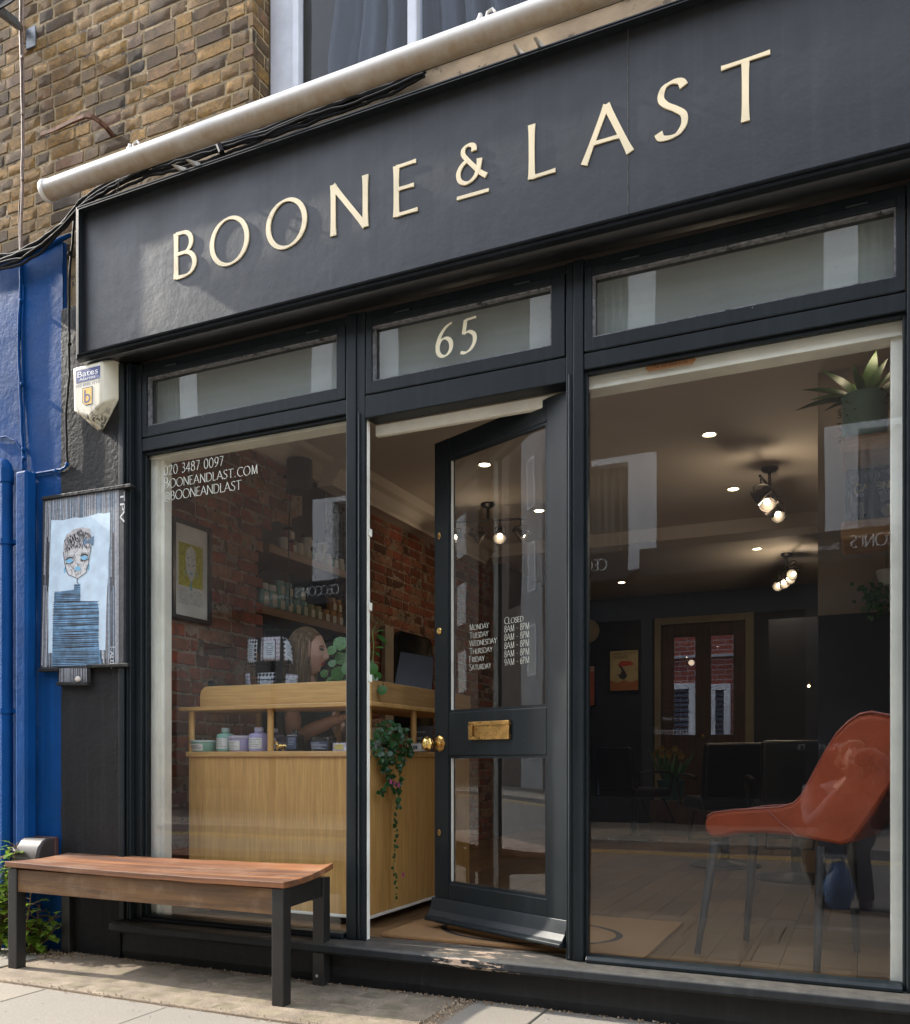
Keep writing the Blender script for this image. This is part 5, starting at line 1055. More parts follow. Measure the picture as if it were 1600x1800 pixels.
t, a, b_, zt = carton(481, 510, 1297, .43, .03, pm('aubergine_card', (.045, .035, .065), .6), 'dark purple shop card standing behind the gold dog figurine'); q = MB(); write(q, 'BOONE & LAST', (a + .012, .4285, zt - .034), (1, 0, 0), (0, 0, 1), (0, -1, 0), .008, width=b_ - a - .024, thick=.14, thin=.1, serif=0); q.build('lettering', pin, t)
t, a, b_, zt = carton(585, 657, 1306, .345, .06, pm('lilac_white_soap_wrap', (.50, .49, .60), .6, 0, .5, 60), 'patterned white and lilac soap box with a yellow label beside the mullion'); flat_label(t, a + .012, a + .060, .3445, LZ + .009, zt - .007, pm('yellow_label', (.66, .56, .14), .6), 5)
t, a, b_, zt = carton(645, 669, 1279, .50, .05, pm('cream_card_box', (.50, .45, .38), .6), 'small cream box behind the trailing plant by the door post', z0=LZ)
# gold dog figurine
dg = MB(); gx, gy = at(492, 1325, .335)[0], .335; k = 1.0
dg.ball((gx + .004, gy, LZ + .026), (.021, .010, .011), 12, 8); dg.tube([(gx - .012, gy, LZ + .030), (gx - .021, gy, LZ + .042)], [.008, .006], 8); dg.ball((gx - .024, gy, LZ + .044), (.009, .006, .0065), 10, 7); dg.ball((gx - .033, gy, LZ + .042), (.006, .004, .004), 8, 6); dg.ball((gx - .018, gy - .005, LZ + .043), (.003, .002, .006), 6, 5); dg.ball((gx - .018, gy + .005, LZ + .043), (.003, .002, .006), 6, 5)
for sx, lean in ((-.010, -.004), (.018, .005)):
    for sy in (-.006, .006): dg.tube([(gx + sx, gy + sy, LZ + .024), (gx + sx + lean, gy + sy, LZ + .012), (gx + sx + lean * .4, gy + sy, LZ + .0005)], [.006, .004, .0045], 7)
dg.tube([(gx + .022, gy, LZ + .030), (gx + .034, gy, LZ + .030), (gx + .042, gy, LZ + .022)], [.004, .003, .0015], 6); tag(dg.build('dog_figurine', M['brass_bright'], None, 0, True), 'tiny shiny gold dog figurine standing on the counter ledge', 'figurine')
# things on the right-hand side of the counter
t, a, b_, zt = carton(718, 760, 1277, .86, .02, pm('dark_tip_sign', (.05, .048, .05), .6), 'dark tip sign reading want to leave a tip beside the door knob', 'sign'); q = MB(); W_ = ((1, 0, 0), (0, 0, 1), (0, -1, 0))
write(q, 'BOONE & LAST', (a + .03, .8585, zt - .035), *W_, .008, width=.075, thick=.14, thin=.1, serif=0); write(q, 'WANT TO', (a + .035, .8585, zt - .072), *W_, .014, width=.085, thick=.13, thin=.07, serif=.05); write(q, 'LEAVE A TIP?', (a + .025, .8585, zt - .098), *W_, .014, width=.108, thick=.13, thin=.07, serif=.05); q.build('lettering', pm('cream_print', (.55, .5, .42), .7), t)
t, a, b_, zt = carton(722, 740, 1307, .70, .06, pm('white_candle_box', (.6, .6, .58), .6), 'small white box with a black label under the tip sign'); flat_label(t, a + .014, a + .04, .6995, LZ + .012, zt - .012, M['ink'], 4, M['label'])
# laptop, card reader
lp = thing('laptop', 'open dark laptop seen from behind above the counter upstand', 'laptop', (-2.3, .75, 1.2325)); Y0 = .78
c = [P(686, 1240, 1.02), P(757, 1246, 1.07), P(763, 1155, 1.17), P(704, 1145, 1.12)]; n_ = (c[1] - c[0]).cross(c[3] - c[0]).normalized() * .008; mb = MB(); mb.hexa([c[0], c[1], c[1] - n_, c[0] - n_, c[3], c[2], c[2] - n_, c[3] - n_]); mb.build('screen', pm('laptop_shell', (.016, .017, .024), .45), lp, .003)
mb = MB(); mb.box(-2.50, .95, 1.2325, -2.20, 1.2, 1.245); mb.build('base', pm('laptop_shell', (.016, .017, .024), .45), lp, .003)
cr = thing('card_reader', 'small black card reader leaning on the counter top by the brick wall', 'card reader', tuple(P(368, 1203, .42))); mb = MB(); a = P(362, 1205, .42); b_ = P(378, 1205, .42)
mb.hexa([(a.x, .42, 1.2325), (b_.x, .42, 1.2325), (b_.x, .50, 1.2325), (a.x, .50, 1.2325), (a.x - .006, .44, 1.385), (b_.x - .022, .44, 1.385), (b_.x - .02, .47, 1.385), (a.x - .004, .47, 1.385)]); mb.build('body', M['blackpl'], cr, .008); mb = MB(); mb.hexa([(a.x + .006, .4195, 1.30), (b_.x - .014, .4195, 1.30), (b_.x - .014, .425, 1.30), (a.x + .006, .425, 1.30), (a.x, .4345, 1.37), (b_.x - .024, .4345, 1.37), (b_.x - .024, .44, 1.37), (a.x, .44, 1.37)]); mb.build('screen', pm('dark_screen', (.03, .03, .035), .1), cr)
# sachet rack
def sachet_mat(name, pale):
    m, t, b = new_mat(name); v = coords(t, (62, 62, 62)); ck = N(t, 'ShaderNodeTexChecker'); ck.inputs['Scale'].default_value = 1; rt = N(t, 'ShaderNodeMapping'); rt.inputs['Rotation'].default_value = (0, R(45), 0); t.links.new(v, rt.inputs[0]); sp = N(t, 'ShaderNodeSeparateXYZ'); t.links.new(rt.outputs[0], sp.inputs[0]); cb_ = N(t, 'ShaderNodeCombineXYZ'); t.links.new(sp.outputs[0], cb_.inputs[0]); t.links.new(sp.outputs[2], cb_.inputs[1]); cb_.inputs[2].default_value = .5; t.links.new(cb_.outputs[0], ck.inputs[0])
    ck.inputs[1].default_value = (.55, .55, .60, 1); ck.inputs[2].default_value = (.34, .28, .36, 1) if pale else (.015, .015, .018, 1); t.links.new(ck.outputs[0], b.inputs[0]); b.inputs['Roughness'].default_value = .4; return m
SM = [sachet_mat('pale_check_foil', True), sachet_mat('black_check_foil', False)]; RY = .47
rk = thing('sachet_rack', 'black wire rack holding checkered sachets on the counter in front of the woman', 'rack', tuple(P(474, 1205, RY))); w_ = MB()
cxr = at(474, 1150, RY)[0]; zz = lambda py: at(474, py, RY)[1]
w_.tube([(cxr, RY + .03, 1.2325), (cxr, RY + .03, zz(1118))], .004, 6); w_.tube([P(465, 1118, RY + .03), P(465, 1107, RY + .03), P(496, 1107, RY + .03), P(496, 1118, RY + .03), P(465, 1118, RY + .03)], .002, 5)
for py in (1166, 1172, 1195): w_.tube([P(450, py, RY - .012), P(500, py, RY - .012), P(512, py, RY + .05), P(440, py, RY + .05), P(450, py, RY - .012)], .002, 5)
for px in (462, 484): w_.tube([P(px, 1168, RY - .014), P(px, 1124, RY - .014), P(px + (3 if px < 470 else -3), 1122, RY + .002)], .0018, 5)
w_.tube([(cxr + .06 * math.cos(i * .5), RY + .03 + .06 * math.sin(i * .5), 1.234) for i in range(14)], .004, 5); w_.build('wire_frame', M['blackpl'], rk, 0, True)
def sachet(c4, m, lab, yo):
    t = thing('sachet', lab, 'packet', tuple(sum(c4, Vector()) / 4), 'sachets in the wire rack'); ctr = sum(c4, Vector()) / 4; n = (c4[1] - c4[0]).cross(c4[3] - c4[0]).normalized(); n = -n if n.y > 0 else n; mb = MB()
    f = lambda u, v, s: (c4[0] * (1 - u) * (1 - v) + c4[1] * u * (1 - v) + c4[2] * u * v + c4[3] * (1 - u) * v) + n * (s * .007 * (math.sin(math.pi * u) * math.sin(math.pi * v)) ** .5)
    mb.sheet(lambda u, v: f(u, v, 1), 8, 8); mb.sheet(lambda u, v: f(u, v, -1), 8, 8); mb.build('foil', m, t, 0, 'all')
    g_ = lambda u, v: f(u, v, 1) + n * .0016
    lb_ = MB(); lb_.sheet(lambda u, v: g_(.2 + .6 * u, .14 + .7 * v), 4, 4); lo2 = lb_.build('label', pm('sachet_label', (.50, .56, .62), .5, 0, .05), t); tx_ = MB(); v = .72
    for i in range(7): ww = random.uniform(.12, .24); tx_.add([f(.5 - ww, v, 1) + n * .0022, f(.5 + ww, v, 1) + n * .0022, f(.5 + ww, v + .025, 1) + n * .0022, f(.5 - ww, v + .025, 1) + n * .0022], [(0, 1, 2, 3)]); v -= .075
    tx_.build('label_text', M['ink'], lo2)
sachet([P(457, 1163, RY - .006), P(492, 1163, RY - .006), P(493, 1119, RY - .004), P(459, 1120, RY - .004)], SM[0], 'pale checked sachet facing the street in the middle of the rack', 0)
sachet([P(434, 1167, RY + .05), P(450, 1171, RY + .01), P(453, 1125, RY + .01), P(435, 1120, RY + .05)], SM[1], 'black and white checked sachet on the left of the rack', 0)
sachet([P(500, 1161, RY + .01), P(516, 1168, RY + .05), P(513, 1128, RY + .05), P(496, 1118, RY + .01)], SM[1], 'black and white checked sachet on the right of the rack', 0)
sachet([P(452, 1226, RY - .006), P(484, 1226, RY - .006), P(484, 1182, RY - .004), P(452, 1183, RY - .004)], SM[1], 'black and white checked sachet low in the middle of the rack', 0)
sachet([P(435, 1226, RY + .05), P(444, 1230, RY + .03), P(439, 1184, RY + .03), P(431, 1184, RY + .05)], SM[0], 'pale sachet seen edge on at the lower left of the rack', 0)
sachet([P(500, 1226, RY + .02), P(520, 1226, RY + .05), P(525, 1186, RY + .05), P(502, 1184, RY + .02)], SM[0], 'pale grey sachet leaning at the lower right of the rack', 0)
# ================================================================== PLANTS ON THE COUNTER
M['pilea'] = leaf_mat('round_plant_leaf', (.035, .12, .022), (.07, .20, .045), .25, .3); M['ivy'] = leaf_mat('trailing_leaf', (.012, .055, .016), (.035, .115, .030), .15, .3); M['green_stem'] = pm('green_stem', (.16, .22, .06), .6, 0, .3, 20)
M['pot_white'] = pm('white_pot', (.5, .48, .44), .5, 0, .05)
pa = thing('round_leaf_plant', 'pot plant with round coin shaped green leaves on the counter corner behind the mullion', 'plant', tuple(P(626, 1200, .42)))
b0_ = P(626, 1206, .44); MB().lathe([(.04, 0), (.055, .10), (.05, .10), (.001, .09)], (b0_.x, .44, 1.2325), 20).build('pot', M['pot_white'], pa, 0, True)
lf, sm_ = MB(), MB(); lf.usec = True
for px, py, s in ((583, 1143, 17), (598, 1131, 26), (584, 1166, 14), (600, 1157, 24), (594, 1184, 25), (570, 1184, 15), (580, 1196, 14), (610, 1200, 20), (655, 1176, 20), (652, 1197, 28), (668, 1206, 18), (672, 1213, 17), (664, 1188, 14), (640, 1150, 22), (625, 1135, 22), (612, 1175, 24), (636, 1215, 18), (590, 1205, 15)):
    c = P(px, py, .40 + random.uniform(-.05, .03)); L = s * PXM * 1.02; d = Vector((random.uniform(-.5, .5), random.uniform(-.4, -.1), random.uniform(-1, -.5))).normalized(); nrm = Vector((random.uniform(-.35, .35), -1, random.uniform(.1, .5)))
    leaf(lf, c - d * L * .5, d, nrm, L, L * .95, 8, .06, .10, 'round'); sm_.tube([Vector((b0_.x, .44, 1.33)), (c + Vector((b0_.x, .44, 1.40))) / 2 + Vector((0, -.01, .03)), c], .0016, 5)
lf.build('leaves', M['pilea'], pa, 0, 'all'); sm_.build('stems', M['green_stem'], pa, 0, True)
pa = thing('tall_leafy_plant', 'slim tall plant with narrow pointed leaves on a cane seen through the door gap', 'plant', tuple(P(655, 1195, .62))); lf, sm_ = MB(), MB(); lf.usec = True
b0_ = P(652, 1215, .62); MB().lathe([(.04, 0), (.05, .09), (.045, .09), (.001, .08)], (b0_.x, .62, 1.2325), 18).build('pot', M['pot_white'], pa, 0, True)
pts = [P(652, 1200, .62), P(655, 1170, .62), P(657, 1135, .62), P(655, 1110, .62), P(660, 1102, .62)]; sm_.tube(pts, .003, 6); sm_.tube([P(650, 1205, .64), P(650, 1112, .64)], .0025, 6)
for px, py, dx, dz, s in ((660, 1112, 1, .35, 19), (662, 1116, 1, -.5, 26), (658, 1105, .5, 1, 14), (655, 1118, -1, -.3, 20), (657, 1140, 1, .2, 22), (658, 1146, .9, -.4, 14), (654, 1150, -.8, -.4, 16), (652, 1160, .6, -.8, 16), (651, 1170, -.7, -.6, 16), (655, 1128, -.9, .3, 16)): leaf(lf, P(px, py, .62), (dx, -.3, dz), (0, -.6, 1), s * .0034, s * .0011, 6, .2, .3, 'lance')
lf.build('leaves', M['pilea'], pa, 0, 'all'); sm_.build('stems', M['green_stem'], pa, 0, True)
pa = thing('trailing_plant', 'dark green trailing plant with pink flowers spilling down the side of the counter', 'plant', (-2.12, .5, LZ)); lf, sm_, pk = MB(), MB(), MB(); lf.usec = True
TX = -2.115
def tp(px, py, dx=0):
    y, z = atx(px, py, TX + dx); return Vector((TX + dx, y, z))
pc = tp(684, 1312); MB().lathe([(.05, 0), (.07, .10), (.063, .10), (.001, .09)], (-2.235, pc.y, LZ), 20).build('pot', pm('woven_pot', (.33, .22, .12), .8, 0, .3, 40), pa, 0, True)
for i in range(230):
    a = random.uniform(0, 6.28); r_ = math.sqrt(random.random()); px = 684 + 33 * r_ * math.cos(a); py = 1304 + 38 * r_ * math.sin(a); c = tp(px, py, random.uniform(-.07, .05)); L = random.uniform(.016, .034); d = Vector((random.uniform(-.2, .8), random.uniform(-.7, .5), random.uniform(-1, .1)))
    leaf(lf, c, d, Vector((1, -.8, .5)) + Vector((random.uniform(-.5, .5), random.uniform(-.5, .5), random.uniform(-.3, .6))), L, L * .85, 5, .12, .2)
strands = [[(672, 1330), (676, 1350), (684, 1365), (690, 1378), (694, 1395), (698, 1410), (694, 1430), (696, 1450), (697, 1468), (694, 1485), (693, 1505), (692, 1525), (696, 1545), (695, 1565), (696, 1588)], [(690, 1330), (698, 1345), (702, 1360), (703, 1375), (695, 1390)], [(702, 1320), (708, 1335), (706, 1345)], [(668, 1332), (672, 1345), (676, 1356)], [(686, 1360), (680, 1375), (673, 1385), (668, 1392), (672, 1400)], [(716, 1295), (720, 1305), (722, 1318), (718, 1328)], [(682, 1345), (688, 1365), (700, 1380), (702, 1395), (700, 1405), (704, 1420)]]
for s_ in strands:
    q = [tp(x, y, random.uniform(-.006, .012)) for x, y in s_]; sm_.tube(q, .0014, 5)
    for a, b_ in zip(q[:-1], q[1:]):
        den = 7 if a.z > .80 else 4
        for k in range(den): p = a.lerp(b_, random.random()); L = random.uniform(.016, .030) * (1 if a.z > .55 else .8); leaf(lf, p, (random.uniform(-.2, .8), random.uniform(-1, 1), random.uniform(-.9, .2)), (1, -.7, .4), L, L * .8, 5, .12, .2)
for px, py in ((686, 1374), (693, 1377), (700, 1380), (708, 1538)):
    c = tp(px, py, .03); 
    for k in range(6): a = k * 1.05; pk.usec = False; leaf(pk, c, (.5, math.cos(a), math.sin(a)), (1, -.5, 0), .015, .010, 3, .1, .3)
lf.build('leaves', M['ivy'], pa, 0, 'all'); sm_.build('stems', M['green_stem'], pa, 0, True); pk.build('flowers', pm('pink_petals', (.55, .10, .26), .5, 0, .15), pa, 0, 'all')
# ================================================================== LEFT WALL: PICTURE, LAMP, SHELVES, MIRROR
pf = thing('framed_portrait', 'black framed print of a face on yellow hanging on the brick wall', 'picture', (RX0, .57, 1.75)); X = RX0 + .012
mb = MB(); y0, y1, z0, z1 = .415, .74, 1.738, 2.30; e = .024
mb.box(X, y0, z0, X + .022, y0 + e, z1); mb.box(X, y1 - e, z0, X + .022, y1, z1); mb.box(X, y0 + e, z0, X + .022, y1 - e, z0 + e); mb.box(X, y0 + e, z1 - e, X + .022, y1 - e, z1); mb.build('frame', M['blackpl'], pf, .002)
MB().box(X, y0 + e, z0 + e, X + .006, y1 - e, z1 - e).build('mount', pm('mount_white', (.62, .60, .56), .8), pf)
B = lambda u, v, d=0: Vector((X + .0066 + d, .475 + .20 * u, 1.83 + .345 * v))
def bp(mb, pts, d): mb.add([B(u, v, d) for u, v in pts], [tuple(range(len(pts)))])
q = MB(); bp(q, [(0, .30), (1, .30), (1, 1), (0, 1)], 0); q.build('print_ground', pm('olive_yellow_ink', (.36, .33, .02), .7, 0, .4, 60), pf)
q = MB(); bp(q, [(0, 0), (1, 0), (1, .2), (.72, .30), (.3, .30), (0, .22)], .0004); bp(q, [(.3, .62), (.36, .48), (.52, .38), (.66, .48), (.72, .65), (.7, .9), (.52, .98), (.32, .9), (.27, .75)], .0008); q.build('print_figure', pm('print_white', (.55, .54, .5), .8), pf, smooth='weldless')
q = MB()
for _ in range(240):
    u, v = rg.random(), rg.random()
    if v < .24 or (.3 < u < .7 and .72 < v < .95): bp(q, [(u, v), (u + .02, v), (u + .02, v + .014), (u, v + .014)], .0012)
for pts in ([(.34, .66), (.46, .63), (.46, .645), (.34, .675)], [(.56, .64), (.68, .68), (.68, .69), (.56, .655)]): bp(q, pts, .0013)
q.build('print_lines', M['ink'], pf, smooth='weldless'); q = MB(); bp(q, [(.47, .50), (.56, .50), (.58, .53), (.51, .55), (.45, .53)], .0013); bp(q, [(.46, .24), (.55, .24), (.53, .40), (.48, .40)], .0013); bp(q, [(.26, .48), (.30, .48), (.29, .58), (.26, .58)], .0013); bp(q, [(.74, .48), (.78, .48), (.77, .58), (.74, .58)], .0013); q.build('print_accents', pm('print_teal', (.16, .38, .42), .7), pf, smooth='weldless')
wlm = thing('wall_lamp', 'black drum lamp shade on the ragged edge of the brick wall', 'lamp', (-3.38, 1.50, 2.7)); yc, zc = 1.50, 2.815
mb = MB(); n = 28; mb.lathe([(.086, -.105), (.083, .105), (.080, .105), (.083, -.104), (.086, -.105)], (-3.375, yc, zc), n); mb.build('shade', pm('black_shade_fabric', (.018, .02, .03), .8, 0, .1), wlm, 0, True); mb = MB(); mb.tube([(-3.375, yc, zc + .03), (-3.43, yc, zc + .02), (-3.70, yc, zc - .02)], .006, 6); mb.tube([(-3.43, yc - .02, zc - .1), (-3.45, yc - .02, 2.4), (-3.45, yc, 1.97)], .004, 6); mb.build('flex', M['blackpl'], wlm, 0, True)
M['shelfwood'] = wood('walnut_shelf', (.16, .075, .03), (.24, .115, .045), .45, 'y', .8)
for zt, lab in ((2.355, 'upper'), (1.945, 'lower')):
    s_ = thing('wall_shelf', lab + ' brown wooden shelf with jars in the dark alcove behind the left window', 'shelf', (-3.64, 1.9, zt - .05)); MB().box(-3.779, 1.27 if zt < 2 else 1.34, zt - .055, -3.50, 2.43, zt).build('board', M['shelfwood'], s_, .003); mb = MB()
    for y in (1.5, 2.25): mb.bar((-3.775, y, zt - .20), (-3.775, y, zt - .056), .01, .03); mb.bar((-3.775, y, zt - .19), (-3.56, y, zt - .06), .01, .02)
    mb.build('bracket', M['darkmetal'], s_)
def jar(y, z, r, h, m, lidm, lab, labm, group, lidh=.25):
    t = thing('jar', lab, 'jar', (-3.56, y, z), group); x = -3.50 - r - .012
    MB().lathe([(r * .95, 0), (r, .003), (r, h * (1 - lidh))], (x, y, z + .0005), 16).build('body', m, t, 0, True)
    MB().lathe([(r * 1.03, h * (1 - lidh)), (r * 1.03, h * .97), (r * .95, h), (.001, h)], (x, y, z + .001), 16).build('lid', lidm, t, 0, True)
    MB().box(x + r * .99, y - r * .62, z + h * .08, x + r * 1.03, y + r * .62, z + h * .62).build('label', labm, t)
white_j = pm('white_jar', (.55, .53, .5), .5); amber = pm('amber_jar', (.36, .17, .035), .4); teal_j = pm('sea_green_jar', (.22, .36, .31), .45); red_j = pm('dusky_red_jar', (.30, .06, .06), .5); lbl2 = pm('cream_label', (.55, .53, .44), .7)
cols = [(white_j, 'white'), (red_j, 'red'), (white_j, 'white'), (white_j, 'white'), (teal_j, 'green'), (white_j, 'white'), (white_j, 'white'), (teal_j, 'green'), (white_j, 'white')]
ordn = ['first', 'second', 'third', 'fourth', 'fifth', 'sixth', 'seventh', 'eighth', 'ninth', 'tenth', 'eleventh']
for i, (m_, cn) in enumerate(cols): jar(1.56 + i * .088, 2.3555, .034, .085, m_, M['blackpl'] if i % 3 == 1 else white_j, 'small %s jar with a cream label, %s from the brick wall on the upper shelf' % (cn, ordn[i]), lbl2, 'jars on the upper alcove shelf')
for i, (y, cn) in enumerate(((1.62, 'pink checked'), (1.84, 'cream'), (2.02, 'cream'))): jar(y, 2.4415, .036, .08, [pm('pink_check', (.35, .2, .22), .6), white_j, white_j][i], M['blackpl'], '%s tin stacked on the upper shelf, %s along the top row' % (cn, ordn[i]), lbl2, 'jars on the upper alcove shelf')
lower = [(1.33, .04, .15, teal_j, 'tall sea green bottle'), (1.42, .04, .15, teal_j, 'tall sea green bottle'), (1.51, .038, .10, teal_j, 'sea green jar'), (1.60, .038, .10, teal_j, 'sea green jar'), (1.69, .036, .10, teal_j, 'sea green jar'), (1.78, .036, .10, teal_j, 'sea green jar'), (1.87, .036, .095, pm('olive_jar', (.30, .30, .16), .45), 'olive jar'), (1.96, .036, .095, pm('olive_jar', (.30, .30, .16), .45), 'olive jar'), (2.06, .036, .09, amber, 'amber jar'), (2.15, .036, .09, amber, 'amber jar'), (2.24, .036, .09, amber, 'amber jar')]
for i, (y, r, h, m_, cn) in enumerate(lower): jar(y, 1.9455, r, h, m_, white_j if i < 2 else m_, '%s, %s from the brick wall on the lower shelf' % (cn, ordn[i]), lbl2, 'jars on the lower alcove shelf')
for i, (y, m_, cn, ft) in enumerate(((1.51, teal_j, 'sea green jar', 0), (1.60, teal_j, 'sea green jar', 1), (1.75, teal_j, 'sea green jar', 2), (2.15, amber, 'amber jar', 3), (2.23, amber, 'amber jar', 4))): jar(y, 2.0465 if i < 3 else 2.0365, .035, .095, m_, m_, '%s stacked on others on the lower shelf, %s along the top' % (cn, ordn[i]), lbl2, 'jars on the lower alcove shelf')
mi = thing('arched_mirror', 'dark arched mirror on the red brick wall behind the counter', 'mirror', (RX0, 3.4, 1.2)); arch = [(3.0, 1.2)] + [(3.0 + .12 - .12 * math.cos(R(a)), 1.90 + .12 * math.sin(R(a))) for a in range(0, 91, 15)] + [(3.72 - .12 + .12 * math.sin(R(a)), 1.90 + .12 * math.cos(R(a))) for a in range(0, 91, 15)] + [(3.72, 1.2)]
MB().prism(arch, RX0 + .008, RX0 + .026, 'x').build('frame', M['blackpl'], mi, .002); MB().prism([(y + (.012 if y < 3.36 else -.012), z - .012 if z > 1.5 else z + .012) for y, z in arch], RX0 + .024, RX0 + .0275, 'x').build('mirror_glass', pm('mirror_silver', (.5, .5, .52), .03, 1, 0), mi)
MB().box(RX0 + .01, 2.80, 1.0, RX0 + .05, 2.94, 2.02).build('side_post', pm('cream_post', (.34, .29, .22), .7), mi, .004)
# ================================================================== MAT, ARMCHAIR, RIGHT SHELF, BACK OF THE SHOP
def coir():
    m, t, b = new_mat('coir_mat'); v = coords(t); c = mixc(t, noise(t, v, 260, 3, .8), (.20, .10, .04), (.42, .24, .10)); t.links.new(c, b.inputs[0]); b.inputs['Roughness'].default_value = .95; bump(t, b, noise(t, v, 260, 3, .8), .8, .004); return m
dm_ = thing('doormat', 'brown coir doormat with a black ring printed on it inside the open door', 'doormat', (-1.45, .55, FZ)); mc = atz(895, 1641, FZ + .02)
MB().box(-2.0, .125, FZ + .0005, -.80, .98, FZ + .016).build('mat', coir(), dm_, .003)
a, b_ = atz(738, 1641, FZ + .02), atz(1053, 1645, FZ + .02); rad = .30; q = MB(); cxm, cym = -1.405, .46
ring = []
q.sheet(lambda u, v: (cxm + (.40 + .030 * v) * math.cos(u * 2 * math.pi), cym + (.275 + .024 * v) * math.sin(u * 2 * math.pi), FZ + .0168), 64, 1); q.build('printed_ring', pm('black_print', (.02, .018, .016), .95), dm_)
# orange armchair in the right window
oc = thing('orange_chair', 'burnt orange leather lounge chair on slim black legs in the right window', 'chair', (-.30, .44, FZ))
fdir = Vector((-.475, .11, 0)).normalized(); ldir = Vector((.11, .475, 0)).normalized(); org = Vector((-.16, .245, 0))      # near side line, then across
def near(px, py):        # pixel on the near side plane of the chair -> (along the seat, height)
    u = (px - 800) / FPX; rx, ry = -SA + u * CA, CA + u * SA
    n = Vector((fdir.y, -fdir.x)); t = (org.x * n.x + (org.y - CAMY) * n.y) / (rx * n.x + ry * n.y); x, y = t * rx, t * ry + CAMY
    return (x - org.x) * fdir.x + (y - org.y) * fdir.y, CAMZ + t * (1337 - py) / FPX
M['leather'] = pm('burnt_orange_leather', (.24, .041, .011), .58, 0, .2, 5, .35, 160, .003, spec=.25)
out_ = [(1236, 1447), (1240, 1438), (1252, 1431), (1290, 1426), (1330, 1424), (1372, 1421), (1394, 1414), (1408, 1400), (1431, 1356), (1450, 1322), (1469, 1292), (1490, 1270), (1510, 1257), (1530, 1253), (1562, 1259), (1590, 1270), (1604, 1298), (1592, 1340), (1566, 1385), (1540, 1425), (1516, 1460), (1500, 1480), (1478, 1487), (1430, 1478), (1390, 1470), (1340, 1466), (1290, 1466), (1262, 1474), (1245, 1472), (1237, 1460)]
prof = [near(*p) for p in out_]; NW = .46
def shell(mb, w0, w1, inset):
    n = len(prof); ca = (sum(p[0] for p in prof) / n, sum(p[1] for p in prof) / n); rings = []
    for k in range(13):
        s = k / 12; wv = w0 + (w1 - w0) * s; e = 1 - (1 - math.sin(math.pi * max(.0, min(1, s))) ** .35) * inset
        dish = .0
        rr = []
        for (l, z) in prof:
            ll = l; zz = z
            l2 = ca[0] + (l - ca[0]) * (1 - (1 - e) * .35); z2 = ca[1] + (z - ca[1]) * (1 - (1 - e) * .5)
            rr.append(org + fdir * l2 + ldir * wv + Vector((0, 0, z2)))
        rings.append(rr)
    vs = [p for r_ in rings for p in r_]
    fs = [(k * n + i, k * n + (i + 1) % n, (k + 1) * n + (i + 1) % n, (k + 1) * n + i) for k in range(12) for i in range(n)]
    fs += [list(range(n)), list(range(13 * n - 1, 12 * n - 1, -1))]; mb.add(vs, fs)
mb = MB(); shell(mb, 0, NW, .05); mb.build('seat_shell', M['leather'], oc, .012, True)
mb = MB(); pi_ = [org + fdir * near(*p)[0] + ldir * .02 + Vector((0, 0, near(*p)[1] + .004)) for p in out_[1:15]]; mb.tube(pi_, .006, 6); pi2 = [p + ldir * (NW - .04) for p in pi_]; mb.tube(pi2, .006, 6); mb.tube([org + fdir * near(*p)[0] - ldir * .001 + Vector((0, 0, near(*p)[1])) for p in ((1352, 1426), (1370, 1445), (1392, 1462), (1402, 1470))], .003, 5); mb.build('piping', pm('dark_orange_piping', (.20, .035, .013), .45), oc, 0, True)
for t_, b_ in (((-.15, .27), (-.165, .215)), ((-.56, .37), (-.632, .36)), ((-.05, .60), (-.03, .66)), ((-.44, .67), (-.48, .73))):
    zt = .60; MB().tube([(t_[0], t_[1], zt + .02), (b_[0], b_[1], FZ)], [.021, .013], 12).build('leg', pm('black_chair_leg', (.018, .019, .022), .4, 0, .1), oc, 0, True)
# hung wooden shelf unit, right
wsf = thing('hung_shelf', 'thick pine shelf unit with rounded ends hung high in the right window', 'shelf', (.1, 1.5, 2.1)); M['pine'] = wood('pine_shelf', (.60, .34, .13), (.70, .43, .19), .5, 'x', .7)
for z0, z1 in ((2.480, 2.560), (2.045, 2.140)): MB().box(-.108, 1.40, z0, .61, 1.795, z1).build('board', M['pine'], wsf, .02, seg=3)
bkx = thing('display_book', 'black book with gold lettering and white line drawings leaning on the hung shelf', 'book', (.08, 1.66, 2.14)); q = MB(); bx0, bx1, bz0, bz1 = -.088, .262, 2.1405, 2.476
q.hexa([(bx0, 1.60, bz0), (bx1, 1.60, bz0), (bx1, 1.63, bz0), (bx0, 1.63, bz0), (bx0, 1.70, bz1), (bx1, 1.70, bz1), (bx1, 1.73, bz1), (bx0, 1.73, bz1)]); q.build('cover', pm('black_cover', (.014, .015, .017), .5), bkx, .002)
th_ = math.atan2(.10, bz1 - bz0); uzb = Vector((0, math.sin(th_), math.cos(th_))); nb_ = Vector((0, -math.cos(th_), math.sin(th_))); bo = lambda u, v, d=.0012: Vector((bx0 + u, 1.60, bz0)) + uzb * v + nb_ * d
q = MB(); Wd = ((1, 0, 0), tuple(uzb), tuple(nb_)); write(q, 'G', bo(.042, .195), *Wd, .062, width=.022, thick=.2, thin=.12, serif=0); write(q, 'LAST', bo(.068, .215), *Wd, .042, width=.062, thick=.2, thin=.14, serif=0, gap=.12); write(q, 'NBURY', bo(.176, .215), *Wd, .042, width=.13, thick=.2, thin=.14, serif=0, gap=.12)
write(q, '50', bo(.141, .226), *Wd, .020, width=.024, thick=.2, thin=.14, serif=0); ribbon(q, arc(.153, .236, .021, .021, 0, 360, 24), lambda a, b_, d: bo(a, b_), .005, .004); q.build('gold_lettering', pm('gold_foil', (.62, .50, .20), .4, .3), bkx, smooth='weldless')
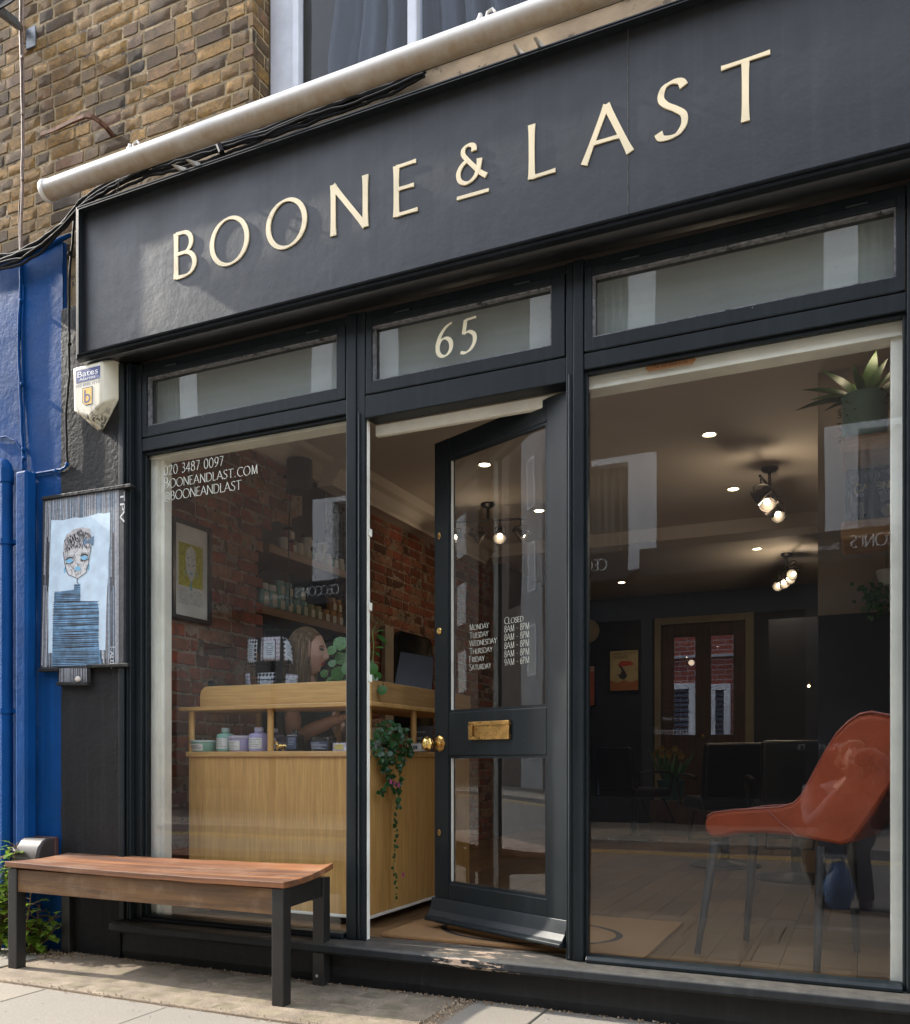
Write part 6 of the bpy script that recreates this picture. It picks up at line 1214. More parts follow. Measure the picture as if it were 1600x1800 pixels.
q = MB(); write(q, 'MICHAEL EAVIS & EMILY EAVIS', bo(.048, .182), *Wd, .018, width=.25, thick=.16, thin=.12, serif=0)
def wl_(pts, w=.0022): ribbon(q, pts, lambda a, b_, d: bo(a, b_), w, w)
for cx_, cy_, R_ in ((.125, .295, .034), (.040, .285, .024), (.24, .30, .03)):
    for r_ in (.25, .5, .75, 1): wl_(arc(cx_, cy_, R_ * r_, R_ * r_, 0, 360, 18))
for i in range(14): wl_(spl([(.012 + i * .0025, .27 - i * .012), (.022 + i * .001, .24 - i * .012), (.010 + i * .002, .2 - i * .012)], 4))
for i in range(9): wl_(spl([(.03 + i * .01, .15), (.05 + i * .01, .12), (.02 + i * .013, .08), (.05 + i * .012, .02)], 4))
for i in range(8): wl_(spl([(.16 + i * .012, .325), (.20 + i * .012, .30), (.24 + i * .012, .27)], 4)); wl_(arc(.20, .12, .03 + i * .007, .03 + i * .007, 20, 150, 8))
q.build('line_drawing', pm('silver_line', (.42, .42, .40), .6), bkx, smooth='weldless'); q = MB(); q.add([bo(*p) for p in ((.165, .09), (.195, .125), (.235, .105), (.24, .06), (.185, .05))], [(0, 1, 2, 3, 4)]); q.build('gold_tent', pm('gold_foil', (.62, .50, .20), .4, .3), bkx)
fg_ = MB(); fx = at(1532, 900, 1.50)[0]; fg_.lathe([(.036, 0), (.040, .02), (.040, .10), (.034, .15), (.023, .185), (.022, .20), (.027, .215), (.027, .235), (.020, .255), (.001, .262)], (fx, 1.50, 2.1405), 20, None, 1, .8)
fg_.tube([(fx - .012, 1.50, 2.392), (fx - .016, 1.50, 2.415)], [.008, .001], 6); fg_.tube([(fx + .012, 1.50, 2.392), (fx + .016, 1.50, 2.415)], [.008, .001], 6); fo = tag(fg_.build('cat_figurine', pm('black_ceramic', (.008, .010, .011), .25), None, 0, True), 'tall black ceramic cat figurine standing in front of the book on the hung shelf', 'figurine')
e_ = MB(); e_.ball((fx - .009, 1.482, 2.368), .0022, 6, 5); e_.ball((fx + .009, 1.482, 2.368), .0022, 6, 5); e_.build('eye', pm('pale_eye', (.5, .5, .45), .3), fo, 0, True)
pa = thing('potted_plant', 'sage green pot with broad spear leaves and creepers on top of the hung shelf', 'plant', (.02, 1.52, 2.56)); pcx = .0; lf, cr_ = MB(), MB(); lf.usec = True; cr_.usec = True
MB().lathe([(.098, 0), (.104, .01), (.108, .20), (.111, .205), (.111, .222), (.102, .222), (.098, .19), (.001, .19)], (pcx, 1.52, 2.5605), 28).build('pot', pm('sage_green_pot', (.15, .30, .25), .5, 0, .06), pa, 0, True)
for d, L in (((-.95, -.2, .55), .27), ((-.9, -.2, .12), .29), ((.15, -.1, 1), .25), ((.3, -.25, .8), .20), ((.8, -.2, .5), .24), ((.95, -.2, .25), .25), ((.7, -.5, -.1), .2), ((.0, .5, 1), .2), ((-.4, .4, .9), .2), ((-.6, -.3, .8), .24), ((-.75, .1, .35), .25), ((.5, -.4, .55), .22), ((-.15, -.4, .8), .18), ((-.8, -.4, -.1), .17), ((.9, .1, .05), .22)): leaf(lf, (pcx + d[0] * .04, 1.52, 2.77), d, (0, -.7, .8), L, L * .27, 9, .18, .25, 'lance')
for i in range(160):
    a = random.uniform(2.2, 4.4) if i % 3 else random.uniform(-.9, .6); h = random.uniform(-.24, .03); p = Vector((pcx + .112 * math.cos(a), 1.52 + .112 * math.sin(a), 2.775 + (h if i % 3 else h * .3))); leaf(cr_, p, (math.cos(a), math.sin(a), random.uniform(-.8, .5)), (0, 0, 1), random.uniform(.010, .022), .012, 4, .1, .2)
lf.build('leaves', leaf_mat('spear_leaf', (.02, .075, .014), (.05, .13, .02), .15, .4), pa, 0, 'all'); cr_.build('creeper', leaf_mat('creeper_leaf', (.05, .10, .015), (.10, .16, .03), .2), pa, 0, 'all')
pa = thing('hanging_plant', 'leafy green hanging plant below the hung shelf against the dark wall', 'plant', tuple(P(1545, 1050, 1.75))); lf, sm_ = MB(), MB(); lf.usec = True; hb_ = P(1560, 1010, 1.70)
for i in range(90):
    px, py = random.gauss(1540, 16), random.gauss(1050, 14); leaf(lf, P(px, py, 1.70 + random.uniform(-.05, .03)), (random.uniform(-1, 1), random.uniform(-.5, .2), random.uniform(-1, .3)), (0, -1, .5), random.uniform(.02, .04), .022, 5, .15, .25)
sm_.tube([P(1560, 945, 1.70), P(1557, 1020, 1.70), P(1545, 1045, 1.70), P(1520, 1060, 1.70)], .002, 5); lf.build('leaves', M['pilea'], pa, 0, 'all'); sm_.build('stems', M['green_stem'], pa, 0, True); MB().lathe([(.04, 0), (.06, .08), (.001, .08)], (P(1562, 1020, 1.70).x, 1.70, P(1562, 1030, 1.70).z), 16).build('pot', M['pot_white'], pa, 0, True)
# dark styling chairs mid shop
def salon_chair(lab, x, y, rz):
    t = thing('styling_chair', lab, 'chair', (0, 0, 0), 'black styling chairs'); M_ = pm('black_leather', (.013, .013, .015), .35, 0, .2, 6, .1, 80)
    MB().box(-.26, -.25, .58, .26, .25, .68).build('seat', M_, t, .03, seg=3); mb = MB(); mb.hexa([(-.25, .18, .66), (.25, .18, .66), (.25, .27, .66), (-.25, .27, .66), (-.25, .27, 1.08), (.25, .27, 1.08), (.25, .34, 1.08), (-.25, .34, 1.08)]); mb.build('backrest', M_, t, .03, seg=3)
    for s in (-1, 1):
        mb = MB(); mb.tube([(s * .29, -.20, .60), (s * .31, -.22, .80), (s * .31, -.15, .84), (s * .31, .15, .84), (s * .29, .24, .82)], .014, 8); mb.build('armrest', M['darkmetal'], t, 0, True)
    MB().lathe([(.26, 0), (.265, .012), (.24, .03), (.05, .05), (.035, .06), (.03, .43), (.001, .43)], (0, 0, FZ + .0), 28).build('pedestal', M['darkmetal'], t, 0, True)
    mb = MB(); mb.tube([(-.16, -.26, .56), (-.16, -.42, .32), (.16, -.42, .32), (.16, -.26, .56)], .011, 7); mb.build('footrest', M['darkmetal'], t, 0, True)
    t.location = (x, y, 0); t.rotation_euler = (0, 0, rz); return t
x, y = at(1275, 1380, 3.6)[0], 3.6; salon_chair('black leather styling chair on a chrome pedestal near the middle of the shop', x, y, R(205)); salon_chair('black leather styling chair with chrome arms right behind the orange chair', at(1400, 1380, 3.0)[0], 3.0, R(190)); salon_chair('black leather styling chair farthest back, left of the back door', at(1115, 1380, 5.6)[0], 5.6, R(150))
# back wall: clock, posters, yellow flowers in a teal pot, blue picture
ck = thing('wall_clock', 'round cream wall clock with a red hand on the dark back wall', 'clock', tuple(P(1034, 1110, 7.97))); c = P(1034, 1110, 7.97); Mx = Matrix.Rotation(R(90), 4, 'X'); MB().lathe([(.001, 0), (.15, 0), (.155, .015), (.15, .03), (.143, .028), (.001, .022)], c, 32, Mx).build('face', pm('clock_cream', (.62, .53, .33), .5), ck, 0, True)
mb = MB(); c2 = c + Vector((0, -.030, 0))
for k in range(60): a = k * math.pi / 30; r0 = .118 if k % 5 == 0 else .130; mb.bar(c2 + Vector((math.sin(a) * r0, 0, math.cos(a) * r0)), c2 + Vector((math.sin(a) * .138, 0, math.cos(a) * .138)), .0018 if k % 5 else .005, .002)
mb.build('marks', M['ink'], ck); mb = MB(); mb.bar(c2 + Vector((-.01, -.002, .02)), c2 + Vector((.065, -.002, -.075)), .010, .003); mb.build('minute_hand', pm('red_hand', (.30, .02, .02), .5), ck); mb = MB(); mb.bar(c2 + Vector((0, -.005, -.01)), c2 + Vector((-.06, -.005, .04)), .012, .003); mb.build('hour_hand', M['ink'], ck)
def poster(lab, px0, px1, py0, py1, Y, ground, parts_, frame=M['blackpl'], words=()):
    a, b_ = P(px0, py0, Y), P(px1, py1, Y); t = thing('poster', lab, 'poster', ((a.x + b_.x) / 2, Y, b_.z)); wd, ht = b_.x - a.x, a.z - b_.z; e = .018
    mb = MB(); mb.box(a.x - e, Y, b_.z - e, b_.x + e, Y + .025, a.z + e); mb.build('frame', frame, t, .002); MB().box(a.x, Y - .004, b_.z, b_.x, Y - .0005, a.z).build('sheet', ground, t)
    for k, (nm, m_, pts) in enumerate(parts_): q = MB(); q.add([Vector((a.x + u * wd, Y - .0045 - k * .0005, b_.z + v * ht)) for u, v in pts], [tuple(range(len(pts)))]); q.build(nm, m_, t)
    for s, u, v, wfr, hh, m_ in words: sans('poster_text', s, (a.x + u * wd, Y - .0048, b_.z + v * ht), (1, 0, 0), (0, 0, 1), wfr * wd, m_, t, hh * ht)
    return t
dk = pm('poster_dark', (.03, .028, .03), .6)
poster('framed cream poster with red and orange shapes under dark lettering on the back wall', 1073, 1122, 1145, 1213, 7.95, pm('poster_cream', (.58, .47, .24), .6), [('red_band', pm('poster_red', (.55, .06, .02), .6), [(.28, .66), (.4, .74), (.72, .73), (.88, .64), (.7, .62), (.42, .6)]), ('dark_shape', dk, [(.28, .66), (.42, .6), (.55, .46), (.62, .36), (.5, .27), (.36, .3), (.26, .42), (.36, .4), (.42, .5)]), ('orange_ground', pm('poster_orange', (.50, .18, .04), .6), [(0, 0), (1, 0), (1, .26), (.75, .20), (.5, .26), (.25, .2), (0, .27)])], words=(('Lovely day for a', .1, .90, .8, .06, dk), ('GUINNESS', .1, .80, .55, .08, pm('poster_brown', (.16, .03, .02), .6))))
poster('tall red and orange poster half hidden behind the door mullion at the back', 1022, 1045, 1172, 1240, 7.94, pm('poster_vermilion', (.48, .12, .06), .6), [('pale_band', pm('poster_pink', (.55, .35, .28), .6), [(0, .86), (1, .86), (1, 1), (0, 1)])])
poster('blue picture with a dark orange shape standing low at the back of the shop', 1050, 1104, 1330, 1398, 7.0, pm('poster_blue', (.04, .10, .30), .6), [('orange_shape', pm('poster_rust', (.18, .07, .03), .6), [(.25, .55), (.5, .68), (.8, .64), (.95, .5), (.7, .42), (.4, .4)])])
pa = thing('flower_pot', 'teal pot of yellow flowers and long leaves in front of the back door', 'plant', (at(1180, 1400, 6.4)[0], 6.4, FZ)); px_ = at(1180, 1400, 6.4)[0]; MB().box(px_ - .2, 6.25, FZ, px_ + .2, 6.6, .52).build('stand', M['darkwood'], pa, .004); MB().lathe([(.11, 0), (.15, .22), (.14, .22), (.001, .2)], (px_, 6.4, .52), 20).build('pot', pm('teal_pot', (.02, .10, .10), .4), pa, 0, True)
lf, fl_ = MB(), MB(); lf.usec = True
for i in range(40): a = random.uniform(0, 6.28); leaf(lf, (px_ + .08 * math.cos(a), 6.4 + .08 * math.sin(a), .73), (math.cos(a) * .5, math.sin(a) * .5, 1), (0, -1, .2), random.uniform(.2, .42), .025, 6, .2, .2, 'lance')
for i in range(9):
    c = Vector((px_ + random.uniform(-.16, .16), 6.35 + random.uniform(-.1, .1), random.uniform(.95, 1.12)))
    for k in range(6): leaf(fl_, c, (math.cos(k * 1.05), -.4, math.sin(k * 1.05)), (0, -1, 0), .045, .03, 3, .1, .2)
lf.build('leaves', M['pilea'], pa, 0, 'all'); fl_.build('flowers', pm('yellow_petals', (.25, .16, .015), .5), pa, 0, 'all')
wb_ = thing('wall_bulb', 'tiny glowing bulb on a bracket deep in the dark right of the shop', 'lamp', tuple(P(1422, 1206, 6.0))); c = P(1422, 1206, 6.0); mb = MB(); mb.ball(c, .012, 10, 8); mb.build('bulb', pm('dim_lit_bulb', (1, .9, .7), .4, 0, 0, 1, emit=(1, .75, .45), estr=5), wb_, 0, True); mb = MB(); mb.tube([c + Vector((0, .015, .01)), c + Vector((0, .10, .05)), (c.x, 6.3, c.z + .05)], .008, 6); mb.build('bracket', M['brass'], wb_, 0, True)
struct(MB().box(c.x - .4, 6.3, FZ, RX1, 6.4, 2.4).build('rear_partition', M['navy']))
# ================================================================== THE WOMAN AT THE COUNTER
def skin_mat():
    m, t, b = new_mat('skin'); a = N(t, 'ShaderNodeAttribute', attribute_name='tone'); t.links.new(a.outputs['Color'], b.inputs['Base Color']); b.inputs['Roughness'].default_value = .5; b.inputs['Subsurface Weight'].default_value = .12; b.inputs['Subsurface Radius'].default_value = (.012, .004, .002); return m
M['skin'] = skin_mat()
def head_mesh(mb, c, k, yaw, pitch, col, lips, brow):
    """a head with brow, eye sockets, nose, lips, chin, jaw and ears; faces local +x"""
    g = lambda v, m_, s: math.exp(-((v - m_) / s) ** 2)
    Rm = Matrix.Rotation(yaw, 3, 'Z') @ Matrix.Rotation(pitch, 3, 'Y'); nu, nv = 72, 60; vs = []; cols = []
    for j in range(nv + 1):
        ph = math.pi * j / nv - math.pi / 2
        for i in range(nu):
            t = 2 * math.pi * i / nu; t = t - .22 * math.sin(t); d = Vector((math.cos(ph) * math.cos(t), math.cos(ph) * math.sin(t), math.sin(ph)))
            z = d.z * .118; y = d.y * .074; x = d.x * .094
            if z < -.02: s = min(1, (-.02 - z) / .098); y *= 1 - .34 * s; x = x * (1 - .10 * s) + (.012 * s if d.x > 0 else .028 * s)
            if d.x > 0:
                f = d.x ** .7; flat = .010 * g(y, 0, .05); x -= 0
                x += f * (.017 * g(y, 0, .0115) * g(z, -.022, .0165) + .013 * g(y, 0, .010) * g(z, .004, .02) + .007 * (g(y, .011, .008) + g(y, -.011, .008)) * g(z, -.029, .008))
                x += f * (-.010 * (g(y, .031, .015) + g(y, -.031, .015)) * g(z, .010, .012) + .0045 * (g(y, .031, .010) + g(y, -.031, .010)) * g(z, .009, .007) + .004 * g(abs(y), .028, .022) * g(z, .030, .010))
                x += f * (.0085 * g(y, 0, .017) * g(z, -.053, .0058) + .0085 * g(y, 0, .016) * g(z, -.064, .006) - .003 * g(y, 0, .02) * g(z, -.0585, .0025) - .004 * g(y, 0, .02) * g(z, -.077, .007) + .012 * g(y, 0, .022) * g(z, -.098, .016))
                x += f * .004 * (g(y, .045, .02) + g(y, -.045, .02)) * g(z, -.02, .02)
            cc = col
            if d.x > .3:
                if abs(y) < .021 and -.070 < z < -.048 and abs(z + .059) < .0125 * (1 - (abs(y) / .023) ** 2) + .0005: cc = lips
                elif abs(abs(y) - .033) < .017 and abs(z - (.0285 - (abs(abs(y) - .033)) * .15)) < .0032: cc = brow
                elif abs(abs(y) - .032) < .013 and abs(z - .0125) < .0026: cc = (.05, .03, .025)
                elif abs(abs(y) - .032) < .010 and abs(z - .0085) < .003: cc = (.22, .20, .20) if abs(abs(y) - .033) > .004 else (.05, .06, .07)
            vs.append(Rm @ (Vector((x, y, z)) * k) + Vector(c)); cols.append(cc)
    b = len(mb.v); mb.v += [tuple(v) for v in vs]
    for j in range(nv):
        for i in range(nu):
            q = (j * nu + i, j * nu + (i + 1) % nu, (j + 1) * nu + (i + 1) % nu, (j + 1) * nu + i); mb.f.append([b + v for v in q]); cc = cols[q[0]]; mb.c.append(tuple(cc) + (1,))
    mb.cur = tuple(col) + (1,)
    for s in (-1, 1): mb.ball(Rm @ (Vector((-.008, s * .071, -.004)) * k) + Vector(c), (.017 * k, .008 * k, .030 * k), 10, 8)
    return Rm
def limb(mb, pts, r, n=12):
    q, rr = [], []
    P_ = [Vector(p) for p in pts]; ext = [P_[0]] + P_ + [P_[-1]]; re = [r[0]] + list(r) + [r[-1]]
    for i in range(1, len(ext) - 2):
        for k in range(6):
            s = k / 6; a, b_, c, d = ext[i - 1:i + 3]; q.append(.5 * (2 * b_ + (c - a) * s + (2 * a - 5 * b_ + 4 * c - d) * s * s + (3 * b_ - a - 3 * c + d) * s ** 3)); rr.append(re[i] + (re[i + 1] - re[i]) * s)
    q.append(P_[-1]); rr.append(r[-1]); mb.tube(q, rr, n)
def hand(mb, wrist, d, n_, s=1.0, curl=.5, side=1):
    """palm, four bent fingers of different lengths and a thumb from the side of the palm"""
    wrist, d, n_ = Vector(wrist), Vector(d).normalized(), Vector(n_).normalized(); x = d.cross(n_).normalized() * side; n_ = n_ - d * n_.dot(d); n_.normalize()
    for k in range(3): limb(mb, [wrist + x * (k - 1) * .012 * s, wrist + d * .04 * s + x * (k - 1) * .024 * s, wrist + d * .085 * s + x * (k - 1) * .026 * s], [.016 * s, .017 * s, .014 * s], 8)
    for k, L in enumerate((.070, .080, .075, .058)):
        b_ = wrist + d * .088 * s + x * (k - 1.5) * .0195 * s; dd = d.copy(); pts = [b_]; 
        for j, f in enumerate((.45, .32, .23)):
            dd = (dd - n_ * curl * (.55 + .35 * j)).normalized(); pts.append(pts[-1] + dd * L * f * s)
        mb.tube(pts, [.0095 * s, .0088 * s, .0080 * s, .0062 * s], 8)
    b_ = wrist + d * .03 * s - x * .026 * s; mb.tube([b_, b_ - x * .022 * s + d * .018 * s, b_ - x * .030 * s + d * .042 * s - n_ * .010 * s, b_ - x * .026 * s + d * .064 * s - n_ * .022 * s], [.013 * s, .0115 * s, .0100 * s, .0075 * s], 8)
wm = thing('person', 'woman with shoulder length blonde hair, red lips and a black top sitting behind the counter', 'person', (-2.62, .78, FZ)); sk = (.56, .34, .25); bd_ = MB(); bd_.usec = True; bd_.cur = sk + (1,)
HC = P(541, 1146, .66); K = 1.06; Rm = head_mesh(bd_, HC, K, R(18), R(4), sk, (.42, .025, .035), (.16, .09, .05))
bd_.cur = sk + (1,); sh = Vector((HC.x - .055, .74, HC.z - .30)); limb(bd_, [HC + Vector((-.025, .01, -.07)), HC + Vector((-.035, .03, -.14)), sh + Vector((.01, -.02, .06)), sh + Vector((0, 0, -.05))], [.052, .050, .062, .10], 16)
e1 = P(520, 1296, .60); hA = P(600, 1262, .52); s1 = sh + Vector((.0, -.14, .02)); limb(bd_, [s1, (s1 + e1) / 2 + Vector((.01, -.02, 0)), e1, (e1 + hA) / 2 + Vector((0, 0, .004)), hA], [.052, .046, .038, .036, .025], 14); hand(bd_, hA, (.9, .1, .25), (0, -.3, 1), .95, .45, -1)
s2 = sh + Vector((.03, .16, .02)); e2 = e1 + Vector((.16, .22, .02)); hB = P(632, 1268, .66); limb(bd_, [s2, (s2 + e2) / 2, e2, (e2 + hB) / 2, hB], [.052, .046, .038, .034, .025], 14); hand(bd_, hB, (.9, -.1, .1), (0, -.3, 1), .95, .45, 1)
bd_.build('body', M['skin'], wm, 0, 'all')
tp_ = MB(); tp_.lathe([(.15, -.36), (.155, -.25), (.15, -.16), (.165, -.06), (.17, .0), (.13, .045), (.075, .065), (.068, .05)], sh, 28, None, .72, 1.12)
limb(tp_, [s1 + Vector((0, .04, .01)), s1 + Vector((0, 0, -.0)), s1.lerp(e1, .42)], [.062, .064, .058], 14); limb(tp_, [s2 + Vector((0, -.04, .01)), s2, s2.lerp(e2, .42)], [.062, .064, .058], 14); tp_.lathe([(.17, -.62), (.18, -.5), (.155, -.36)], sh, 24, None, .9, 1.1); tp_.build('black_top', pm('black_jersey', (.012, .012, .014), .85, 0, .2, 20), wm, 0, True)
hrm = tone_mat('blonde_hair', [(0, (.07, .04, .02)), (.5, (.15, .09, .042)), (1, (.27, .175, .085))], .45, .1, .1, (.08, .05, .03), 0, .5)
hm = MB(); hm.usec = True; rg2 = random.Random(9)
for i in range(1700):
    a = rg2.uniform(0, 2 * math.pi); el = rg2.uniform(.05, 1.0); fr_ = math.cos(a)
    if fr_ > .45 and el < .42: continue
    r0 = Vector((fr_ * .098 * math.cos(el * 1.3) - .006, math.sin(a) * .080 * math.cos(el * 1.3), .122 * math.sin(el * 1.45))); side = 1 if math.sin(a) >= 0 else -1
    if fr_ > .1: out = Vector((.3 * fr_, side * .9, 0))
    else: out = Vector((fr_, math.sin(a), 0))
    p1 = Vector((r0.x * .92 - .01, r0.y + side * .012 * (1 if fr_ > -.3 else .3), r0.z)); q = [p1]
    tgt = Vector((min(r0.x * 1.05, .045) - .012, side * max(.055, abs(r0.y) * 1.1) if fr_ > -.5 else r0.y * 1.1, -.02)); 
    q += [Vector((tgt.x * 1.02, tgt.y * 1.12, .03)), Vector((tgt.x, tgt.y * 1.15, -.05)), Vector((tgt.x * .9 + rg2.uniform(-.012, .012), tgt.y * 1.1 + rg2.uniform(-.01, .01), -.12)), Vector((tgt.x * .85 + rg2.uniform(-.02, .02), tgt.y * 1.0 + rg2.uniform(-.015, .015), -.175 - rg2.random() * .03))]
    if r0.z < .03: q.pop(1)
    hm.cur = (rg2.random(),) * 3 + (1,); limb(hm, [Rm @ (p * K) + HC for p in q], [.0016, .0021, .002, .0018, .001][:len(q)] if len(q) == 5 else [.0018, .0021, .0018, .001], 4)
cp = MB(); hm.cur = (.35, .35, .35, 1); hm.ball(Rm @ (Vector((-.012, 0, .018)) * K) + HC, (.098 * K, .0815 * K, .112 * K), 24, 16, lambda p, d: p if not (d.x > .40 and d.z < .46) else Vector((p.x * .55, p.y * .9, p.z * .9)))
hm.build('hair', hrm, wm, 0, 'all')
# ================================================================== THE STREET OPPOSITE (seen in the glass)
OY = -10.8
def opx(px, py): return at(px, py, 10.9)          # where the glass mirrors it
M['obrick'] = pm('dim_brown_brick', (.105, .078, .062), .9, 0, .2, 1.2, .4, 40, world=True); M['owhite'] = pm('white_window_reveal', (.74, .74, .75), .6, 0, .05); M['odark'] = pm('dark_shop_paint', (.012, .014, .018), .4, 0, .1, 2); M['oglass'] = pm('dark_shop_glass', (.010, .011, .013), .12, 0, .1); M['opave'] = pm('grey_stucco', (.34, .33, .33), .8, 0, .1, 1.5, world=True); M['valance'] = pm('charcoal_valance', (.030, .030, .032), .8, 0, .1); M['olet'] = pm('pale_sign_letter', (.62, .62, .62), .6)
M['ocurt'] = pm('grey_green_curtain', (.17, .165, .14), .8, 0, .3, 3, stretch=(6, 6, .3), world=True)
ob = thing('opposite_restaurant', 'brown brick building across the street with white window reveals over dark awnings', 'building', (-6, OY, -.05))
wins = []
for z0, z1 in ((4.02, 5.86), (7.25, 9.1)):
    for xa_, xb_ in ((-5.11, -3.01), (-.535, 1.7), (-9.47, -7.65), (4.5, 6.6)): wins.append((xa_, xb_, z0, z1))
wins.append((-14.2, -12.18, 7.25, 9.1))
xs = sorted({-15.5, 9.0} | {w_[0] for w_ in wins} | {w_[1] for w_ in wins}); mb = MB()
for a, b_ in zip(xs[:-1], xs[1:]):
    nw = sum(abs(w_[0] - a) < 1e-6 for w_ in wins)
    for z0, z1 in (((3.65, 4.02), (5.86, 7.25), (9.1, 9.5)) if nw == 2 else ((3.65, 7.25), (9.1, 9.5)) if nw else ((3.65, 9.5),)): mb.box(a, OY - .3, z0, b_, OY, z1)
mb.build('wall', M['obrick'], ob)
for (x0, x1, z0, z1) in wins:
    mb = MB(); mb.box(x0, OY - .28, z0, x0 + .45, OY + .012, z1); mb.box(x1 - .45, OY - .28, z0, x1, OY + .012, z1); mb.box(x0 + .45, OY - .28, z0, x1 - .45, OY + .010, z0 + .09); mb.box(x0 + .45, OY - .28, z1 - .1, x1 - .45, OY + .008, z1)
    wf = mb.build('window', M['owhite'], ob); cv = MB(); xa, xb = x0 + .45, x1 - .45; cv.sheet(lambda u, v: (xa + (xb - xa) * u, OY - .22 + .03 * math.sin(u * 60), z0 + .09 + (z1 - z0 - .19) * v), 90, 1); cv.build('curtain', M['ocurt'] if x0 < -1 or z0 > 5 else pm('white_net_curtain', (.5, .5, .51), .8, 0, .1), wf, 0, 'all')
for x0 in (.98, -3.40, -8.22, -12.9):
    av = thing('shop_awning', 'charcoal awning lettered for a restaurant across the street, ' + {.98: 'opposite the right end of the shop', -3.40: 'opposite the open door', -8.22: 'opposite the alarm box', -12.9: 'farthest to the left'}[x0], 'awning', (x0 - 1.9, OY, 3.6), 'awnings across the street')
    mb = MB(); mb.prism([(OY + .002, 4.02), (OY + .72, 3.80), (OY + .72, 3.78), (OY + .002, 3.96)], x0 - 4.1, x0 + .1, 'x'); mb.box(x0 - 4.1, OY + .7202, 3.74, x0 + .1, OY + .735, 4.16); mb.build('valance', M['valance'], av)
    q = MB(); write(q, "CECCONI'S", (x0 - .22, OY + .737, 3.90), (-1, 0, 0), (0, 0, 1), (0, 1, 0), .165, width=.93, thick=.15, thin=.06, serif=.07); q.build('lettering', M['olet'], av, smooth='weldless'); sans('lettering', 'Shoreditch', (x0 - 1.30, OY + .737, 3.90), (-1, 0, 0), (0, 0, 1), .52, M['olet'], av)
sf = thing('opposite_shopfront', 'dark glazed shop front across the street with small pale lettering', 'shop', (-6, OY, -.05)); mb = MB(); mb.box(-15.5, OY - .3, -.05, 9, OY - .06, 3.65); mb.build('glazing', M['oglass'], sf); mb = MB(); x = -15.5
while x < 9: mb.box(x, OY - .06, -.05, x + .18, OY + .02, 3.65); x += 2.45
mb.box(-15.5, OY - .058, -.05, 9, OY + .015, .38); mb.box(-15.5, OY - .058, 3.2, 9, OY + .015, 3.649); mb.build('pilasters', M['odark'], sf)
ux_, uz_ = (-1, 0, 0), (0, 0, 1)
a = opx(1210, 1284); sans('lettering', 'anatom\u0113.co', (a[0], OY - .055, a[1] - .06), ux_, uz_, .74, M['olet'], sf); a = opx(1210, 1265); sans('lettering', 'SHOP ONLINE', (a[0], OY - .055, a[1]), ux_, uz_, .40, M['olet'], sf)
for px, py in ((1505, 1318), (605, 1330)): a = opx(px, py); sans('lettering', 'SUPPLEMENTS', (a[0], OY - .055, a[1]), ux_, uz_, .80, M['olet'], sf)
def terrace(lab, x0, x1, h, mw, y=OY, floors=3, ww=1.1, gap=1.5):
    t = thing('terrace_house', lab, 'building', ((x0 + x1) / 2, y, -.05), None); MB().box(x0, y - 8, -.05, x1, y, h).build('wall', mw, t)
    for f in range(floors):
        z = 1.0 + f * 3.0; x = x0 + .7
        while x + ww < x1 - .4: mb = MB(); mb.box(x, y - .02, z, x + ww, y + .04, z + 1.8); w_ = mb.build('window', M['owhite'], t); MB().box(x + .09, y + .0405, z + .09, x + ww - .09, y + .045, z + 1.71).build('pane', M['oglass'], w_); x += ww + gap
terrace('pale grey stuccoed terrace across the street to the left', -26.0, -15.5, 11.5, M['opave']); terrace('brown brick terrace far down the street beyond the gap', -60, -30.1, 15, M['obrick'], OY, 4, 1.2, 2.6); terrace('low brown wall closing the narrow gap nearest the pale terrace', -26.8, -26.0, 7.1, M['obrick'], OY, 0); terrace('tall slim grey house between the two gaps across the street', -28.8, -26.8, 13, M['opave'], OY, 4, .7, .5); terrace('low brown house in the second gap across the street', -30.1, -28.8, 6.7, M['obrick'], OY, 0); terrace('pale terrace across the street to the right', 9, 26, 10.5, M['opave'])
rn = thing('next_house', 'grey rendered house next door on the right with a dark shop window', 'building', (3.2, 0, GZ)); mb = MB(); mb.box(.665, -.02, GZ - .02, 1.3, .3, 3.6); mb.box(1.3, -.02, GZ - .02, 4.6, .3, .6); mb.box(1.3, -.02, 2.7, 4.6, .3, 3.6); mb.box(4.6, -.02, GZ - .02, 6.2, .3, 3.6); mb.box(1.205, -.02, 3.6, 6.2, .3, 5.6); mb.build('wall', M['opave'], rn, .004); mb = MB(); mb.box(1.3, .06, .6, 4.6, .10, .68); mb.box(1.3, .06, 2.62, 4.6, .10, 2.7); mb.box(1.3, .06, .68, 1.38, .10, 2.62); mb.box(4.52, .06, .68, 4.6, .10, 2.62); w2 = mb.build('window', M['paint'], rn, .003); MB().box(1.38, .075, .68, 4.52, .085, 2.62).build('pane', M['oglass'], w2)
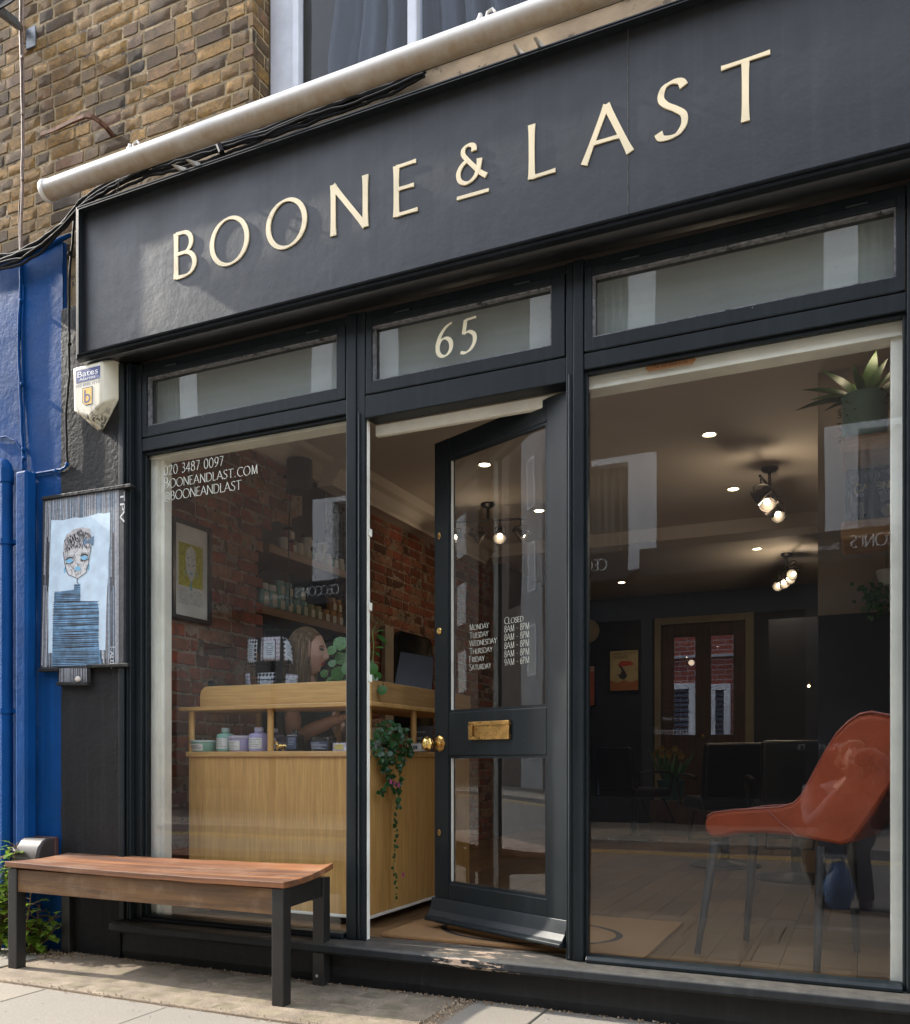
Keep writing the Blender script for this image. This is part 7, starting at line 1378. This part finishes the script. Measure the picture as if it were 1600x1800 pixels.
# ================================================================== THE PHOTOGRAPHER (mirrored in the right window)
ph = thing('person', 'photographer crouching in the road with a camera at the eye, mirrored in the right window', 'person', (.05, -3.9, -.165)); sk2 = (.36, .19, .14); b2 = MB(); b2.usec = True; b2.cur = sk2 + (1,)
hc = Vector((-.07, -3.76, .955)); RmP = head_mesh(b2, hc, 1.0, R(82), R(6), sk2, (.4, .2, .17), (.2, .14, .08)); b2.cur = sk2 + (1,)
shl, shr = Vector((-.36, -3.86, .74)), Vector((.03, -3.88, .74)); limb(b2, [hc + Vector((0, -.02, -.06)), hc + Vector((0, -.06, -.14)), Vector((-.16, -3.88, .70))], [.055, .058, .10], 14)
eL, wL = Vector((-.34, -3.70, .50)), Vector((-.10, -3.62, .82)); eR, wR = Vector((.18, -3.70, .86)), Vector((.06, -3.62, 1.02)); limb(b2, [eL, (eL + wL) / 2, wL], [.04, .037, .027]); limb(b2, [eR, (eR + wR) / 2, wR], [.04, .037, .027]); hand(b2, wL, (.25, .35, .9), (0, -1, .2), .95, .6, 1); hand(b2, wR, (-.9, .25, -.1), (0, -.4, 1), .95, .6, -1); b2.build('body', M['skin'], ph, 0, 'all')
jk = MB(); jk.lathe([(.16, -.42), (.19, -.25), (.20, -.05), (.21, .0), (.15, .06), (.08, .09)], (-.16, -3.92, .70), 24, Matrix.Rotation(R(-12), 4, 'X'), 1.05, .72); limb(jk, [shl, (shl + eL) / 2 + Vector((-.02, -.02, 0)), eL, eL.lerp(wL, .7)], [.075, .07, .058, .045]); limb(jk, [shr, (shr + eR) / 2, eR, eR.lerp(wR, .7)], [.075, .07, .058, .045]); jk.build('jacket', pm('mauve_grey_jacket', (.12, .092, .108), .8, 0, .2, 14, .5, 30), ph, 0, True)
tr = MB()
for s in (-1, 1): hp, kn, an = Vector((s * .12 - .16, -4.02, .34)), Vector((s * .16 - .20, -3.66, .27)), Vector((s * .15 - .14, -3.86, -.08)); limb(tr, [hp + Vector((0, .0, .02)), (hp + kn) / 2 + Vector((0, 0, .03)), kn, (kn + an) / 2, an], [.12, .095, .075, .07, .06], 14)
tr.lathe([(.17, -.12), (.19, .0), (.17, .10)], (-.16, -4.0, .36), 20, None, 1.05, .8); tr.build('trousers', pm('taupe_trousers', (.07, .063, .054), .85, 0, .2, 12, .4, 30), ph, 0, True); so_ = MB()
for s in (-1, 1): so_.ball((s * .15 - .14, -3.79, -.118), (.050, .14, .05), 14, 10, lambda p, d: Vector((p.x, p.y, max(p.z, -.045)))); so_.tube([(s * .15 - .14, -3.86, -.10), (s * .15 - .14, -3.86, -.02)], [.05, .048], 10)
so_.build('shoes', pm('oxblood_leather', (.06, .02, .016), .25), ph, 0, True); hh = MB(); hh.usec = True
for i in range(240):
    a = rg2.uniform(0, 2 * math.pi); el = rg2.uniform(.0, 1.0); fr_ = math.cos(a)
    if fr_ > .2 and el < .7: continue
    r0 = Vector((fr_ * .10 * math.cos(el * 1.3), math.sin(a) * .082 * math.cos(el * 1.3), .125 * math.sin(el * 1.45))); n_ = r0.normalized(); hh.cur = (rg2.random(),) * 3 + (1,)
    q = [r0 * .95, r0 + n_ * .025 + Vector((0, 0, -.005)), r0 + n_ * .04 + Vector((-.01, rg2.uniform(-.02, .02), -.045)), r0 + n_ * .03 + Vector((-.015, rg2.uniform(-.02, .02), -.085))]; limb(hh, [RmP @ p + hc for p in q], [.006, .007, .006, .003], 5)
hh.build('hair', tone_mat('fair_grey_hair', [(0, (.24, .16, .10)), (1, (.46, .36, .25))], .5, .1, .1, (.1, .07, .05)), ph, 0, 'all')
cm = thing('camera', 'black camera held up by the photographer in the road', 'camera', (0, -3.60, .95)); mb = MB(); mb.box(-.065, -3.62, .905, .065, -3.575, .99); mb.box(-.025, -3.615, .99, .025, -3.58, 1.02); mb.build('body', M['blackpl'], cm, .008); MB().lathe([(.034, 0), (.036, .01), (.034, .06), (.030, .062), (.001, .055)], (0, -3.575, .945), 20, Matrix.Rotation(R(-90), 4, 'X')).build('lens', M['blackpl'], cm, 0, True)
bg_ = thing('bag', 'blue cloth bag slumped on the road beside the photographer', 'bag', (-.22, -3.55, -.165)); mb = MB(); mb.ball((-.17, -3.62, .03), (.11, .09, .19), 20, 14, lambda p, d: Vector((p.x * (1 - .35 * max(0, d.z)) + .008 * math.sin(p.z * 70), p.y * (1 - .3 * max(0, d.z)), max(p.z, -.19)))); mb.build('body', pm('blue_cloth', (.05, .11, .25), .5, 0, .25, 10, .4, 30), bg_, 0, True); mb = MB(); mb.tube([(-.22, -3.60, .19), (-.18, -3.60, .30), (-.13, -3.60, .19)], .008, 6); mb.build('handle', pm('blue_cloth', (.05, .11, .25), .5), bg_, 0, True)
